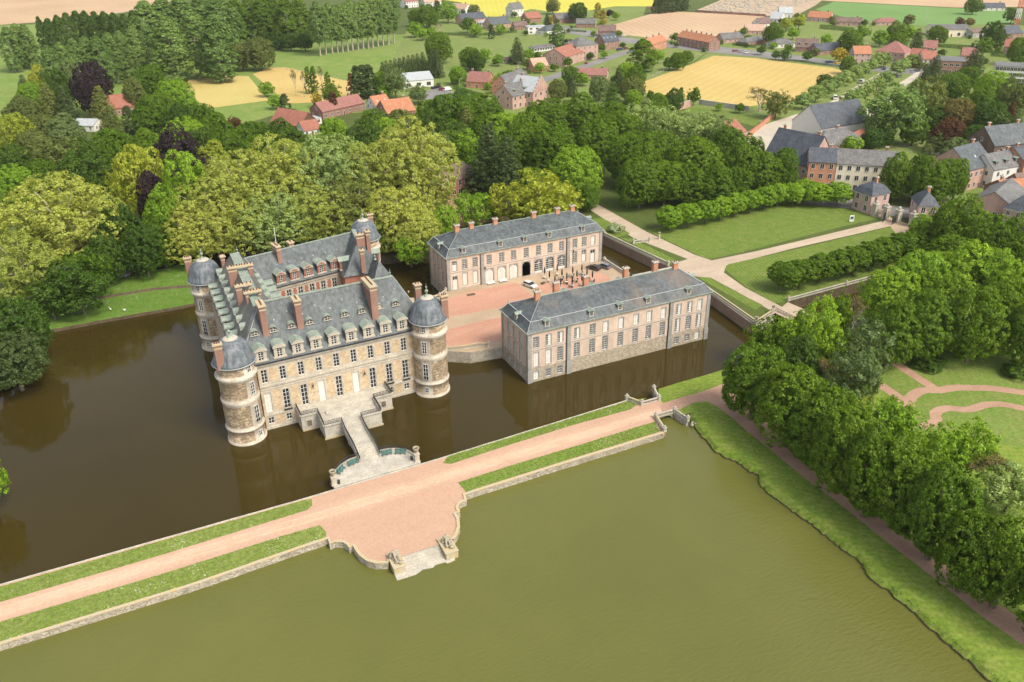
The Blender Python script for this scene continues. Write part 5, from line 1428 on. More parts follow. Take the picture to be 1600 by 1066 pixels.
    E = [(-e, -e, He + .1), (L + e, -e, He + .1), (L + e, D + e, He + .1), (-e, D + e, He + .1)]
    B_ = [(ins, ins, zi), (L - ins, ins, zi), (L - ins, D - ins, zi), (ins, D - ins, zi)]
    b = MB()
    for i in range(4):
        j = (i + 1) % 4; mid0 = Vector(E[i]).lerp(Vector(B_[i]), .35) - Vector((0, 0, .28)) * .5; mid1 = Vector(E[j]).lerp(Vector(B_[j]), .35) - Vector((0, 0, .28)) * .5
        poly_roof(b, [[E[i], E[j], mid1, mid0], [mid0, mid1, B_[j], B_[i]]])
    r0, r1 = (hx, ym, zr_), (L - hx + .9, ym, zr_)
    poly_roof(b, [[B_[0], B_[1], r1, r0], [B_[2], B_[3], r0, r1], [B_[1], B_[2], r1], [B_[3], B_[0], r0]])
    rf = b.build('roof', M[roofmat], t)
    b = MB()
    for i in range(4): b.beam(B_[i], B_[(i + 1) % 4], .16, .12)
    b.build('roof_break', M['zinc'], rf)
    b = MB(); b.beam(r0, r1, .3, .12); b.build('ridge_capping', M['copper'], rf)
    b = MB()
    for p, q in ((B_[0], r0), (B_[1], r1), (B_[2], r1), (B_[3], r0), (E[0], B_[0]), (E[1], B_[1]), (E[2], B_[2]), (E[3], B_[3])): b.tube([Vector(p) + Vector((0, 0, .05)), Vector(q) + Vector((0, 0, .05))], [.06, .06], 5)
    b.build('hip_flashing', M['zinc'], rf)
    dm = MB()
    dm.box(-.62, -.42, 0, .35, 0, 1.25, 0); dm.box(.42, .62, 0, .35, 0, 1.25, 0); dm.box(-.62, .62, -.08, .3, -.12, 0, 0)
    dm.box(-.6, .6, .35, 1.2, 0, 1.2, 3); dm.box(-.42, .42, .12, .16, 0, 1.25, 2)
    for xx in (-.42, -.04, .34): dm.box(xx, xx + .08, .05, .12, 0, 1.25, 0)
    for z_ in (.4, .8): dm.box(-.42, .42, .07, .12, z_, z_ + .05, 0)
    for s in (-1, 1):
        dm.face([(0, -.3, 1.75), (s * .9, -.3, 1.32), (s * .9, 1.6, 1.32), (0, 1.6, 1.75)] if s > 0 else [(s * .9, -.3, 1.32), (0, -.3, 1.75), (0, 1.6, 1.75), (s * .9, 1.6, 1.32)], 1)
    dm.face([(-.9, -.3, 1.32), (.9, -.3, 1.32), (0, -.3, 1.75)], 1); dm.face([(-.9, -.3, 1.3), (.9, -.3, 1.3), (.9, 1.5, 1.3), (-.9, 1.5, 1.3)][::-1], 3)
    if 'dormer_small' not in DORM: DORM['dormer_small'] = dm.mesh('dormer', [M['limedark'], M['copper'], M['glass'], M['slate_dark']])
    for s in dormx: inst('dormer', DORM['dormer_small'], rf, (s, .28, He + .75))
    for s in dormx[1:-1]: inst('dormer', DORM['dormer_small'], rf, (s, D - .28, He + .75), PI)
    inst('dormer', DORM['dormer_small'], rf, (.28, D * .5, He + .75), -PI / 2); inst('dormer', DORM['dormer_small'], rf, (L - .28, D * .5, He + .75), PI / 2)
    for s, yy, z0 in chims: inst('chimney', chimney_mesh(1.25, .95, zr_ + 1.75 - z0, ('brick_orange', 'limedark', 'pot'), 2, False), rf, (s, yy, z0))
    for s in (ins, L - ins): inst('finial', finial_mesh(1.2), rf, (s, D - ins, zi))
    return t
bR = [2.1, 5.3, 8.4, 12.8, 16.95, 20.5, 24.75, 28.95, 32.75, 36.8, 41.3, 44.55, 47.6]
wing('long near wing of pink brick standing in the moat, slate mansard roof with rust stains', 76.6, 154.8, 50.6, 14.1, 12.9, bR,
     ['grid', 'half', 'half', 'half', 'grid', 'white', 'white', 'white', 'white', 'white', 'half', 'half', 'white'],
     ['white', 'white', 'grid', 'grid', 'grid', 'grid', 'grid', 'grid', 'grid', 'grid', 'half', 'grid', 'half'], 0,
     ['white', 'grid', 'grid', 0, 0, 0, 0, 0, 0, 0, 'grid', 'grid', 'white'], 'brick_pink', 'slate_rust',
     [(5.9, 7.0, 16.2), (44.4, 7.0, 16.6), (12.2, 9.6, 15.6), (20.3, 9.6, 15.6), (31.6, 9.6, 15.6), (40.2, 9.6, 15.6)], [5.1, 16.7, 24.5, 32.4, 44.2])
bB = [2.25, 5.3, 8.45, 12.75, 16.6, 20.35, 24.35, 28.3, 32.05, 35.85, 40.3, 43.4, 46.4]
wing('long rear wing of pink brick across the courtyard, arched doors and slate mansard roof', 77.2, 206.0, 49.4, 13.8, 12.75, bB,
     ['blind'] + ['grid'] * 11 + ['white'], ['door', 'white', 'white', 'awhite', 'awhite', 'awhite', 'pass', 'agrid', 'agrid', 'agrid', 'grid', 'blind', 'door'], GZ,
     None, 'brick_yard', 'slate', [(6.1, 6.9, 16.2), (10.5, 6.9, 16.6), (17.9, 6.9, 16.6), (30.2, 6.9, 16.6), (38.0, 6.9, 16.6), (43.0, 6.9, 16.6)], [5.3, 16.5, 24.2, 32.0, 43.1])

# ---------------------------------------------------------------- courtyard things
WH = None
def wheel_meshes():
    global WH
    if WH: return WH
    a = MB(); a.lathe([(.2, -.1), (.31, -.1), (.33, -.05), (.33, .05), (.31, .1), (.2, .1)], 14, 0, cap=False)
    c = MB(); c.lathe([(.21, -.085), (.21, .085)], 10, 0); c.lathe([(.0, -.086), (.21, -.085)], 10, 0, cap=False)
    WH = (a.mesh('tyre', M['tyre']), c.mesh('rim', M['car_silver'])); return WH
CARM = {}
def car(x, y, z, a, paint, label, est=True, van=False, group=None, hi=True):
    t = thing('parked_car', label, 'van' if van else 'car', (x, y, z), a, group)
    key = (paint, est, van)
    if key not in CARM:
        b = MB(); L, Wd = (2.6, .98) if van else (2.15, .88)
        lo = [(-L, .32), (-L - .02, .62), (-L + .08, .86), (-L * .45, .92), (L * .4, .93), (L * .85, .86), (L, .66), (L, .32)] if not van else [(-L, .35), (-L, 1.2), (L * .6, 1.2), (L * .92, 1.0), (L, .7), (L, .35)]
        for i in range(len(lo)):
            p, q = lo[i], lo[(i + 1) % len(lo)]
            b.face([(p[0], -Wd, p[1]), (q[0], -Wd, q[1]), (q[0], Wd, q[1]), (p[0], Wd, p[1])])
        for s in (-1, 1): b.face([(p[0], s * Wd, p[1]) for p in lo][::s])
        rear = -L + .12 if est or van else -L * .62
        top = 2.05 if van else 1.46
        cab = [(rear, .9 if not van else 1.2), (rear + (.1 if van else .35), top - .06), (rear + .7, top), (L * .12 if not van else L * .45, top), (L * .5 if not van else L * .72, .92 if not van else 1.2)]
        ct = Wd - .17
        g = MB()
        for i in range(len(cab) - 1):
            p, q = cab[i], cab[i + 1]; wp = Wd - .05 if p[1] < 1.25 else ct; wq = Wd - .05 if q[1] < 1.25 else ct
            f = [(p[0], -wp, p[1]), (q[0], -wq, q[1]), (q[0], wq, q[1]), (p[0], wp, p[1])][::-1]
            (g if i in (0, 3) else b).face(f)
        for s in (-1, 1):
            f = [(cab[0][0], s * (Wd - .05), cab[0][1])] + [(p[0], s * ct, p[1]) for p in cab[1:4]] + [(cab[4][0], s * (Wd - .05), cab[4][1])]
            (b if van else g).face(f[::s])
        CARM[key] = (b.mesh('body', M[paint]), g.mesh('window_glass', M['glass']), L, Wd)
    bm, gm, L, Wd = CARM[key]
    inst('body', bm, t, (0, 0, 0)); inst('window_glass', gm, t, (0, 0, 0))
    ty, ri = wheel_meshes()
    for sx in (-L * .62, L * .62):
        for s in (-1, 1):
            w_ = inst('wheel', ty, t, (sx, s * (Wd - .06), .33), 0, None, (PI / 2, 0, 0)); 
            if hi: inst('rim', ri, w_, (0, 0, 0))
    if hi:
        for s in (-1, 1):
            b = MB(); b.box(L - .12, L + .02, s * .62 - .17, s * .62 + .17, .6, .76); b.build('headlight', M['lamp_lens'], t)
            b = MB(); b.box(-L - .03, -L + .1, s * .66 - .12, s * .66 + .12, .62, .84); b.build('tail_light', M['lamp_red'], t)
    return t
car(99.0, 198.6, GZ, -1.22, 'car_white', 'white estate car parked on the red courtyard gravel')
car(121.3, 201.4, GZ, 2.0, 'car_black', 'black car parked in the courtyard, beside the umbrellas')
car(124.6, 201.0, GZ, 1.95, 'car_grey', 'dark grey car parked in the courtyard against the balustrade')
pm = MB(); pm.lathe([(.06, .9), (.17, 1.15), (.19, 1.7), (.13, 2.6), (.05, 2.95), (.02, 3.05)], 8); CAN = pm.mesh('canopy', M['cloth_black'])
pm = MB(); pm.tube([Vector((0, 0, 0)), Vector((0, 0, 3.0))], [.03, .03], 6); POLE = pm.mesh('pole', M['iron'])
pm = MB(); pm.box(-.38, .38, -.38, .38, 0, .1); BASE = pm.mesh('base', M['limedark'])
pm = MB(); pm.lathe([(.02, .70), (.38, .70), (.38, .74), (.0, .742)], 14, 0, cap=False); TOPM = pm.mesh('tabletop', M['white_paint']); TOPG = pm.mesh('tabletop', M['plaster_grey'])
pm = MB(); pm.tube([Vector((0, 0, 0)), Vector((0, 0, .7))], [.05, .04], 6); pm.lathe([(.26, 0), (.26, .03)], 10); TLEG = pm.mesh('leg', M['iron'])
sm = MB(); sm.box(-.21, .21, -.21, .21, .42, .46); SEAT = sm.mesh('seat', M['iron'])
sm = MB(); sm.box(-.21, .21, .18, .22, .5, .88); SBACK = sm.mesh('backrest', M['iron'])
sm = MB(); sm.box(-.02, .02, -.02, .02, 0, .42); SLEG = sm.mesh('leg', M['iron'])
PAR = [(851, 432, 'leftmost of the closed umbrellas, nearest the passage'), (858.5, 438, 'second from left, standing over a bare white table'), (870.5, 428, 'in the back row before the first glazed arch'), (867, 446, 'in front row, nearest the white car'), (878, 435, 'in the middle row, third from the left'), (885.5, 441, 'middle row, beside the gap between two chimneys'), (894.8, 431, 'back row, third from the left'), (901.3, 437, 'middle row, centre of the terrace'), (894, 447, 'front row, centre'), (909, 427.5, 'back row, nearest the black car'), (909, 443.5, 'front row, left of the roof chimney'), (917, 434, 'right of the middle row beside black car'), (925.5, 438, 'rightmost of the closed umbrellas'), (876, 450, 'lowest in the front row, half behind a chimney')]
for i, (x, y, d) in enumerate(PAR):
    p = at(x, y, GZ)
    t = thing('closed_parasol', 'closed black umbrella, ' + d, 'parasol', p, random.uniform(0, 1), 'closed black parasols in the courtyard')
    inst('base', BASE, t, (0, 0, 0)); inst('pole', POLE, t, (0, 0, 0)); inst('canopy', CAN, t, (0, 0, 0), 0, (1.25, 1.25, 1.0))
TL = ['small white table nearest the passage', 'small white table behind the white car', 'small white table in back before first glazed arch', 'small cafe table nearest the white car with chairs', 'small cafe table at the left middle', 'small white cafe table between two roof chimneys', 'small cafe table in the back row centre', 'small cafe table at the very centre of the umbrellas', 'small cafe table in the front row centre', 'small cafe table nearest the black car', 'small cafe table left of the roof chimney', 'small cafe table right of centre beside black car', 'small cafe table at the rightmost umbrella']
TAB = [(p[0] + random.uniform(-1.5, 1.5), p[1] + random.uniform(2, 4)) for p in PAR[:13]]
for i, (x, y) in enumerate(TAB):
    p = at(x, y, GZ)
    t = thing('cafe_table', TL[i], 'table', p, 0, 'cafe tables in the courtyard')
    inst('tabletop', TOPM if i < 3 or i == 5 else TOPG, t, (0, 0, 0)); inst('leg', TLEG, t, (0, 0, 0))
    if i in (0, 1, 2): continue
    for k in range(3):
        a = random.uniform(0, 1) + k * 2.1
        c = thing('cafe_chair', 'dark metal cafe chair round a white table in the courtyard', 'chair', (p.x + .75 * math.cos(a), p.y + .75 * math.sin(a), GZ), a - PI / 2, 'cafe chairs in the courtyard')
        inst('seat', SEAT, c, (0, 0, 0)); inst('backrest', SBACK, c, (0, 0, 0))
        for sx in (-.18, .18):
            for sy in (-.18, .18): inst('leg', SLEG, c, (sx, sy, 0))
for x, lb in ((12.75, 'white bench before the leftmost blind arch of the rear wing'), (16.6, 'white bench before the second blind arch of the rear wing')):
    t = thing('garden_bench', lb, 'bench', (77.2 + x, 204.9, GZ), 0, 'white benches in the courtyard')
    for n_, bx in (('seat', (-1.1, 1.1, -.3, .25, .42, .48)), ('backrest', (-1.1, 1.1, .25, .31, .5, .95)), ('leg', (-1.05, -.97, -.28, .28, 0, .42)), ('leg', (.97, 1.05, -.28, .28, 0, .42))):
        b = MB(); b.box(*bx); b.build(n_, M['white_paint'], t)
for px, py, lb in ((847, 423, 'dark planter box with shrub beside the passage'), (876, 418.5, 'dark green planter before the second glazed arch'), (882, 416.5, 'dark green planter before the third glazed arch')):
    p = at(px, py, GZ); t = thing('planter', lb, 'planter', p, 0, 'planters by the rear wing')
    b = MB(); b.box(-.5, .5, -.3, .3, 0, .55); b.build('box', M['iron'], t)
    cm = KIND['shrub'][0][0]; inst('foliage', cm, t, (0, 0, .45), 0, (.3, .22, .3))
p = at(848.5, 443.5, GZ); t = thing('stone_block', 'small brown stone block lying on the cobbles by the white car', 'block', p, .4); b = MB(); b.box(-.7, .7, -.35, .35, 0, .35); b.box(-.5, .5, -.25, .25, .35, .5); b.build('block', M['earth'], t)
p = at(735.5, 460.5, GZ); sheet('planting_patch', [(p.x - 1.3, p.y - .7), (p.x + 1.2, p.y - .8), (p.x + 1.3, p.y + .6), (p.x - 1, p.y + .8)], GZ + .02, 'earth', None, world=True)
for px, py, lb in ((755, 416.5, 'left courtyard wall lantern of the rear wing'), (893.6, 390.5, 'right courtyard wall lantern of the rear wing')):
    p = at(px, py, 8.0); b = MB(); b.tube([Vector((0, .5, .3)), Vector((0, 0, .6)), Vector((0, 0, .3))], [.04] * 3, 5); b.lathe([(.1, -.4), (.22, 0), (.22, .1), (.05, .35)], 6)
    # hung on the courtyard wall
    o = b.build('wall_lamp', M['iron'], None, (p.x, 205.75, 8.0)); tag(o, lb, 'lamp')

# ---------------------------------------------------------------- village
HW = {}
def house_window(w, h, dark=True, mat='white_paint'):
    k = (w, h, dark, mat)
    if k not in HW:
        b = MB(); t = .09
        b.box(-w / 2, w / 2, -.06, .0, 0, h, 1)
        for bx in ((-w / 2 - t, -w / 2, -.1, 0, -.05, h + .05), (w / 2, w / 2 + t, -.1, 0, -.05, h + .05), (-w / 2, w / 2, -.1, -.061, h - .02, h + .09), (-w / 2, w / 2, -.14, -.061, -.1, .02), (-.04, .04, -.09, -.061, 0, h)): b.box(*bx, 0)
        HW[k] = b.mesh('window', [M[mat], M['glass'] if dark else M['offwhite']])
    return HW[k]
db = MB(); db.box(-.5, .5, -.08, 0, 0, 2.1, 0); db.box(-.6, -.5, -.1, 0, 0, 2.2, 1); db.box(.5, .6, -.1, 0, 0, 2.2, 1); db.box(-.5, .5, -.1, 0, 2.1, 2.2, 1); DOOR = db.mesh('door', [M['wood_brown'], M['white_paint']])
def house(label, fl, fr, depth, eave, rise, wall, roof, kind='gable', storeys=2, cols=4, chim=1, side=2, g=GZ, cat='house', ov=.35, chmat='brick_house', trim=None, door=True, win=(1.0, 1.35), name='house', skylights=0, ridge_x=True, wide=False, dormers=0):
    """house whose visible front runs from pixel fl to fr on the ground, built with roof, openings, chimneys"""
    a = at(*fl, g); c = at(*fr, g); d = c - a; L = d.length; ang = math.atan2(d.y, d.x)
    t = thing(name, label, cat, (a.x, a.y, g), ang)
    b = MB(); D = depth
    b.box(0, L, 0, D, -.5, eave)
    rfb = MB(); e = ov; zr_ = eave + rise
    if kind == 'gable':
        if ridge_x:
            b.face([(0, 0, eave), (0, D / 2, zr_ - .05), (0, D, eave)]); b.face([(L, 0, eave), (L, D, eave), (L, D / 2, zr_ - .05)])
            k = rise / (D / 2) * e; th = .18
            for s in (0, 1):
                y0, ze = (-e, eave - k) if s == 0 else (D + e, eave - k)
                f = [(-e * .6, y0, ze + .06), (L + e * .6, y0, ze + .06), (L + e * .6, D / 2, zr_ + .06), (-e * .6, D / 2, zr_ + .06)]
                rfb.face(f if s == 0 else f[::-1]); f2 = [(p[0], p[1], p[2] - th) for p in f]; rfb.face(f2[::-1] if s == 0 else f2)
                rfb.face([f2[0], f2[1], f[1], f[0]]); rfb.face([f[1], f2[1], f2[2], f[2]]); rfb.face([f[0], f[3], f2[3], f2[0]])
        else:
            b.face([(0, 0, eave), (L, 0, eave), (L / 2, 0, zr_ - .05)]); b.face([(0, D, eave), (L / 2, D, zr_ - .05), (L, D, eave)])
            k = rise / (L / 2) * e
            for s in (0, 1):
                x0 = -e if s == 0 else L + e
                f = [(x0, -e * .6, eave - k + .06), (L / 2, -e * .6, zr_ + .06), (L / 2, D + e * .6, zr_ + .06), (x0, D + e * .6, eave - k + .06)]
                rfb.face(f if s == 0 else f[::-1]); rfb.face([(p[0], p[1], p[2] - .2) for p in f]); f2 = [(p[0], p[1], p[2] - .2) for p in f]
                rfb.face([f[0], f[1], f2[1], f2[0]]); rfb.face([f[0], f2[0], f2[3], f[3]])
    elif kind == 'hip':
        m = min(L, D) / 2; k = .05
        B_ = [(-e, -e, eave), (L + e, -e, eave), (L + e, D + e, eave), (-e, D + e, eave)]
        if L >= D: r0, r1 = (m, D / 2, zr_), (L - m, D / 2, zr_); fs = [[B_[0], B_[1], r1, r0], [B_[2], B_[3], r0, r1], [B_[1], B_[2], r1], [B_[3], B_[0], r0]]
        else: r0, r1 = (L / 2, m, zr_), (L / 2, D - m, zr_); fs = [[B_[0], B_[1], r0], [B_[2], B_[3], r1], [B_[1], B_[2], r1, r0], [B_[3], B_[0], r0, r1]]
        poly_roof(rfb, fs); rfb.face([(p[0], p[1], p[2] - .02) for p in B_][::-1])
    elif kind == 'mansard':
        B_ = [(-e, -e, eave), (L + e, -e, eave), (L + e, D + e, eave), (-e, D + e, eave)]; C_ = [(1.0, 1.0, eave + rise * .5), (L - 1.0, 1.0, eave + rise * .5), (L - 1.0, D - 1.0, eave + rise * .5), (1.0, D - 1.0, eave + rise * .5)]
        m = min(L, D) / 2
        for i in range(4): poly_roof(rfb, [[B_[i], B_[(i + 1) % 4], C_[(i + 1) % 4], C_[i]]])
        if L >= D: r0, r1 = (m, D / 2, zr_), (L - m + .01, D / 2, zr_); fs = [[C_[0], C_[1], r1, r0], [C_[2], C_[3], r0, r1], [C_[1], C_[2], r1], [C_[3], C_[0], r0]]
        else: r0, r1 = (L / 2, m, zr_), (L / 2, D - m + .01, zr_); fs = [[C_[0], C_[1], r0], [C_[2], C_[3], r1], [C_[1], C_[2], r1, r0], [C_[3], C_[0], r0, r1]]
        poly_roof(rfb, fs); rfb.face([(p[0], p[1], p[2] - .02) for p in B_][::-1])
    else:
        rfb.box(-.15, L + .15, -.15, D + .15, eave + .004, eave + .3)
    w_ = b.build('wall', M[wall], t); r_ = rfb.build('roof', M[roof], t)
    ww, wh = win
    wm = house_window(ww, wh)
    sh = eave / storeys
    for st in range(storeys):
        zb = st * sh + (.9 if sh > 2.4 else .7)
        for i in range(cols):
            x = L * (i + .5) / cols
            if st == 0 and door and i == cols // 2 and cols > 1:
                inst('door', DOOR, w_, (x, -.001, 0)); continue
            inst('window', wm, w_, (x, -.001, zb))
        for i in range(side):
            y = D * (i + .5) / side
            inst('window', wm, w_, (-.001, y, zb), -PI / 2); inst('window', wm, w_, (L + .001, y, zb), PI / 2)
    if kind == 'gable' and ridge_x and rise > 2.6 and side:
        inst('window', wm, w_, (-.001, D / 2, eave + .3), -PI / 2); inst('window', wm, w_, (L + .001, D / 2, eave + .3), PI / 2)
    for i in range(chim):
        u = .12 + .76 * (i / max(chim - 1, 1)) if chim > 1 else .8
        x, y = (L * u, D / 2 + .3) if (ridge_x and kind != 'hip' or L >= D) else (L / 2 + .3, D * u)
        if kind in ('hip', 'mansard'): x = L * (.35 + .3 * u); 
        zz = eave if kind != 'flat' else eave
        inst('chimney', chimney_mesh(.9, .65, rise + 1.5, (chmat, 'limedark', 'pot'), 1, False), r_, (x, y, zz))
    if trim:
        bb = MB(); bb.box(-.06, L + .06, -.09, -.003, eave - .45, eave - .1); bb.build('cornice', M[trim], t)
    if kind == 'gable' and ridge_x:
        for i in range(skylights):
            u = (i + .5) / skylights; s = .45; x = L * u; y = D / 2 * s; z = eave + rise * s
            bb = MB(); an = math.atan2(rise, D / 2); dy, dz = math.cos(an) * .55, math.sin(an) * .55
            bb.face([(x - .4, y - dy, z - dz + .16), (x + .4, y - dy, z - dz + .16), (x + .4, y + dy, z + dz + .16), (x - .4, y + dy, z + dz + .16)]); bb.build('skylight', M['zinc'], r_)
        for i in range(dormers):
            u = (i + .5) / dormers; inst('dormer', DORM['dormer_small'], r_, (L * u, D * .1, eave + rise * .2), 0, (1.1, 1.1, 1.15))
    return t
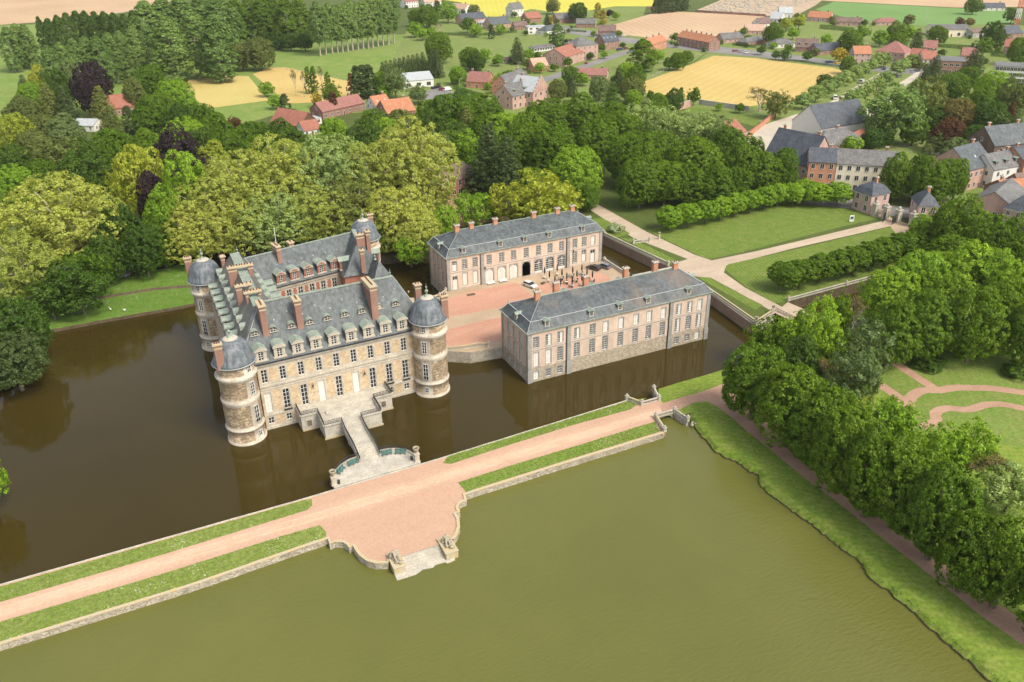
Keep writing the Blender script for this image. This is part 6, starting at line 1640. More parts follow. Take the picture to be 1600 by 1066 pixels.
HL = [
 ('white cube shaped modern house beyond the village green', (825, 54), (854, 52.5), 9, 5.4, 0, 'white_paint', 'zinc', dict(kind='flat', cols=3, chim=0, win=(2.2, 1.2), door=False)),
 ('brick house with grey roof between conifers, by the yellow field', (871, 37), (902, 34), 10, 3.6, 4.2, 'brick_house', 'roof_grey', dict(storeys=1, cols=3)),
 ('brick bungalow with white gables and grey roof at the corner of the tan field', (900, 43.5), (930, 43.5), 9, 3.4, 3.6, 'brick_house', 'roof_grey', dict(storeys=1, cols=3, side=2)),
 ('house with hipped blue grey roof next to the white cube house', (854, 56), (881, 51), 10, 3.4, 3.4, 'offwhite', 'slate', dict(kind='hip', storeys=1, cols=3)),
 ('house with orange red roof left of the white cube house', (824, 37), (846, 35), 11, 4.2, 4.4, 'brick_house', 'tile_red', dict(storeys=1, cols=3)),
 ('tall beige house with pointed grey roof at the edge of the yellow field', (801, 27), (818, 25), 10, 7, 5, 'offwhite', 'roof_grey', dict(cols=3)),
 ('low house with dark brown roof behind the building plot', (804, 47), (825, 46), 10, 3, 3.2, 'brick_house', 'roof_brown', dict(storeys=1, cols=3)),
 ('long low garage row with grey roof and white doors', (835, 82), (867, 78), 7, 2.6, 1.4, 'white_paint', 'roof_grey', dict(storeys=1, cols=8, chim=0, door=False, win=(1.6, 1.7))),
 ('large three storey brick house with hipped grey roof by the street', (900, 96), (934, 92), 15, 9.5, 4.6, 'brick_rose', 'roof_grey', dict(kind='hip', storeys=3, cols=4, chim=0, trim='lime')),
 ('dark brick house with blue black roof and skylights', (944, 79), (967, 76), 11, 6, 4.4, 'brick_house', 'slate_dark', dict(cols=4, skylights=4, chim=0)),
 ('house with maroon roof behind the blue black roofed one', (934, 57), (962, 57), 10, 4, 4, 'brick_house', 'roof_brown', dict(cols=4, storeys=1)),
 ('long brick row house with orange roof and solar panels beside the street', (884, 104), (912, 95), 18, 6, 4.6, 'brick_rose', 'tile_red', dict(cols=4, side=4, ridge_x=True, skylights=2)),
 ('small brick house with tan roof at the near end of the street', (834, 113), (857, 111), 12, 3.6, 4, 'brick_orange', 'tile_tan', dict(cols=3, storeys=1)),
 ('orange roofed brick houses left of the long terrace', (1016, 83), (1041, 75), 9, 5.6, 3.4, 'brick_orange', 'tile_orange', dict(cols=5, chim=3)),
 ('long brick terrace with bright orange roof and six chimneys', (1057, 70), (1107, 80), 10, 6, 3.6, 'brick_house', 'tile_orange', dict(cols=8, chim=6)),
 ('bungalow with grey roof right of the orange terrace', (1129, 68), (1160, 66), 11, 3, 3.6, 'brick_rose', 'roof_grey', dict(cols=4, storeys=1, chim=1)),
 ('low brick bungalow with grey hipped roof beside the road', (1166, 73), (1199, 67), 9, 2.8, 2.6, 'brick_house', 'roof_grey', dict(cols=4, storeys=1, kind='hip', chim=0)),
 ('beige bungalow with solar panels near the cemetery', (1164, 54), (1194, 54), 10, 3, 4, 'brick_rose', 'tile_tan', dict(cols=4, storeys=1, skylights=3)),
 ('brown roofed house above the beige bungalow', (1188, 44), (1206, 42), 10, 3.2, 4.2, 'offwhite', 'roof_brown', dict(cols=3, storeys=1)),
 ('house with pale grey metal roof below the cemetery', (1202, 35), (1220, 36), 12, 3.4, 4.6, 'white_paint', 'zinc', dict(cols=3, storeys=1, chim=0)),
 ('white gabled house at the cemetery wall', (1217, 28), (1238, 28), 11, 4, 4.6, 'white_paint', 'zinc', dict(cols=2, storeys=1, chim=0)),
 ('low house with pinkish tile roof by the paddock fence', (902, 124), (948, 125), 11, 2.8, 3.0, 'brick_rose', 'tile_maroon', dict(cols=5, storeys=1)),
 ('grey roofed brick house behind the stepped gable manor', (795, 150), (828, 138), 11, 6, 4.6, 'brick_orange', 'roof_grey', dict(cols=3)),
 ('brick villa with brown roof and white windows behind a trimmed hedge', (729, 137), (762, 139), 11, 3.8, 4.6, 'brick_orange', 'tile_maroon', dict(cols=3, storeys=1, chim=2)),
 ('white warehouse with dark striped low roof', (631, 139), (678, 135), 18, 4.4, 3, 'white_paint', 'zinc', dict(cols=3, storeys=1, chim=0, side=3, win=(2.4, 2.0), door=False)),
 ('long farm building with maroon tile roof behind the wood', (505, 187), (570, 172), 10, 4, 3.8, 'brick_house', 'tile_maroon', dict(cols=7, storeys=1)),
 ('white rendered house with bright orange roof and two skylights', (589, 182), (613, 178), 11, 5, 4.2, 'offwhite', 'tile_orange', dict(cols=3, skylights=2)),
 ('house with broad orange red roof just above the plane trees', (606, 190), (650, 184), 15, 4, 5, 'brick_house', 'tile_orange', dict(cols=4, storeys=1)),
 ('barn with steep red tile roof left of the farm, dark gable', (424, 199), (470, 207), 12, 3, 5.4, 'wood_brown', 'tile_red', dict(cols=3, storeys=1, chim=0)),
 ('small red roofed cottage beside the white shed', (476, 214), (502, 210), 9, 3, 3.4, 'white_paint', 'tile_red', dict(cols=3, storeys=1, chim=0)),
 ('white flat shed between barn and farm', (472, 199), (503, 193), 7, 2.6, 0, 'white_paint', 'zinc', dict(kind='flat', cols=4, storeys=1, chim=0)),
 ('house with dark blue roof at the left end of the village', (723, 39), (760, 35), 11, 4, 4.6, 'brick_rose', 'slate_dark', dict(cols=4, storeys=1)),
 ('brick house with solar roof beside the white conservatory', (768, 47), (798, 43), 11, 4, 5, 'brick_rose', 'slate', dict(cols=3, storeys=1, chim=2)),
 ('white glazed conservatory beside the solar roofed house', (745, 41), (772, 42), 8, 3, 1.6, 'white_paint', 'zinc', dict(cols=7, storeys=1, chim=0, kind='hip', win=(1.2, 1.8))),
 ('white walled house behind the weeping willow', (704, 20), (727, 22), 10, 4.5, 4, 'white_paint', 'tile_tan', dict(cols=4, storeys=1)),
 ('pale two storey building at the top edge, left of the village', (635, 13), (654, 11), 10, 6, 2, 'white_paint', 'tile_maroon', dict(cols=5)),
 ('brown roofed house at the top edge behind the village trees', (664, 11), (690, 9), 10, 4.6, 4, 'offwhite', 'tile_tan', dict(cols=4)),
 ('small dark shed beside the paddock conifer', (785, 99), (799, 99), 5, 2.4, 1.2, 'plaster_grey', 'roof_brown', dict(cols=2, storeys=1, chim=0)),
 ('brick house with steep brown roof beside the road', (1242, 81), (1277, 82), 10, 3.4, 5, 'brick_house', 'roof_brown', dict(cols=4, storeys=1, dormers=3)),
 ('dark roofed house with carport beside the golden shrub', (1278, 87), (1325, 82), 11, 3, 3.8, 'brick_house', 'slate_dark', dict(cols=5, storeys=1)),
 ('bungalow with hipped grey roof among round shrubs', (1209, 76), (1242, 74), 10, 2.8, 3, 'offwhite', 'roof_grey', dict(cols=4, storeys=1, kind='hip', chim=0)),
 ('pink house with long orange tan roof below the green field', (1261, 33), (1296, 35), 11, 3.6, 4.2, 'pink_wall', 'tile_orange', dict(cols=5, storeys=1)),
 ('brick bungalow with grey brown roof by the green field', (1306, 40), (1346, 41), 11, 3, 3.2, 'brick_rose', 'roof_brown', dict(cols=5, storeys=1)),
 ('low bungalow with brown roof among shrubs by the green field', (1368, 40), (1405, 40), 11, 2.8, 2.8, 'brick_rose', 'tile_maroon', dict(cols=5, storeys=1, kind='hip', chim=0)),
 ('pink rendered house with bright orange roof at the street corner', (1333, 98), (1360, 98), 12, 5.6, 4, 'pink_wall', 'tile_orange', dict(cols=3)),
 ('large brick hall with hipped maroon roof beside the pink house', (1366, 95), (1411, 99), 17, 6, 6, 'brick_rose', 'tile_maroon', dict(cols=5, kind='hip', chim=0)),
 ('red painted brick house with maroon roof left of the cream one', (1417, 104), (1441, 106), 12, 6, 4.4, 'brick_orange', 'tile_red', dict(cols=3)),
 ('cream fronted house with red roof at the end of the parking lane', (1440, 108), (1463, 108), 12, 6, 4, 'cream_wall', 'tile_red', dict(cols=3)),
 ('flat roofed modern brick building next to the school', (1460, 114), (1508, 116), 18, 7, 0, 'brick_house', 'roof_grey', dict(kind='flat', cols=5, chim=0, win=(2.0, 1.2))),
 ('long beige warehouse with grey roof below the green field', (1458, 58), (1514, 58), 20, 5.5, 2.5, 'cream_wall', 'roof_grey', dict(cols=5, storeys=1, chim=0, win=(2.0, 2.2))),
 ('grey shed row right of the beige warehouse', (1519, 60), (1548, 58), 12, 4, 2, 'plaster_grey', 'roof_brown', dict(cols=4, storeys=1, chim=0)),
 ('brick house with dark roof near the lattice mast', (1571, 64), (1596, 62), 12, 5, 4.6, 'brick_house', 'slate_dark', dict(cols=3, chim=1)),
 ('small house with dark roof at the top right edge', (1536, 17), (1570, 17), 10, 3, 3.4, 'offwhite', 'slate_dark', dict(cols=4, storeys=1)),
 ('white modern school with bands of windows at the right edge', (1551, 129), (1640, 134), 16, 9, 0, 'white_paint', 'roof_grey', dict(kind='flat', storeys=3, cols=16, chim=0, door=False, win=(1.9, 1.9), cat='school')),
 ('tall barn with white gable and dark slate roof by the gravel yard', (1235, 213), (1280, 227), 28, 7.5, 8, 'white_paint', 'slate_dark', dict(cols=1, storeys=1, chim=0, side=3, ridge_x=False, door=False, win=(1.6, 1.6), cat='barn')),
 ('long house with grey mansard slate roof and ivy covered front', (1281, 247), (1342, 239), 11, 5, 5, 'brick_house', 'roof_grey', dict(kind='mansard', cols=6, chim=1, trim='lime')),
 ('brick house with very large dark slate roof beside the wood', (1189, 275), (1258, 292), 17, 8, 9.5, 'brick_rose', 'slate_dark', dict(cols=6, chim=2, chmat='brick_orange', trim='lime')),
 ('three storey orange brick townhouse next to the cream one', (1258, 296), (1300, 298), 11, 10.6, 3.8, 'brick_orange', 'slate_dark', dict(storeys=3, cols=3, chim=1, trim='white_paint', win=(1.25, 1.8), chmat='brick_orange')),
 ('long cream three storey building behind the left gate lodge', (1301, 298), (1396, 304), 11, 10.4, 4, 'cream_wall', 'roof_grey', dict(storeys=3, cols=7, chim=1, trim='white_paint', win=(1.25, 1.7))),
 ('red brick lean-to with ridged tile roof behind the cream building', (1336, 240), (1357, 228), 8, 4.5, 2.5, 'brick_house', 'tile_red', dict(cols=2, storeys=1, chim=0)),
 ('small white outbuilding with blue grey roof in the garden', (1468, 243), (1482, 234), 6, 2.8, 1.8, 'white_paint', 'slate', dict(cols=2, storeys=1, chim=0)),
 ('brick townhouse with broad slate roof left of the white shop', (1508, 299), (1546, 288), 16, 8, 6.4, 'brick_rose', 'slate', dict(cols=5, storeys=2, chim=1, trim='white_paint', chmat='brick_orange', skylights=1, win=(1.1, 1.7))),
 ('white rendered shop house with three white dormers and green awning', (1546, 296), (1592, 287), 11, 7.4, 4.4, 'white_paint', 'roof_grey', dict(cols=3, chim=1, dormers=3, win=(1.1, 1.5))),
 ('big brown brick house with slate roof and two tall chimneys', (1546, 263), (1605, 256), 14, 9, 6, 'roof_brown', 'slate', dict(cols=4, chim=2, side=1, chmat='brick_orange')),
 ('pink brick gabled workshop with four small windows', (1516, 338), (1573, 349), 20, 6, 3.6, 'brick_rose', 'roof_grey', dict(cols=4, storeys=1, chim=0, ridge_x=False, door=False, side=3, win=(1.3, 2.0))),
 ('house with orange tile roof at the right edge of the village street', (1570, 322), (1620, 318), 12, 4, 3.6, 'brick_house', 'tile_orange', dict(cols=4, chim=2)),
 ('house with pyramidal slate roof at the right edge', (1562, 352), (1625, 366), 15, 6, 6.5, 'brick_rose', 'slate_dark', dict(cols=4, kind='hip', chim=0, trim='white_paint')),
 ('orange brick corner house with white bands at the right edge by the shop', (1592, 290), (1640, 282), 12, 9, 4, 'brick_orange', 'slate_dark', dict(storeys=3, cols=4, chim=2, trim='white_paint', win=(1.2, 1.8))),
 ('low white house wedged between townhouse and shop', (1538, 284), (1550, 279), 9, 5, 3, 'offwhite', 'slate', dict(cols=2, chim=1)),
 ('narrow brick house with grey roof behind the white shop', (1560, 262), (1584, 257), 9, 7, 4.5, 'brick_rose', 'roof_grey', dict(cols=3, chim=1)),
 ('long dark roofed outbuilding behind the workshop gable', (1590, 312), (1640, 306), 8, 5, 3.4, 'brick_house', 'roof_brown', dict(cols=5, storeys=1, chim=1)),
 ('grey roofed row house at the right end of the upper street', (1566, 84), (1600, 86), 10, 5, 4, 'brick_house', 'tile_red', dict(cols=5, chim=2)),
 ('brick row house between red roofs and the pine', (1500, 100), (1524, 101), 10, 5.5, 4, 'brick_orange', 'tile_maroon', dict(cols=3, chim=1)),
 ('long brick row below the warehouse with maroon roof', (1440, 86), (1462, 87), 9, 5, 4, 'brick_rose', 'tile_maroon', dict(cols=4, chim=2)),
 ('brick orangery with brown roof and arched white windows behind rear wing', (686, 313), (752, 299), 9, 6.4, 4.6, 'brick_red', 'roof_brown', dict(cols=7, chim=1, win=(1.3, 1.9), door=False, kind='hip')),
 ('small shed with blue grey roof beside the rear wing', (776, 340), (806, 335), 6, 3, 2, 'brick_house', 'slate', dict(cols=2, storeys=1, chim=0, win=(1, 1))),
 ('house with red tile roof deep in the left wood', (172, 182), (212, 177), 12, 4, 5.5, 'brick_house', 'tile_red', dict(cols=4, storeys=1, chim=1)),
 ('white roofed greenhouse shed deep in the left wood', (116, 205), (148, 206), 9, 3, 2.2, 'offwhite', 'zinc', dict(cols=3, storeys=1, chim=0)),
 ('small tile roofed store at the end of the garden wall', (1140, 225), (1165, 219), 14, 4, 4.2, 'brick_rose', 'tile_red', dict(cols=2, storeys=1, chim=0, side=2)),
]
def absorb(A, B):
    mx = lambda o: Matrix.LocRotScale(o.location, o.rotation_euler, (1, 1, 1))
    for ch in list(B.children):
        ch.parent = A; ch.matrix_parent_inverse = mx(A).inverted() @ mx(B)
    bpy.data.objects.remove(B)
HL_T = []
for lab, fl, fr, dep, ev, ri, wl, rf, kw in HL:
    HL_T.append(house(lab, fl, fr, dep, ev, ri, wl, rf, **kw))
A = house('large brick manor with a stepped gable and grey roof at the edge of the wood', (801, 172), (833, 164), 13, 7, 5, 'brick_rose', 'roof_grey', cols=4, chim=2, side=2, dormers=2, win=(1.3, 1.9))
B = house('x', (833, 168), (857, 160), 15, 8, 6.2, 'brick_rose', 'zinc', cols=3, chim=1, side=3, ridge_x=False, win=(1.3, 1.9), door=False)
b = MB(); L = (at(857, 160) - at(833, 168)).length
for i in range(9):
    u = abs(i - 4) / 4; b.box(L * (i + .06) / 9, L * (i + .94) / 9, -.25, .25, 7.6, 8 + 6.2 * (1 - u) + .7)
b.build('stepped_gable', M['brick_rose'], B)
absorb(A, B)
# awning of the shop
a = at(1556, 294, GZ); c = at(1578, 290, GZ); t = thing('shop_awning', 'green shop awning on the white house', 'awning', (a.x, a.y, GZ), math.atan2((c - a).y, (c - a).x)); b = MB(); L = (c - a).length
b.face([(0, -.15, 3.2), (L, -.15, 3.2), (L, -1.5, 2.6), (0, -1.5, 2.6)]); b.face([(0, -1.5, 2.6), (L, -1.5, 2.6), (L, -1.5, 2.35), (0, -1.5, 2.35)]); b.build('canopy', M['green_paint'], t)
b = MB(); b.beam((0, -.15, 2.9), (0, -1.5, 2.55), .05, .05); b.beam((L, -.15, 2.9), (L, -1.5, 2.55), .05, .05); b.build('arm', M['iron'], t)
# gate lodges
def lodge(label, fl, fr, D):
    return house(label, fl, fr, D, 6.6, 3.9, 'pink_wall', 'slate_dark', kind='mansard', cols=2, storeys=2, chim=1, side=2, cat='lodge', name='gate_lodge', chmat='brick_orange', trim='limedark', win=(1.2, 2.0), door=False, dormers=0)
lodge('left gate lodge of pink stucco with dark mansard roof, in front of the cream building', (1330, 326), (1357, 336), 8.5)
lodge('right gate lodge of pink stucco with dark mansard roof, half behind trees', (1430, 352), (1460, 353), 9)
gt = thing('gate', 'wrought iron gate on stone piers at the end of the park drive', 'gate', (0, 0, 0))
gp0, gp1 = at(1366, 338, GZ), at(1424, 354, GZ)
for u in (0, .3, .62, 1):
    p = gp0.lerp(gp1, u); b = MB(); b.box(p.x - .8, p.x + .8, p.y - .8, p.y + .8, GZ, GZ + 4.2); b.box(p.x - 1, p.x + 1, p.y - 1, p.y + 1, GZ + 4.2, GZ + 4.5); b.ball((p.x, p.y, GZ + 5), .55, .55, .6, 8); b.build('pier', M['limedark'], gt)
for u0, u1 in ((0, .3), (.62, 1)):
    p, q = gp0.lerp(gp1, u0 + .02), gp0.lerp(gp1, u1 - .02); inst('railing', railing([(p.x, p.y), (q.x, q.y)], [GZ, GZ], 2.6, .35), gt, (0, 0, 0))
p = gp0.lerp(gp1, .31); inst('gate_leaf', railing([(p.x, p.y), (p.x - 3.5, p.y - 2)], [GZ, GZ], 3.0, .3), gt, (0, 0, 0))
p = gp0.lerp(gp1, .61); inst('gate_leaf', railing([(p.x, p.y), (p.x - 3.5, p.y - 1)], [GZ, GZ], 3.0, .3), gt, (0, 0, 0))
p = at(1384, 342, GZ); t = thing('ticket_kiosk', 'small white kiosk with posters by the gate', 'kiosk', p, .3); b = MB(); b.box(-.9, .9, -.9, .9, 0, 2.5); b.build('cabin', M['white_paint'], t); b = MB(); b.box(-1.1, 1.1, -1.1, 1.1, 2.5, 2.65); b.build('roof', M['tile_red'], t); b = MB(); b.box(-.7, .7, -.95, -.905, .9, 2.0); b.build('window', M['glass'], t)
p = at(1330, 347, GZ); t = thing('signboard', 'white information board standing on the lawn near the gate', 'sign', p, -.35); b = MB(); b.box(-.75, .75, -.1, .1, .15, 2.3); b.build('panel', M['white_paint'], t); b = MB(); b.box(-.5, .5, -.13, -.101, 1.0, 1.9); b.build('picture', M['glass_teal'], t); b = MB(); b.box(-.7, -.6, -.3, .3, 0, .15); b.box(.6, .7, -.3, .3, 0, .15); b.build('foot', M['iron'], t)
# brick garden walls
def garden_wall(p0, p1, h, mat, label, w=.4, name='garden_wall'):
    a, c = at(*p0, GZ), at(*p1, GZ); t = thing(name, label, 'wall', (0, 0, 0)); b = MB(); b.beam((a.x, a.y, GZ - .2), (c.x, c.y, GZ - .2), w, h); b.build('wall', M[mat], t)
    b = MB(); b.beam((a.x, a.y, GZ + h - .2), (c.x, c.y, GZ + h - .2), w + .16, .14); b.build('coping', M['limedark' if mat != 'brick_orange' else 'tile_red'], t)
garden_wall((1168, 216), (1212, 181), 2.6, 'brick_orange', 'orange brick garden wall beside the gravel yard')
garden_wall((1092, 163), (1170, 174), 2.6, 'plaster_grey', 'grey concrete wall between golden field and small lawn')
garden_wall((1062, 172), (1080, 166), 3.5, 'brick_rose', 'short pink brick wall end at the left of the small lawn')
garden_wall((1086, 19), (1196, 26), 2.2, 'brick_house', 'long dark cemetery wall above the tan field')
garden_wall((1505, 242), (1553, 250), 2.4, 'offwhite', 'white garden wall behind the townhouses')
garden_wall((1010, 14), (1070, 15), 2.0, 'brick_house', 'low brick wall at the end of the tan field')
# cemetery stones
gb = MB(); gb.box(-.5, .5, -1.0, 1.0, 0, .35); gb.box(-.5, .5, .8, 1.0, .35, 1.3); GR = gb.mesh('gravestone', M['limedark'])
gb = MB(); gb.box(-.5, .5, -1.0, 1.0, 0, .3); gb.box(-.09, .09, .85, 1.0, .3, 1.7); gb.box(-.4, .4, .86, .99, 1.1, 1.3); GR2 = gb.mesh('gravestone', M['plaster_grey'])
A_, B_, C_, D_ = at(1092, 16), at(1135, 0), at(1280, -1), at(1200, 23)
for i in range(190):
    u, v = random.random(), random.random(); p = (A_.lerp(D_, u)).lerp(B_.lerp(C_, u), v)
    o = inst('gravestone', GR if i % 3 else GR2, None, (p.x, p.y, GZ + .1), .3 + random.uniform(-.1, .1), (1.3, 1.3, 1.2)); tag(o, 'pale gravestone among many in the walled cemetery', 'gravestone', 'gravestones in the walled cemetery')
# lattice mast
p = at(1586, 46, GZ); t = thing('lattice_mast', 'red and white lattice mast at the top right', 'mast', (p.x, p.y, GZ)); Hm = 62; NB = 16
for k in range(NB):
    b = MB(); z0 = Hm * k / NB; z1 = Hm * (k + 1) / NB; r0 = 2.3 - 1.5 * k / NB; r1 = 2.3 - 1.5 * (k + 1) / NB
    P0 = [Vector((r0 * math.cos(a), r0 * math.sin(a), z0)) for a in (.3, .3 + PI / 2, .3 + PI, .3 + 3 * PI / 2)]; P1 = [Vector((r1 * math.cos(a), r1 * math.sin(a), z1)) for a in (.3, .3 + PI / 2, .3 + PI, .3 + 3 * PI / 2)]
    for i in range(4):
        j = (i + 1) % 4; b.tube([P0[i], P1[i]], [.16, .16], 5); b.tube([P0[i], P1[j]], [.09, .09], 4); b.tube([P0[j], P1[i]], [.09, .09], 4); b.tube([P1[i], P1[j]], [.09, .09], 4)
    b.build('lattice_section', M['red_lead' if (k // 2) % 2 == 0 else 'white_paint'], t)
# street lamps and poles
def lamp_post(px, py, h, label):
    p = at(px, py, GZ); t = thing('street_lamp', label, 'lamp post', p); b = MB(); b.tube([Vector((0, 0, 0)), Vector((0, 0, h))], [.12, .08], 6); b.build('pole', M['plaster_grey'], t); b = MB(); b.tube([Vector((0, 0, h)), Vector((.9, -.2, h + .25))], [.06, .05], 5); b.build('arm', M['plaster_grey'], t); b = MB(); b.box(.8, 1.5, -.4, -.05, h + .15, h + .32); b.build('lamp', M['zinc'], t)
for px, py, h, lb in ((946, 90, 9, 'street lamp before the three storey brick house'), (984, 84, 10, 'street lamp at the street junction by the orange houses'), (1444, 36, 10, 'street lamp on the road along the green field, left one'), (1526, 36, 10, 'street lamp on the road along the green field, right one'), (719, 146, 8, 'pole beside the brick villa hedge'), (810, 122, 9, 'street lamp at the near end of the village street'), (1044, 64, 12, 'wooden pole before the tan field, left of the terrace'), (931, 50, 10, 'pole at the corner of the tan field'), (985, 58, 9, 'pole beside the tan field road')): lamp_post(px, py, h, lb)
# parked cars in the village
for i, (px, py, a, c, lb, van) in enumerate(((916, 100, .9, 'car_red', 'red car before the brick row house', 0), (967, 79, .35, 'car_blue', 'blue car parked before the blue black roof', 0), (971.5, 78, .35, 'car_grey', 'grey car right of the blue one', 0), (977, 77, .35, 'car_red', 'red car at the end of the parked row', 0), (974, 57.5, -.2, 'car_white', 'white car on the road beside the tan field', 0), (1149, 81, -.1, 'car_red', 'red car on the road near the grey bungalow', 0), (1158, 82.5, -.1, 'car_silver', 'silver car in the road, left of the white one', 0), (1166, 83.5, -.1, 'car_white', 'white car on the road above the golden field', 0), (1274, 87, .6, 'car_white', 'white car before the steep brown roofed house', 0), (1295, 98.5, -.05, 'car_blue', 'blue car on the road above golden field', 0), (1308, 100, -.05, 'car_yellow', 'yellow car on the road by the corner tree', 0), (1304, 155, .95, 'car_white', 'white van at the near end of the orchard lane', 1), (1346, 130, .5, 'car_silver', 'silver camper parked between orchard trees', 1), (1381, 109, .8, 'car_blue', 'blue car at the top of the orchard lane', 0), (1404, 121, .2, 'car_grey', 'dark car under the small orchard trees', 0), (1425, 113, .5, 'car_silver', 'silver car by the cream house', 0), (1435, 112, .5, 'car_grey', 'grey car by the cream house', 0), (679, 139, .3, 'car_black', 'black car before the white warehouse', 0), (684, 138, .3, 'car_black', 'second black car before the warehouse', 0), (691, 141, .3, 'car_red', 'red car in the warehouse yard', 0), (699, 142, .3, 'car_white', 'white van in the warehouse yard', 1), (780, 134, .2, 'car_silver', 'silver car on the drive of the brick villa', 0), (1585, 299, .2, 'car_blue', 'dark blue car before the white shop', 0), (1596, 294, .2, 'car_black', 'black car right of the shop', 0), (1566, 304, .3, 'car_black', 'black car behind the pink brick workshop', 0), (1453, 41, .2, 'car_white', 'white car near the beige warehouse', 0))):
    p = at(px, py, GZ); car(p.x, p.y, GZ + .14, a, c, lb, True, bool(van), None, False)
# paddock fence and meadow fence
def fence(p0, p1, label, n=14, h=1.2):
    a, c = at(*p0, GZ), at(*p1, GZ); t = thing('field_fence', label, 'fence', (0, 0, 0)); pb = MB(); pb.box(-.09, .09, -.09, .09, 0, h); me = pb.mesh('post', M['plaster_grey'])
    for i in range(n + 1): p = a.lerp(c, i / n); inst('post', me, t, p)
    b = MB()
    for z in (.5, 1.0): b.beam((a.x, a.y, GZ + z), (c.x, c.y, GZ + z), .05, .06)
    b.build('rail', M['plaster_grey'], t)
fence((420, 104), (548, 128), 'post and wire fence between meadow and golden strip', 24)
fence((1092, 86), (1003, 128), 'green wire fence along the golden field hedge', 18, 1.6)
# ---------------------------------------------------------------- trees, by place
sheet('island_lawn', [(-300, 470), (-65, 470), (40, 524), (62, 535), (58, 566), (38, 586), (0, 611), (-100, 655), (-300, 690)], .85, 'island_lawn')
sheet('island_lawn', [(-200, 800), (-2, 800), (-6, 830), (-200, 880)], .85, 'island_lawn')
def row(kind, pts, w, h, name, cat, look, place, group, mat=None, g=GZ, start='left', bark=None):
    n = len(pts)
    for i, p in enumerate(pts):
        px, py = p[:2]; ww = p[2] if len(p) > 2 else w; hh = p[3] if len(p) > 3 else h
        k = p[4] if len(p) > 4 and p[4] else kind; mt = p[5] if len(p) > 5 else mat
        lk = look[i] if isinstance(look, (list, tuple)) else look
        tree(k, px, py, ww, hh, f'{lk}, {ORD[i]} from {start} {place}', mt, name, cat, g, group, bark)
# lakeside chestnuts
row('round', [(1188, 543, 104), (1244, 580, 104), (1296, 609, 110), (1333, 646, 98), (1376, 680, 98), (1428, 697, 118), (1486, 741, 116), (1530, 812, 90, 12.5), (1592, 820, 104, 14), (1675, 880, 110, 13)], 95, 15.0, 'chestnut_tree', 'tree',
    ['broad fresh green chestnut', 'dark green chestnut', 'dense mid green chestnut', 'yellowish green chestnut', 'deep green chestnut', 'large yellow flecked chestnut', 'large bright green chestnut', 'smaller olive green chestnut', 'dark glossy chestnut', 'chestnut'], 'in the lakeside row', 'chestnuts in the lakeside row', g=LZ, start='bend')
T = tree
for a in (
 ('bare', 1302, 562, 46, 11, 'bare ochre twiggy tree rising behind the lakeside chestnuts', None, LZ), ('small', 1282, 578, 34, 7, 'small fresh green tree wedged between lakeside row and bare tree', None, LZ),
 ('loose', 1334, 590, 56, 9, 'yellow green bushy tree right of the bare ochre tree', 'leaf_yellow', LZ), ('loose', 1343, 548, 80, 13, 'grey green loose crowned tree behind the bare ochre tree', 'leaf_grey', LZ),
 ('round', 1255, 532, 66, 12, 'dark tree between the bend of the path and the canal', 'leaf_dark', LZ), ('loose', 1401, 626, 80, 10, 'light green feathery tree behind lakeside row, by the garden paths', None, LZ),
 ('loose', 1478, 668, 74, 11, 'light green maple behind the lakeside row, left half of a pair', None, LZ), ('loose', 1528, 664, 70, 11, 'light green maple by the mown garden patch, right half of a pair', None, LZ), ('bare', 1508, 715, 44, 7, 'low leafless ochre bush below the pair of light green maples', None, LZ),
 ('bare', 1570, 722, 100, 9, 'sparse reddish twiggy tree at the right edge of the garden lawn', None, LZ), ('loose', 1590, 735, 90, 7, 'pale green shrub tree mixed with the reddish twiggy one', 'leaf_pale', LZ), ('shrub', 1505, 752, 36, 5, 'dark shrub at the foot of the sparse reddish tree', 'leaf_dark', LZ),
 ('loose', 1205, 500, 62, 10, 'mid green tree overhanging the moat by the park bridge', 'leaf_green', LZ), ('loose', 1246, 492, 60, 12, 'bushy green tree right of the park bridge', 'leaf_fresh', LZ), ('broad', 1284, 482, 76, 14, 'tall fresh green tree behind the park bridge', 'leaf_fresh', LZ),
 ('loose', 1314, 462, 46, 13, 'narrow green tree left of the large bare crown by the canal', 'leaf_green', LZ), ('bare', 1338, 470, 56, 13, 'large half bare ochre crown by the canal', None, LZ), ('loose', 1362, 505, 76, 12, 'grey green tree below the half bare ochre crown', 'leaf_grey', LZ), ('loose', 1310, 520, 60, 10, 'green tree in the middle of the clump by the canal', 'leaf_green', LZ),
 ): T(a[0], a[1], a[2], a[3], a[4], a[5], a[6], 'tree', 'tree', a[7])
row('broad', [(1396, 428, 86, 13.5), (1416, 414, 60, 14), (1450, 405, 96, 14.5), (1518, 393, 96, 14.5), (1560, 396, 86, 14.5), (1590, 418, 80, 14), (1640, 420, 90, 14)], 90, 18, 'hornbeam_tree', 'tree', ['feathery green hornbeam', 'thin topped hornbeam', 'tall hornbeam', 'tall dense hornbeam', 'dark hornbeam', 'dark edge hornbeam', 'hornbeam'], 'in the back rank of the canal wood', 'hornbeams of the canal wood', 'leaf_fresh', LZ)
row('broad', [(1402, 484, 84, 13), (1446, 470, 96, 13.5), (1490, 446, 96, 14), (1534, 468, 96, 14), (1584, 452, 84, 13.5), (1625, 480, 84, 13.5)], 90, 17, 'hornbeam_tree', 'tree', 'broad hanging green hornbeam', 'in the front rank of the canal wood', 'hornbeams of the canal wood', None, LZ)
T('shrub', 1452, 560, 46, 2.4, 'low clipped evergreen bush before the canal wood', 'leaf_dark', 'bush', 'bush', LZ); T('shrub', 1590, 572, 40, 2.6, 'dark evergreen bush at the right end of the canal wood', 'leaf_dark', 'bush', 'bush', LZ)
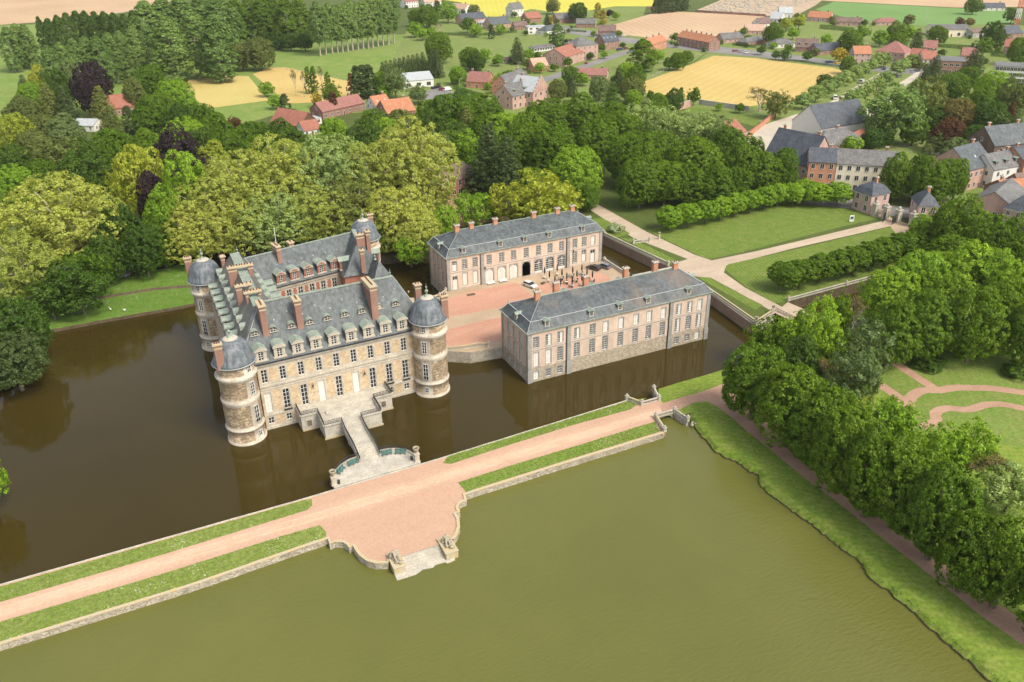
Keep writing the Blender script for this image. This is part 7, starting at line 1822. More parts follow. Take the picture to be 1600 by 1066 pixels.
# clipped limes along both lawns
row('clipped', [(1048, 325, 40), (1076, 320, 38), (1105, 315), (1128, 310), (1151, 304), (1174, 299), (1198, 294), (1218, 289), (1242, 288), (1259, 282), (1279, 288, 42), (1312, 288, 42)], 32, 8.2, 'lime_tree', 'tree', 'small clipped round lime', 'in the row edging the north lawn', 'clipped limes edging the north lawn', 'leaf_fresh')
row('clipped', [(1229, 413, 48), (1254, 409), (1285, 401), (1315, 395), (1338, 390), (1364, 382), (1388, 376), (1412, 369), (1433, 364), (1456, 356)], 44, 8.2, 'lime_tree', 'tree', 'rounded dark clipped lime', 'in the row on the south lawn', 'clipped limes on the south lawn')
row('round', [(1408, 246, 50, 13.5), (1441, 244, 34, 13), (1458, 254, 58, 13.5), (1486, 249, 46, 13.5), (1503, 247, 34, 13.5)], 50, 13.5, 'lime_tree', 'tree', 'tall domed lime', 'of the group behind the park gate', 'tall limes behind the gate')
for a in (('loose', 1466, 328, 36, 9, 'brownish olive tree against the right gate lodge', 'leaf_olive'), ('round', 1442, 338, 34, 8, 'bright green bush tree below the right gate lodge', 'leaf_fresh'), ('round', 1450, 352, 52, 9, 'rounded green tree where the south lime row ends', None),
 ('broad', 1508, 320, 88, 15, 'large spreading green tree before the pink brick workshop', None), ('broad', 1558, 345, 80, 15, 'broad green tree below the pyramidal slate roof', None), ('broad', 1600, 350, 80, 15, 'broad green tree at the right edge below the slate roofs', None), ('round', 1490, 368, 70, 12, 'green tree filling the gap above the canal wood', 'leaf_green'), ('round', 1545, 385, 76, 13, 'green tree behind the canal wood near right edge', 'leaf_green'), ('round', 1470, 395, 60, 10, 'low green tree behind the canal balustrade', 'leaf_fresh')): T(*a)
# the wood north of the lawn
row('round', [(1030, 206, 86, 16), (1094, 217, 88, 16), (1140, 202, 60, 16), (1164, 231, 66, 15), (1195, 240, 60, 14), (1228, 232, 46, 15)], 80, 16, 'chestnut_tree', 'tree', 'big rounded green chestnut', 'in second rank of wood beyond the north lawn', 'chestnuts of the wood beyond the lawn')
row('round', [(1002, 250, 70, 15), (1042, 252, 70, 14), (1080, 262, 60, 12), (1120, 262, 60, 12), (1150, 262, 54, 11)], 70, 14, 'chestnut_tree', 'tree', 'dark green chestnut', 'in front rank of wood beyond the north lawn', 'chestnuts of the wood beyond the lawn')
row('round', [(968, 177, 76, 17), (1005, 163, 52, 16, 'loose', 'leaf_pale'), (1047, 172, 66, 16, 'loose', 'leaf_pale'), (1098, 180, 66, 15, 'loose', 'leaf_pale'), (1130, 188, 50, 14, 'loose', 'leaf_grey'), (1176, 212, 46, 12, 'loose', 'leaf_green')], 70, 16, 'tree', 'tree', ['mid green round tree', 'silvery pale tree', 'pale whitish green tree', 'pale loose crowned tree', 'grey green loose tree', 'ragged green tree'], 'in back rank of wood beyond the north lawn', 'trees of the wood beyond the lawn')
row('round', [(824, 180, 70, 17), (854, 159, 76, 17), (911, 154, 76, 17), (963, 160, 66, 16), (1022, 158, 40, 14)], 74, 17, 'chestnut_tree', 'tree', 'rounded chestnut', 'in rearmost rank of wood behind rear wing', 'chestnuts of the wood behind the rear wing')
row('round', [(816, 194, 66, 18), (862, 198, 80, 18), (932, 190, 70, 18), (985, 212, 70, 17), (1010, 225, 50, 16)], 74, 18, 'chestnut_tree', 'tree', 'tall dome shaped chestnut', 'in middle rank of wood behind rear wing', 'chestnuts of the wood behind the rear wing')
for a in (('round', 900, 233, 82, 15, 'light yellow green chestnut right above the rear wing roof', 'leaf_fresh'), ('round', 918, 292, 40, 9, 'dark green tree at the right end of the rear wing roof', 'leaf_green'), ('loose', 842, 272, 96, 12, 'bright yellow spreading tree just behind the rear wing', 'leaf_yellow'), ('loose', 798, 292, 66, 8, 'yellow green lower bough tree beside the shed behind rear wing', 'leaf_yellow'), ('loose', 878, 290, 60, 9, 'yellow tree overlapping the green one behind rear wing', 'leaf_yellow'), ('loose', 734, 305, 58, 10, 'fresh green tree before the brick orangery', 'leaf_fresh'), ('small', 770, 314, 34, 6, 'small light green tree between orangery and shed', 'leaf_fresh'), ('round', 830, 262, 50, 11, 'green tree showing behind the bright yellow spreading one', 'leaf_green'),
 ('conifer', 762, 198, 80, 24, 'tall dark conifer right of the brick orangery', None), ('conifer', 792, 216, 74, 21, 'second dark conifer, right and in front of the tall one by the orangery', None), ('round', 700, 203, 52, 17, 'round green tree left of the tall dark conifer', 'leaf_green'), ('loose', 726, 203, 46, 17, 'fresh tree touching the tall dark conifer on its left', 'leaf_fresh'), ('round', 676, 205, 60, 18, 'pale flowered chestnut right of the great plane trees', 'leaf_grey'), ('broad', 690, 330, 50, 10, 'low fresh foliage tree where plane trees meet the moat by the rear wing', 'leaf_fresh'), ('broad', 652, 345, 70, 9, 'yellow green tree overhanging moat behind the rear right tower', 'leaf_plane'), ('loose', 682, 372, 46, 6, 'low dark foliage tree over the water by the rear wing corner', 'leaf_green'), ('loose', 640, 372, 50, 6, 'low fresh foliage tree at the water behind the castle', 'leaf_fresh'), ('loose', 600, 340, 60, 9, 'green tree hidden low behind the castle roof', 'leaf_green')): T(*a)
# plane trees
row('plane', [(320, 288, 120, 21), (372, 250, 140, 26), (440, 230, 140, 27), (512, 222, 130, 28, None, 'leaf_pale'), (575, 238, 110, 25), (640, 200, 140, 31)], 140, 26, 'plane_tree', 'tree', ['low spreading yellow green plane', 'broad yellow green plane', 'large yellow green plane', 'tall yellow green plane', 'yellow green plane', 'very tall yellow green plane'], 'in the group behind the castle', 'plane trees behind the castle', None, 1.0, bark='bark_pale')
row('plane', [(300, 335, 100, 15), (362, 318, 110, 17), (430, 312, 120, 17, None, 'leaf_pale'), (500, 302, 120, 18), (556, 296, 110, 18, None, 'leaf_olive'), (622, 300, 110, 20)], 100, 18, 'plane_tree', 'tree', ['low hanging plane', 'low yellow green plane', 'drooping plane', 'low plane', 'leafy plane', 'bright leaved plane'], 'in front rank of the plane group', 'plane trees behind the castle', None, 1.0, bark='bark_pale')
tree('plane', 85, 288, 190, 27, 'huge yellow green plane tree on the island lawn at the left', None, 'plane_tree', 'tree', .9, None, 'bark_pale')
tree('plane', 20, 375, 120, 19, 'yellow green plane bough mass at the left edge beside the huge plane', None, 'plane_tree', 'tree', .9, None, 'bark_pale')
for a in (('loose', 112, 415, 90, 11, 'dark chestnut with white blossom under the huge plane tree', 'leaf_dark', .9), ('loose', 70, 440, 70, 9, 'dark bush tree at the water edge below the huge plane', 'leaf_dark', .9), ('broad', 14, 482, 90, 13, 'dark evergreen tree hanging over the moat at the left edge', 'leaf_dark', .85), ('broad', 10, 530, 96, 8, 'brownish dark yew overhanging the water at the left edge', 'leaf_conifer', .85), ('shrub', 52, 548, 30, 3.5, 'pale leaved bough reaching over the water at the left edge', 'leaf_pale', .85), ('loose', -36, 712, 56, 10, 'fresh green crown cut by the left edge above the causeway', 'leaf_fresh', .85),
 ('round', 152, 372, 60, 13, 'dark shaded tree on the far side of the island canal, left', 'leaf_dark', 1.0), ('round', 215, 352, 64, 14, 'dark shaded tree on the far side of the island canal, right', 'leaf_dark', 1.0), ('broad', 245, 345, 60, 13, 'dark low tree under the bright green beeches', 'leaf_green', 1.0),
 ('broad', 178, 328, 76, 17, 'dark green tree behind the island lawn, right of the huge plane', 'leaf_dark', 1.0), ('broad', 286, 252, 84, 24, 'bright green beech at the head of the island lawn', 'leaf_fresh', 1.0), ('broad', 254, 305, 70, 17, 'bright green lower beech overhanging the island lawn', 'leaf_fresh', 1.0), ('broad', 206, 238, 84, 22, 'yellow green beech left of the bright green one', 'leaf_yellow', GZ), ('loose', 130, 395, 60, 12, 'shaded green tree between huge plane and canal', 'leaf_green', 1.0)): T(a[0], a[1], a[2], a[3], a[4], a[5], a[6], 'tree', 'tree', a[7])
# mixed wood at the left: hand placed, described one by one
for a in (
 ('round', 142, 99, 44, 22, 'purple black copper beech, right half of the dark pair in the left wood', 'leaf_copper'), ('broad', 126, 112, 40, 20, 'purple black copper beech, left half of the dark pair in the left wood', 'leaf_copper'), ('broad', 268, 212, 72, 20, 'dark purple copper beech above the bright green beech', 'leaf_copper'), ('round', 315, 242, 46, 15, 'reddish purple beech right of the larger copper beech', 'leaf_copper'), ('round', 232, 268, 50, 18, 'dark purple foliage between yellow green and bright green beeches', 'leaf_copper'),
 ('round', 60, 105, 40, 13, 'yellowish round tree before the light poplar row', 'leaf_yellow'), ('conifer', 33, 119, 26, 14, 'dark conical tree at the far left edge clearing', None), ('round', 97, 96, 44, 18, 'grey green blossoming chestnut left of the copper beech pair', 'leaf_grey'), ('broad', 86, 112, 40, 18, 'dark olive tree left of the copper beech pair', 'leaf_dark'), ('round', 46, 130, 44, 13, 'fresh green round tree at the far left', 'leaf_fresh'), ('conifer', 68, 132, 48, 18, 'brownish dark conifer at the far left', 'leaf_olive'), ('conifer', 95, 137, 46, 18, 'dark conifer with pale bloom edge left of the greenhouse shed', None), ('round', 28, 154, 52, 14, 'olive green round tree at left edge below the dark conifers', 'leaf_olive'),
 ('conifer', 152, 137, 44, 18, 'dark brown green conifer right of the copper beech pair', 'leaf_olive'), ('conifer', 170, 168, 40, 14, 'rusty dark conifer before the red roof in the left wood', 'leaf_olive'), ('round', 231, 154, 58, 16, 'round leafy green tree right of the red roof in the left wood', None), ('column', 197, 168, 20, 13, 'narrow dark column tree beside the red roof in the left wood', None), ('round', 97, 183, 54, 14, 'white flowering grey chestnut below the greenhouse shed', 'leaf_grey'), ('round', 63, 182, 46, 13, 'shaded olive tree left of the white flowering chestnut', 'leaf_olive'), ('broad', 18, 182, 60, 15, 'yellow olive tree at left edge, middle of the wood', 'leaf_yellow'), ('round', 171, 202, 70, 16, 'mid green oak in the middle of the left wood', 'leaf_green'), ('round', 222, 207, 56, 15, 'green oak left of the larger copper beech', 'leaf_green'), ('round', 284, 188, 70, 15, 'fresh green crown above the larger copper beech', 'leaf_fresh'), ('round', 336, 183, 56, 15, 'leafy green crown below the pasture corner', 'leaf_green'), ('round', 386, 191, 64, 15, 'green crown below the small green pasture', 'leaf_green'), ('round', 268, 127, 60, 16, 'bright crown left of the wheat coloured field', 'leaf_fresh'), ('round', 228, 103, 50, 18, 'mid green crown below the tall poplar clump', 'leaf_green'), ('round', 306, 161, 56, 14, 'dense green crown at the corner of the wheat coloured field', 'leaf_green'), ('round', 276, 166, 50, 14, 'dark crown behind the leafy tree by the red roof', 'leaf_dark'), ('loose', 362, 184, 26, 8, 'reddish brown small tree below the wheat coloured field', 'leaf_redbrown'), ('loose', 75, 218, 76, 14, 'olive feathery tree in the lower left wood', 'leaf_olive'), ('round', 14, 230, 60, 14, 'dark green crown at the left edge, lower wood', 'leaf_dark'), ('broad', 128, 240, 84, 17, 'blue green dark crown above the huge plane', 'leaf_dark'), ('round', 116, 216, 46, 13, 'dark small crown above the blue green one', 'leaf_dark'), ('round', 14, 262, 64, 13, 'fresh green crown at left edge beside the huge plane', 'leaf_fresh'), ('round', 170, 225, 50, 14, 'green crown left of the yellow green beech', 'leaf_green'), ('small', 207, 139, 12, 6, 'small golden bush near the red roof in the left wood', 'leaf_golden'), ('round', 332, 228, 56, 17, 'light yellow green crown right of the reddish purple beech', 'leaf_yellow'), ('round', 248, 145, 40, 14, 'green crown above the round leafy tree', 'leaf_green'), ('round', 205, 125, 34, 14, 'dull green crown right of the golden bush', 'leaf_olive'), ('conifer', 231, 78, 26, 20, 'pointed dark spruce before the tall poplar clump', None), ('round', 350, 205, 60, 15, 'dark green crown in the mid wood behind plane trees', 'leaf_green'), ('round', 310, 200, 56, 15, 'dark crown above the reddish purple beech', 'leaf_dark'), ('round', 400, 212, 60, 15, 'green crown between plane trees and barn', 'leaf_green'), ('round', 60, 250, 50, 13, 'green crown right of the fresh one at left edge', 'leaf_green'), ('round', 45, 205, 46, 13, 'olive crown left of the feathery tree', 'leaf_olive')): T(*a)
# belt between farm roofs and plane trees
for a in (('round', 440, 194, 74, 13, 'dark green crown below the barn with steep red roof', 'leaf_dark'), ('round', 414, 197, 50, 13, 'green crown left of the barn with red roof', 'leaf_green'), ('round', 497, 216, 56, 13, 'green crown below the small cottage', 'leaf_green'), ('round', 519, 184, 44, 12, 'fresh green crown before the long maroon roof', 'leaf_fresh'), ('round', 466, 227, 52, 14, 'yellow green crown above the plane trees, below the barn', 'leaf_fresh'), ('broad', 568, 194, 66, 18, 'large dark olive tree before the farm roofs', 'leaf_dark'), ('conifer', 548, 205, 46, 16, 'dark conifer at the left flank of the dark olive tree', None), ('round', 584, 171, 44, 12, 'green crown before the bright orange roof', 'leaf_green'), ('round', 602, 184, 48, 15, 'fresh green crown right of the dark olive tree', 'leaf_fresh'), ('broad', 628, 177, 62, 15, 'olive dark crown below the broad orange red roof', 'leaf_olive'), ('round', 702, 147, 80, 17, 'large rounded chestnut right of the broad orange red roof', 'leaf_green'), ('round', 672, 158, 56, 16, 'rounded chestnut left of the largest one behind the wood', 'leaf_green'), ('round', 752, 149, 70, 17, 'rounded chestnut left of the stepped gable manor', 'leaf_green'), ('conifer', 728, 168, 50, 17, 'dark brownish conifer under the rounded chestnuts', 'leaf_olive'), ('broad', 668, 178, 56, 16, 'dark crown above the very tall plane', 'leaf_dark'), ('round', 790, 176, 66, 17, 'bright green chestnut below the stepped gable manor', 'leaf_fresh'), ('round', 760, 178, 54, 16, 'green crown above the tall dark conifer', 'leaf_green'), ('round', 530, 214, 50, 15, 'shaded crown left of the dark conifer by farm', 'leaf_green'), ('round', 710, 190, 50, 15, 'dark crown between conifers and chestnuts', 'leaf_dark')): T(*a)
# poplars, top left
row('poplar', [(8, 46), (22, 41), (36, 42)], 28, 28, 'poplar_tree', 'tree', 'dark poplar', 'in the clump at the top left edge', 'dark poplars at top left')
row('poplar', [(59, 30, 16), (74, 33), (88, 28), (102, 24), (117, 21), (131, 21), (146, 22), (161, 22), (176, 24), (192, 26), (206, 20)], 25, 29, 'poplar_tree', 'tree', 'dark poplar', 'in long dark row before the tan field', 'poplars in the long dark row', 'leaf_dark')
row('poplar', [(73, 77), (92, 72), (112, 66), (131, 62), (150, 62), (168, 56), (185, 54), (205, 46), (225, 44)], 33, 29, 'poplar_tree', 'tree', 'light green poplar', 'in row before the dark poplar row', 'light green poplars')
row('poplar', [(224, 8), (252, 4), (280, 3), (312, -2), (340, -1)], 58, 42, 'poplar_tree', 'tree', 'massive grey green poplar', 'in the tall clump at top left', 'tall poplar clump', None)
row('poplar', [(258, 34), (298, 26), (332, 30)], 52, 38, 'poplar_tree', 'tree', 'grey green poplar', 'in front rank of tall poplar clump', 'tall poplar clump', None)
row('poplar', [(366, 2), (386, -2), (406, 0), (424, -3), (444, 0), (464, -2)], 36, 35, 'poplar_tree', 'tree', 'dark backlit poplar', 'between tall clump and the avenue', 'poplars left of the avenue', 'leaf_green')
row('round', [(432, 48, 26, 12), (452, 52, 26, 11), (474, 50, 26, 12), (412, 45, 26, 12)], 26, 12, 'tree', 'tree', ['dark undergrowth tree', 'dark round undergrowth tree', 'shaded undergrowth tree', 'low shaded tree'], 'under the poplars left of avenue', 'undergrowth below the poplars', 'leaf_dark')
for i, (px, py) in enumerate([(501, 88), (510, 85.5), (519.5, 83.5), (528, 82.5), (536, 82), (544, 81), (551.5, 79.5), (560, 78), (568, 77), (576, 76), (583, 75), (591, 73.5), (599, 72), (607.5, 70.5), (616, 68.5)]):
    p = at(px, py); cm, tm, W0, H0 = random.choice(KIND['stem_poplar'])
    t = thing('poplar_tree', f'tall bare stemmed poplar, {ORD[i]} from the left in the meadow avenue', 'tree', p, random.uniform(0, 6), 'poplars of the meadow avenue'); s = random.uniform(.95, 1.1)
    inst('trunk', tm, t, (0, 0, 0), 0, (1.2, 1.2, s * 1.15)); inst('crown', cm, t, (0, 0, 0), 0, (1.15, 1.15, s * 1.15))
row('round', [(373, 67, 42, 13), (402, 59, 48, 14)], 42, 13, 'walnut_tree', 'tree', ['grey green round crowned tree', 'brownish round crowned tree'], 'of two standing above the wheat coloured field', None, 'leaf_olive')
# village edge and gardens
VT = '''bare 458 112 16 14 - leafless dead trunk, left one, in the golden strip
bare 471 114 14 14 - leafless dead trunk, right one, in the golden strip
column 479 106 12 15 leaf_green ivy clad thin poplar left of a pair by the farm
column 488 106 12 15 leaf_green ivy clad thin poplar right of a pair by the farm
bare 500 106 13 14 - half dead thin tree right of the ivy clad pair
column 510 114 12 14 leaf_green thin green tree leaning by the farm
loose 516 130 30 11 leaf_green ivy mound tree beside the farm
column 518 145 18 8 leaf_redbrown rust brown conical tree beside the farm roof
small 493 146 16 8 leaf_golden yellow shrub tree between the ivy clad pair and mound
column 443 149 20 8 - dark conical evergreen on the small green pasture
column 555 105 20 18 - left tall dark cypress of three behind the farm roof
column 565 104 22 18 - middle tall dark cypress of three behind the farm roof
column 575 104 22 18 - right tall dark cypress of three behind the farm roof
column 546 117 12 14 leaf_redbrown rust brown cypress left of the three dark cypresses
round 597 112 34 12 leaf_green green tree right of the three dark cypresses
loose 615 104 38 15 leaf_grey pale weeping birch before the dark conifer screen
small 600 131 24 7 leaf_fresh small bright tree below the pale weeping birch
loose 652 133 32 9 leaf_grey grey weeping tree before the white warehouse
conifer 673 78 22 17 - left tall spruce at the right end of the conifer screen
conifer 682 78 22 17 - right tall spruce at the right end of the conifer screen
loose 699 6 30 14 leaf_fresh weeping willow among houses at the top
column 682 2 14 14 leaf_dark dark narrow conifer beside the weeping willow
round 668 10 32 12 leaf_green green tree left of the weeping willow
round 650 15 26 12 leaf_green green tree right of the meadow avenue
small 647 36 22 7 - rounded bush at the end of the meadow avenue
small 659 45 18 5 - round bush below the weeping willow, left
small 673 43 18 5 - round bush below the weeping willow, right
round 684 51 42 9 leaf_green spreading green bush at the garden hedge corner
bare 686 36 16 9 - bare pale tree behind the spreading bush
round 740 8 20 9 leaf_olive small olive tree at the corner of the yellow field
small 730 29 22 7 leaf_green green tree before the dark blue roof
small 743 38 20 6 leaf_fresh fresh tree before the white conservatory
column 768 41 10 7 - small dark cypress before the solar roofed house
small 782 39 16 6 - garden tree right of the small dark cypress
round 734 75 34 10 leaf_green green garden tree behind the brick villa
round 744 83 28 10 leaf_dark dark garden tree behind the brick villa
small 738 86 18 8 leaf_redbrown rusty garden tree behind the brick villa
round 715 104 28 9 leaf_fresh fresh round tree left of the brick villa
small 757 78 20 7 leaf_fresh light garden tree above the brick villa roof
small 778 86 18 7 - light small tree beside the dark shed
conifer 808 60 28 15 - big dark spruce right of the dark shed
small 826 78 16 7 - garden tree right of the big dark spruce
small 842 83 20 7 leaf_green round tree below the garage row
small 824 93 16 6 leaf_olive olive garden tree below the big spruce
small 843 99 16 5 - round bush before the tan roofed house
poplar 871 39 24 17 - stout poplar beside the three storey brick house
small 888 62 15 7 leaf_copper dark red tree between stout poplar and brick house
conifer 855 21 14 11 - dark spruce between the upper village houses
round 864 -2 22 12 leaf_olive olive round tree before the yellow field
round 903 4 30 12 leaf_dark dark broad tree among upper village houses
column 934 5 12 11 leaf_golden yellow green conical tree, left of the upper pair
column 943 15 12 8 leaf_golden yellow green conical tree, right of the upper pair
small 952 16 12 6 leaf_copper small purple tree beside the conical pair
small 963 19 13 6 leaf_fresh round bush on the lawn by the tan field
column 861 26 8 7 leaf_golden golden cypress between upper village houses
poplar 1005 64 40 19 leaf_green large bushy poplar before the orange roofed houses
loose 1029 78 20 9 - thin tree right of the large bushy poplar
small 1047 91 20 7 leaf_green bush at the corner of the golden field
round 1060 83 26 8 leaf_green round tree before the long orange terrace, left
round 1074 80 20 8 leaf_green round tree before the long orange terrace, right
round 979 99 30 10 leaf_fresh light round tree left below the large poplar
round 996 104 28 10 leaf_green mid green tree beside the golden field's left tip
conifer 967 108 26 12 - blue dark spruce in the village gardens
round 990 122 38 9 leaf_olive olive copper tree at the golden field's left tip
round 892 104 28 9 leaf_green green tree before the street
conifer 892 117 24 11 - dark spruce below the street
small 911 115 20 7 leaf_fresh yellow green tree right of the dark spruce
round 937 120 34 11 leaf_grey grey green round tree behind the wood
conifer 958 130 38 12 leaf_dark spreading dark cedar behind the wood
small 976 130 10 6 leaf_golden golden shrub between cedar and olive tree
round 990 141 26 9 leaf_fresh fresh tree in front of the olive copper tree
round 871 125 28 10 leaf_olive mixed olive tree beside the manor
small 1055 52 14 7 leaf_green tree before the left end of the orange terrace
round 1053 141 32 10 leaf_dark dark round tree at the near edge of golden field
round 1031 146 30 10 leaf_green green round tree left of the dark one at the golden field
small 1018 143 16 7 leaf_green small tree at the left of the golden field's near edge
column 1065 138 11 8 leaf_green narrow tree at the golden field's near edge
small 1085 139 20 9 leaf_green slim round tree right of the pink wall end
small 1157 162 16 4 leaf_green round bush on the small bright lawn
small 1124 162 12 4 - small bush against the grey concrete wall
bare 1190 142 46 11 - brown twiggy tree at the corner of golden field
loose 1216 144 42 11 leaf_olive olive brown tree right of the brown twiggy one
round 1290 117 24 9 leaf_dark dark round tree at the start of the orchard lane
loose 1403 136 92 21 leaf_poplar big feathery green tree right of the slate houses
loose 1453 125 58 18 leaf_olive tall olive tree right of the big feathery one
loose 1436 130 42 17 leaf_poplar loose green tree behind the big feathery one
conifer 1529 72 42 21 leaf_conifer large dark pine before the school
broad 1556 36 34 16 leaf_dark dark pine beside the grey shed row
conifer 1466 88 28 12 - dark fir before the flat brick building
conifer 1449 101 24 11 - dark fir left of the brick building
conifer 1479 112 26 9 - small dark fir below the brick building
round 1497 114 46 12 leaf_green green tree below the flat brick building
round 1517 104 36 12 leaf_green green tree between pine and brick building
broad 1558 117 56 15 leaf_fresh light green tree before the school
broad 1592 128 60 16 leaf_olive brownish broad tree at the right edge below the school
round 1503 157 60 15 leaf_rust russet olive crown in the right gardens
round 1489 188 50 12 leaf_redbrown red brown maple in the right gardens
round 1553 158 56 16 leaf_dark dark broad crown in the right gardens
conifer 1595 172 40 15 leaf_grey blue grey spruce at the right edge
column 1571 188 24 14 - dark column cypress by the big brown house
column 1584 162 14 12 leaf_redbrown rust tipped conifer at the right edge
column 1450 227 20 9 leaf_olive dark conical shrub beside the garden outbuilding
small 1494 218 40 6 leaf_grey grey green shrub before the white garden wall
round 1332 46 36 10 leaf_green round tree in the paddock below the green field
small 1293 54 18 6 - small tree right of the steep brown roofed house
round 1403 36 32 10 leaf_green green tree below the low bungalow
small 1424 42 22 8 leaf_fresh yellow green tree right of the low bungalow
round 1406 52 28 11 leaf_green green tree above the brick hall
conifer 1437 46 24 12 - dark fir above the red roofed houses
round 1469 40 30 11 leaf_green full green tree before the beige warehouse
small 1422 24 16 7 leaf_rust rust coloured tree on the road by the green field
round 1211 38 30 9 leaf_green round tree below the cemetery
small 1230 29 20 8 leaf_yellow yellow green tree left of the pink house
small 1250 24 22 8 leaf_yellow light tree touching the pink house
small 1240 44 18 6 leaf_fresh light bush below the yellow green trees
small 1517 29 14 6 leaf_rust rust brown small tree right of the street lamps
small 1501 28 14 5 leaf_redbrown dark red small tree between street lamps
small 1351 41 22 6 leaf_fresh garden bush right of the brick bungalow
small 1378 49 24 7 leaf_fresh light bush tree above the brick hall
small 1314 76 22 6 leaf_golden golden yellow shrub before the dark roofed house
round 1327 90 26 9 leaf_green green corner tree at the road by the orchard lane
round 1524 -4 24 8 leaf_green broad tree at the top right edge
small 1584 15 22 9 leaf_dark dark tree behind the lattice mast
round 1600 60 40 10 leaf_green green tree at the right edge below the mast
small 1262 82 14 3 leaf_hedge clipped bush before the steep brown roofed house
small 1213 80 14 3 leaf_hedge round shrub left before the hipped bungalow
small 1228 79 16 3 leaf_hedge round shrub right before the hipped bungalow
small 1190 72 14 3 leaf_dark dark shrub beside the low brick bungalow
round 1366 200 34 6 leaf_hedge dense green mass right behind the mansard slate house
small 1334 215 30 5 leaf_fresh bright climbing bush before the mansard slate house
small 1540 60 30 8 leaf_green green tree below the grey shed row
round 1382 196 34 8 leaf_dark dark round tree left below the big feathery tree
round 1432 186 40 10 leaf_green green tree right below the big feathery tree
round 1466 168 46 12 leaf_dark dark crown between russet crown and tall olive tree
round 1528 196 44 11 leaf_dark dark garden tree above the big brown house
round 1470 208 34 8 leaf_olive olive garden tree above the white garden wall
round 1540 140 46 13 leaf_green green crown between pine and school
small 796 112 26 5 leaf_green garden shrub right of the villa drive
small 782 116 22 4 leaf_fresh low fresh shrub beside the villa drive
round 720 138 24 6 leaf_hedge round hedge bush at the villa corner
round 620 176 40 10 leaf_green green tree before the broad orange red roof
small 455 172 24 6 leaf_green shrub between pasture and barn
small 430 150 22 5 leaf_fresh hedge shrub between the two golden fields, near
small 415 130 22 5 leaf_fresh hedge shrub between the two golden fields, far'''
for ln in VT.split('\n'):
    k, px, py, w, h, mt, lab = ln.split(' ', 6)
    T(k, float(px), float(py), float(w), float(h), lab, None if mt == '-' else mt)
row('small', [(1256, 146, 26), (1277, 135, 26), (1293, 127, 25), (1307, 120, 24), (1322, 112, 23), (1338, 104, 23), (1350, 100, 20), (1361, 93, 22), (1373, 84, 23), (1384, 84, 22)], 24, 8, 'orchard_tree', 'tree', 'pale green young tree', 'in the left row of the orchard lane', 'orchard trees along the lane', 'leaf_pale', start='near end')
row('small', [(1313, 158, 22), (1330, 143, 27), (1344, 135, 22), (1359, 127, 21), (1373, 120, 21), (1388, 112, 20), (1405, 96, 22), (1416, 92, 18), (1427, 86, 20)], 22, 8, 'orchard_tree', 'tree', 'pale blossoming young tree', 'in the right row of the orchard lane', 'orchard trees along the lane', 'leaf_pale', start='near end')
row('conifer', [(597, 98), (603, 96), (610, 95), (617, 93), (624, 92), (631, 90), (638, 88), (645, 87), (652, 85), (660, 83)], 20, 14, 'conifer_tree', 'tree', 'dark tightly planted conifer', 'in the screen above the white warehouse', 'conifer screen above the warehouse')
row('column', [(1026, -4), (1033, -4), (1040, -5), (1048, -6), (1056, -7), (1064, -8), (1072, -9)], 13, 14, 'conifer_tree', 'tree', 'dark tree', 'in short dense row at the top edge beside the cemetery', 'dense row at top edge')
for p0, p1, w, h, lb in (((706, 131), (729, 129), 1.5, 2, 'trimmed hedge left of the brick villa'), ((707, 139), (750, 151), 1.5, 1.6, 'trimmed hedge in front of the brick villa'), ((694, 55), (741, 57), 1.6, 1.8, 'garden hedge at the upper meadow, left part'), ((741, 57), (808, 51), 1.6, 1.8, 'garden hedge at the upper meadow, right part'), ((1144, 71), (1180, 75), 1.5, 1.6, 'yellow green hedge before the grey bungalow'), ((1280, 45), (1332, 50), 2, 3, 'tall dark hedge along the paddock'), ((1437, 72), (1548, 80), 2, 2.4, 'long dark hedge below the beige warehouse'), ((1323, 89), (1348, 76), 2, 2.4, 'hedge beside the pink house'), ((1261, 87), (1278, 80), 1.6, 2.2, 'hedge between steep brown roof and dark roof houses'), ((889, 49), (915, 51), 1.4, 1.3, 'low hedge before the bungalow with white gables'), ((1311, 192), (1364, 203), 3, 4, 'ivy hedge behind the mansard slate house'), ((1548, 88), (1640, 96), 2, 2.2, 'hedge above the school'), ((1222, 94), (1312, 105), 1.2, 1.0, 'low roadside hedge above the golden field')):
    hedge(p0, p1, w, h, lb)
# white flowering bush at the overgrown wall, swans on the island lawn
T('shrub', 962, 352, 26, 2.2, 'white flowering bush at the overgrown moat wall', 'leaf_white', 'bush', 'bush', GZ)
sw = MB(); sw.ball((0, 0, .32), .42, .28, .26, 8); sw.tube([Vector((.3, 0, .4)), Vector((.5, 0, .7)), Vector((.42, 0, .95)), Vector((.58, 0, 1.0))], [.1, .07, .06, .05], 6); sw.tube([Vector((-.35, 0, .4)), Vector((-.62, 0, .5))], [.16, .03], 6); SW = sw.mesh('goose', M['white_paint'])
for px, py, a, lb in ((134, 481, .3, 'white goose on the island lawn nearest the dark bush'), (173, 485, 2.0, 'white goose alone on the middle of the island lawn'), (195, 486, 4.0, 'white goose on island lawn, farthest right')):
    p = at(px, py, .9); tag(inst('goose', SW, None, p, a), lb, 'goose', None)
# sheep and tan cows at the wood edge
cw = MB(); cw.ball((0, 0, .95), .95, .42, .5, 8); cw.ball((1.05, 0, 1.15), .32, .2, .24, 8)
for sx in (-.6, .6):
    for sy in (-.22, .22): cw.tube([Vector((sx, sy, .7)), Vector((sx, sy, 0))], [.13, .07], 5)
CW_ = cw.mesh('cow', M['tile_tan'])
for i, (px, py) in enumerate(((322, 99.5), (328, 99), (334, 98.4), (341, 98), (348, 97.3))): tag(inst('cow', CW_, None, at(px, py), .2 + i), f'tan cow resting at the meadow edge under the poplars, {ORD[i]} from the left', 'cow', 'tan cows at the meadow edge')

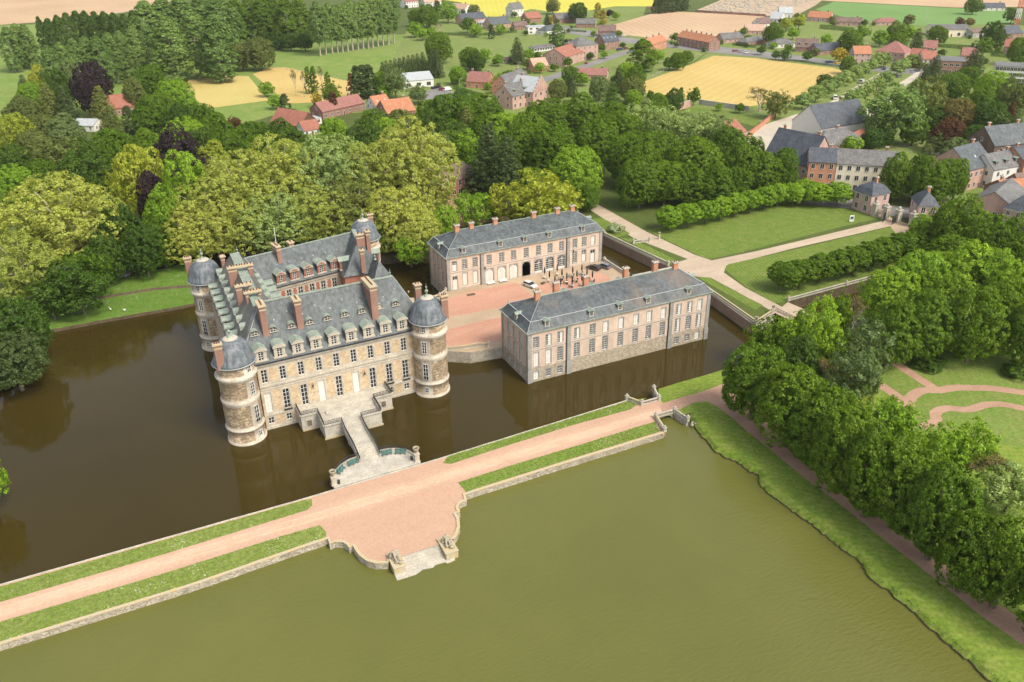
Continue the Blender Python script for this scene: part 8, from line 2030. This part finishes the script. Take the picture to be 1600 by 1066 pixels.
# garden bushes at the village houses
for (lab, fl, fr, *_), t in zip(HL, HL_T):
    if fl[1] > 150: continue
    sh = ' '.join(lab.split()[:8]).rstrip(',')
    for w in ('by', 'of', 'and', 'the', 'at', 'with', 'behind', 'in', 'next', 'to', 'left', 'right', 'a'):
        if sh.split()[-1] == w: sh = ' '.join(sh.split()[:-1])
    a, c = at(*fl), at(*fr); d = (c - a).normalized(); n = Vector((d.y, -d.x, 0))
    for side, q in (('left', a - d * random.uniform(1.5, 5) + n * random.uniform(1, 6)), ('right', c + d * random.uniform(1.5, 5) + n * random.uniform(1, 6))):
        r = random.uniform(2.5, 6); cm, tm, W0, H0 = random.choice(KIND['small' if r > 4 else 'shrub'])
        o = thing('garden_bush', f'garden bush at {side} end of the {sh}', 'bush', (q.x, q.y, GZ), random.uniform(0, 6))
        if r > 4: inst('trunk', tm, o, (0, 0, 0), 0, (r / W0,) * 3)
        k = inst('crown', cm, o, (0, 0, 0), 0, (r / W0, r / W0, r * random.uniform(.75, 1.1) / H0)); k.material_slots[0].link = 'OBJECT'; k.material_slots[0].material = M[random.choice(('leaf_green', 'leaf_fresh', 'leaf_dark', 'leaf_olive', 'leaf_hedge'))]
# ---------------------------------------------------------------- air, light, camera
SUN = Vector((.30, -.66, .90)).normalized()
el = math.asin(SUN.z); az = math.atan2(SUN.x, SUN.y)
w = bpy.data.worlds.new('World'); S.world = w; w.use_nodes = True
bg = w.node_tree.nodes['Background']; sky = w.node_tree.nodes.new('ShaderNodeTexSky'); sky.sky_type = 'NISHITA'
sky.sun_disc = False; sky.sun_elevation = el; sky.sun_rotation = az; sky.dust_density = 3.0; sky.air_density = 1.0; sky.ozone_density = .6
hs = w.node_tree.nodes.new('ShaderNodeHueSaturation'); hs.inputs['Saturation'].default_value = .45   # thin cloud
w.node_tree.links.new(sky.outputs[0], hs.inputs['Color']); w.node_tree.links.new(hs.outputs[0], bg.inputs[0]); bg.inputs[1].default_value = .15
sl = bpy.data.lights.new('sun', 'SUN'); sl.energy = 1.75; sl.angle = math.radians(18); sl.color = (1.0, .90, .74)
so = bpy.data.objects.new('sun', sl); link(so); so.location = (0, 0, 300); so.rotation_euler = SUN.to_track_quat('Z', 'Y').to_euler()
HAZE = .00006
if HAZE:
    b = MB(); b.box(-900, 2600, -260, 3000, -3, 130)
    m = bpy.data.materials.new('haze'); m.use_nodes = True; nt = m.node_tree; nt.nodes.clear()
    o = nt.nodes.new('ShaderNodeOutputMaterial'); v = nt.nodes.new('ShaderNodeVolumePrincipled'); v.inputs['Density'].default_value = HAZE; v.inputs['Color'].default_value = (.95, .93, .86, 1); v.inputs['Anisotropy'].default_value = .2
    nt.links.new(v.outputs[0], o.inputs['Volume'])
    tag(b.build('haze', m), 'thin pale haze over the fields', None, None, 'stuff')
cam = bpy.data.cameras.new('camera'); co = bpy.data.objects.new('camera', cam); link(co); S.camera = co
cam.sensor_fit = 'HORIZONTAL'; cam.sensor_width = 36; cam.lens = 36 * F / 1600; cam.clip_start = 1; cam.clip_end = 9000
co.matrix_world = Matrix(((CR.x, CU.x, -CF.x, 0), (CR.y, CU.y, -CF.y, 0), (CR.z, CU.z, -CF.z, H), (0, 0, 0, 1)))
S.render.engine = 'CYCLES'; S.cycles.max_bounces = 8; S.cycles.diffuse_bounces = 4; S.cycles.glossy_bounces = 2; S.cycles.transmission_bounces = 5; S.cycles.transparent_max_bounces = 4; S.cycles.volume_bounces = 0
S.cycles.use_denoising = True
S.view_settings.view_transform = 'Standard'; S.view_settings.look = 'None'; S.view_settings.exposure = .86; S.view_settings.gamma = 1
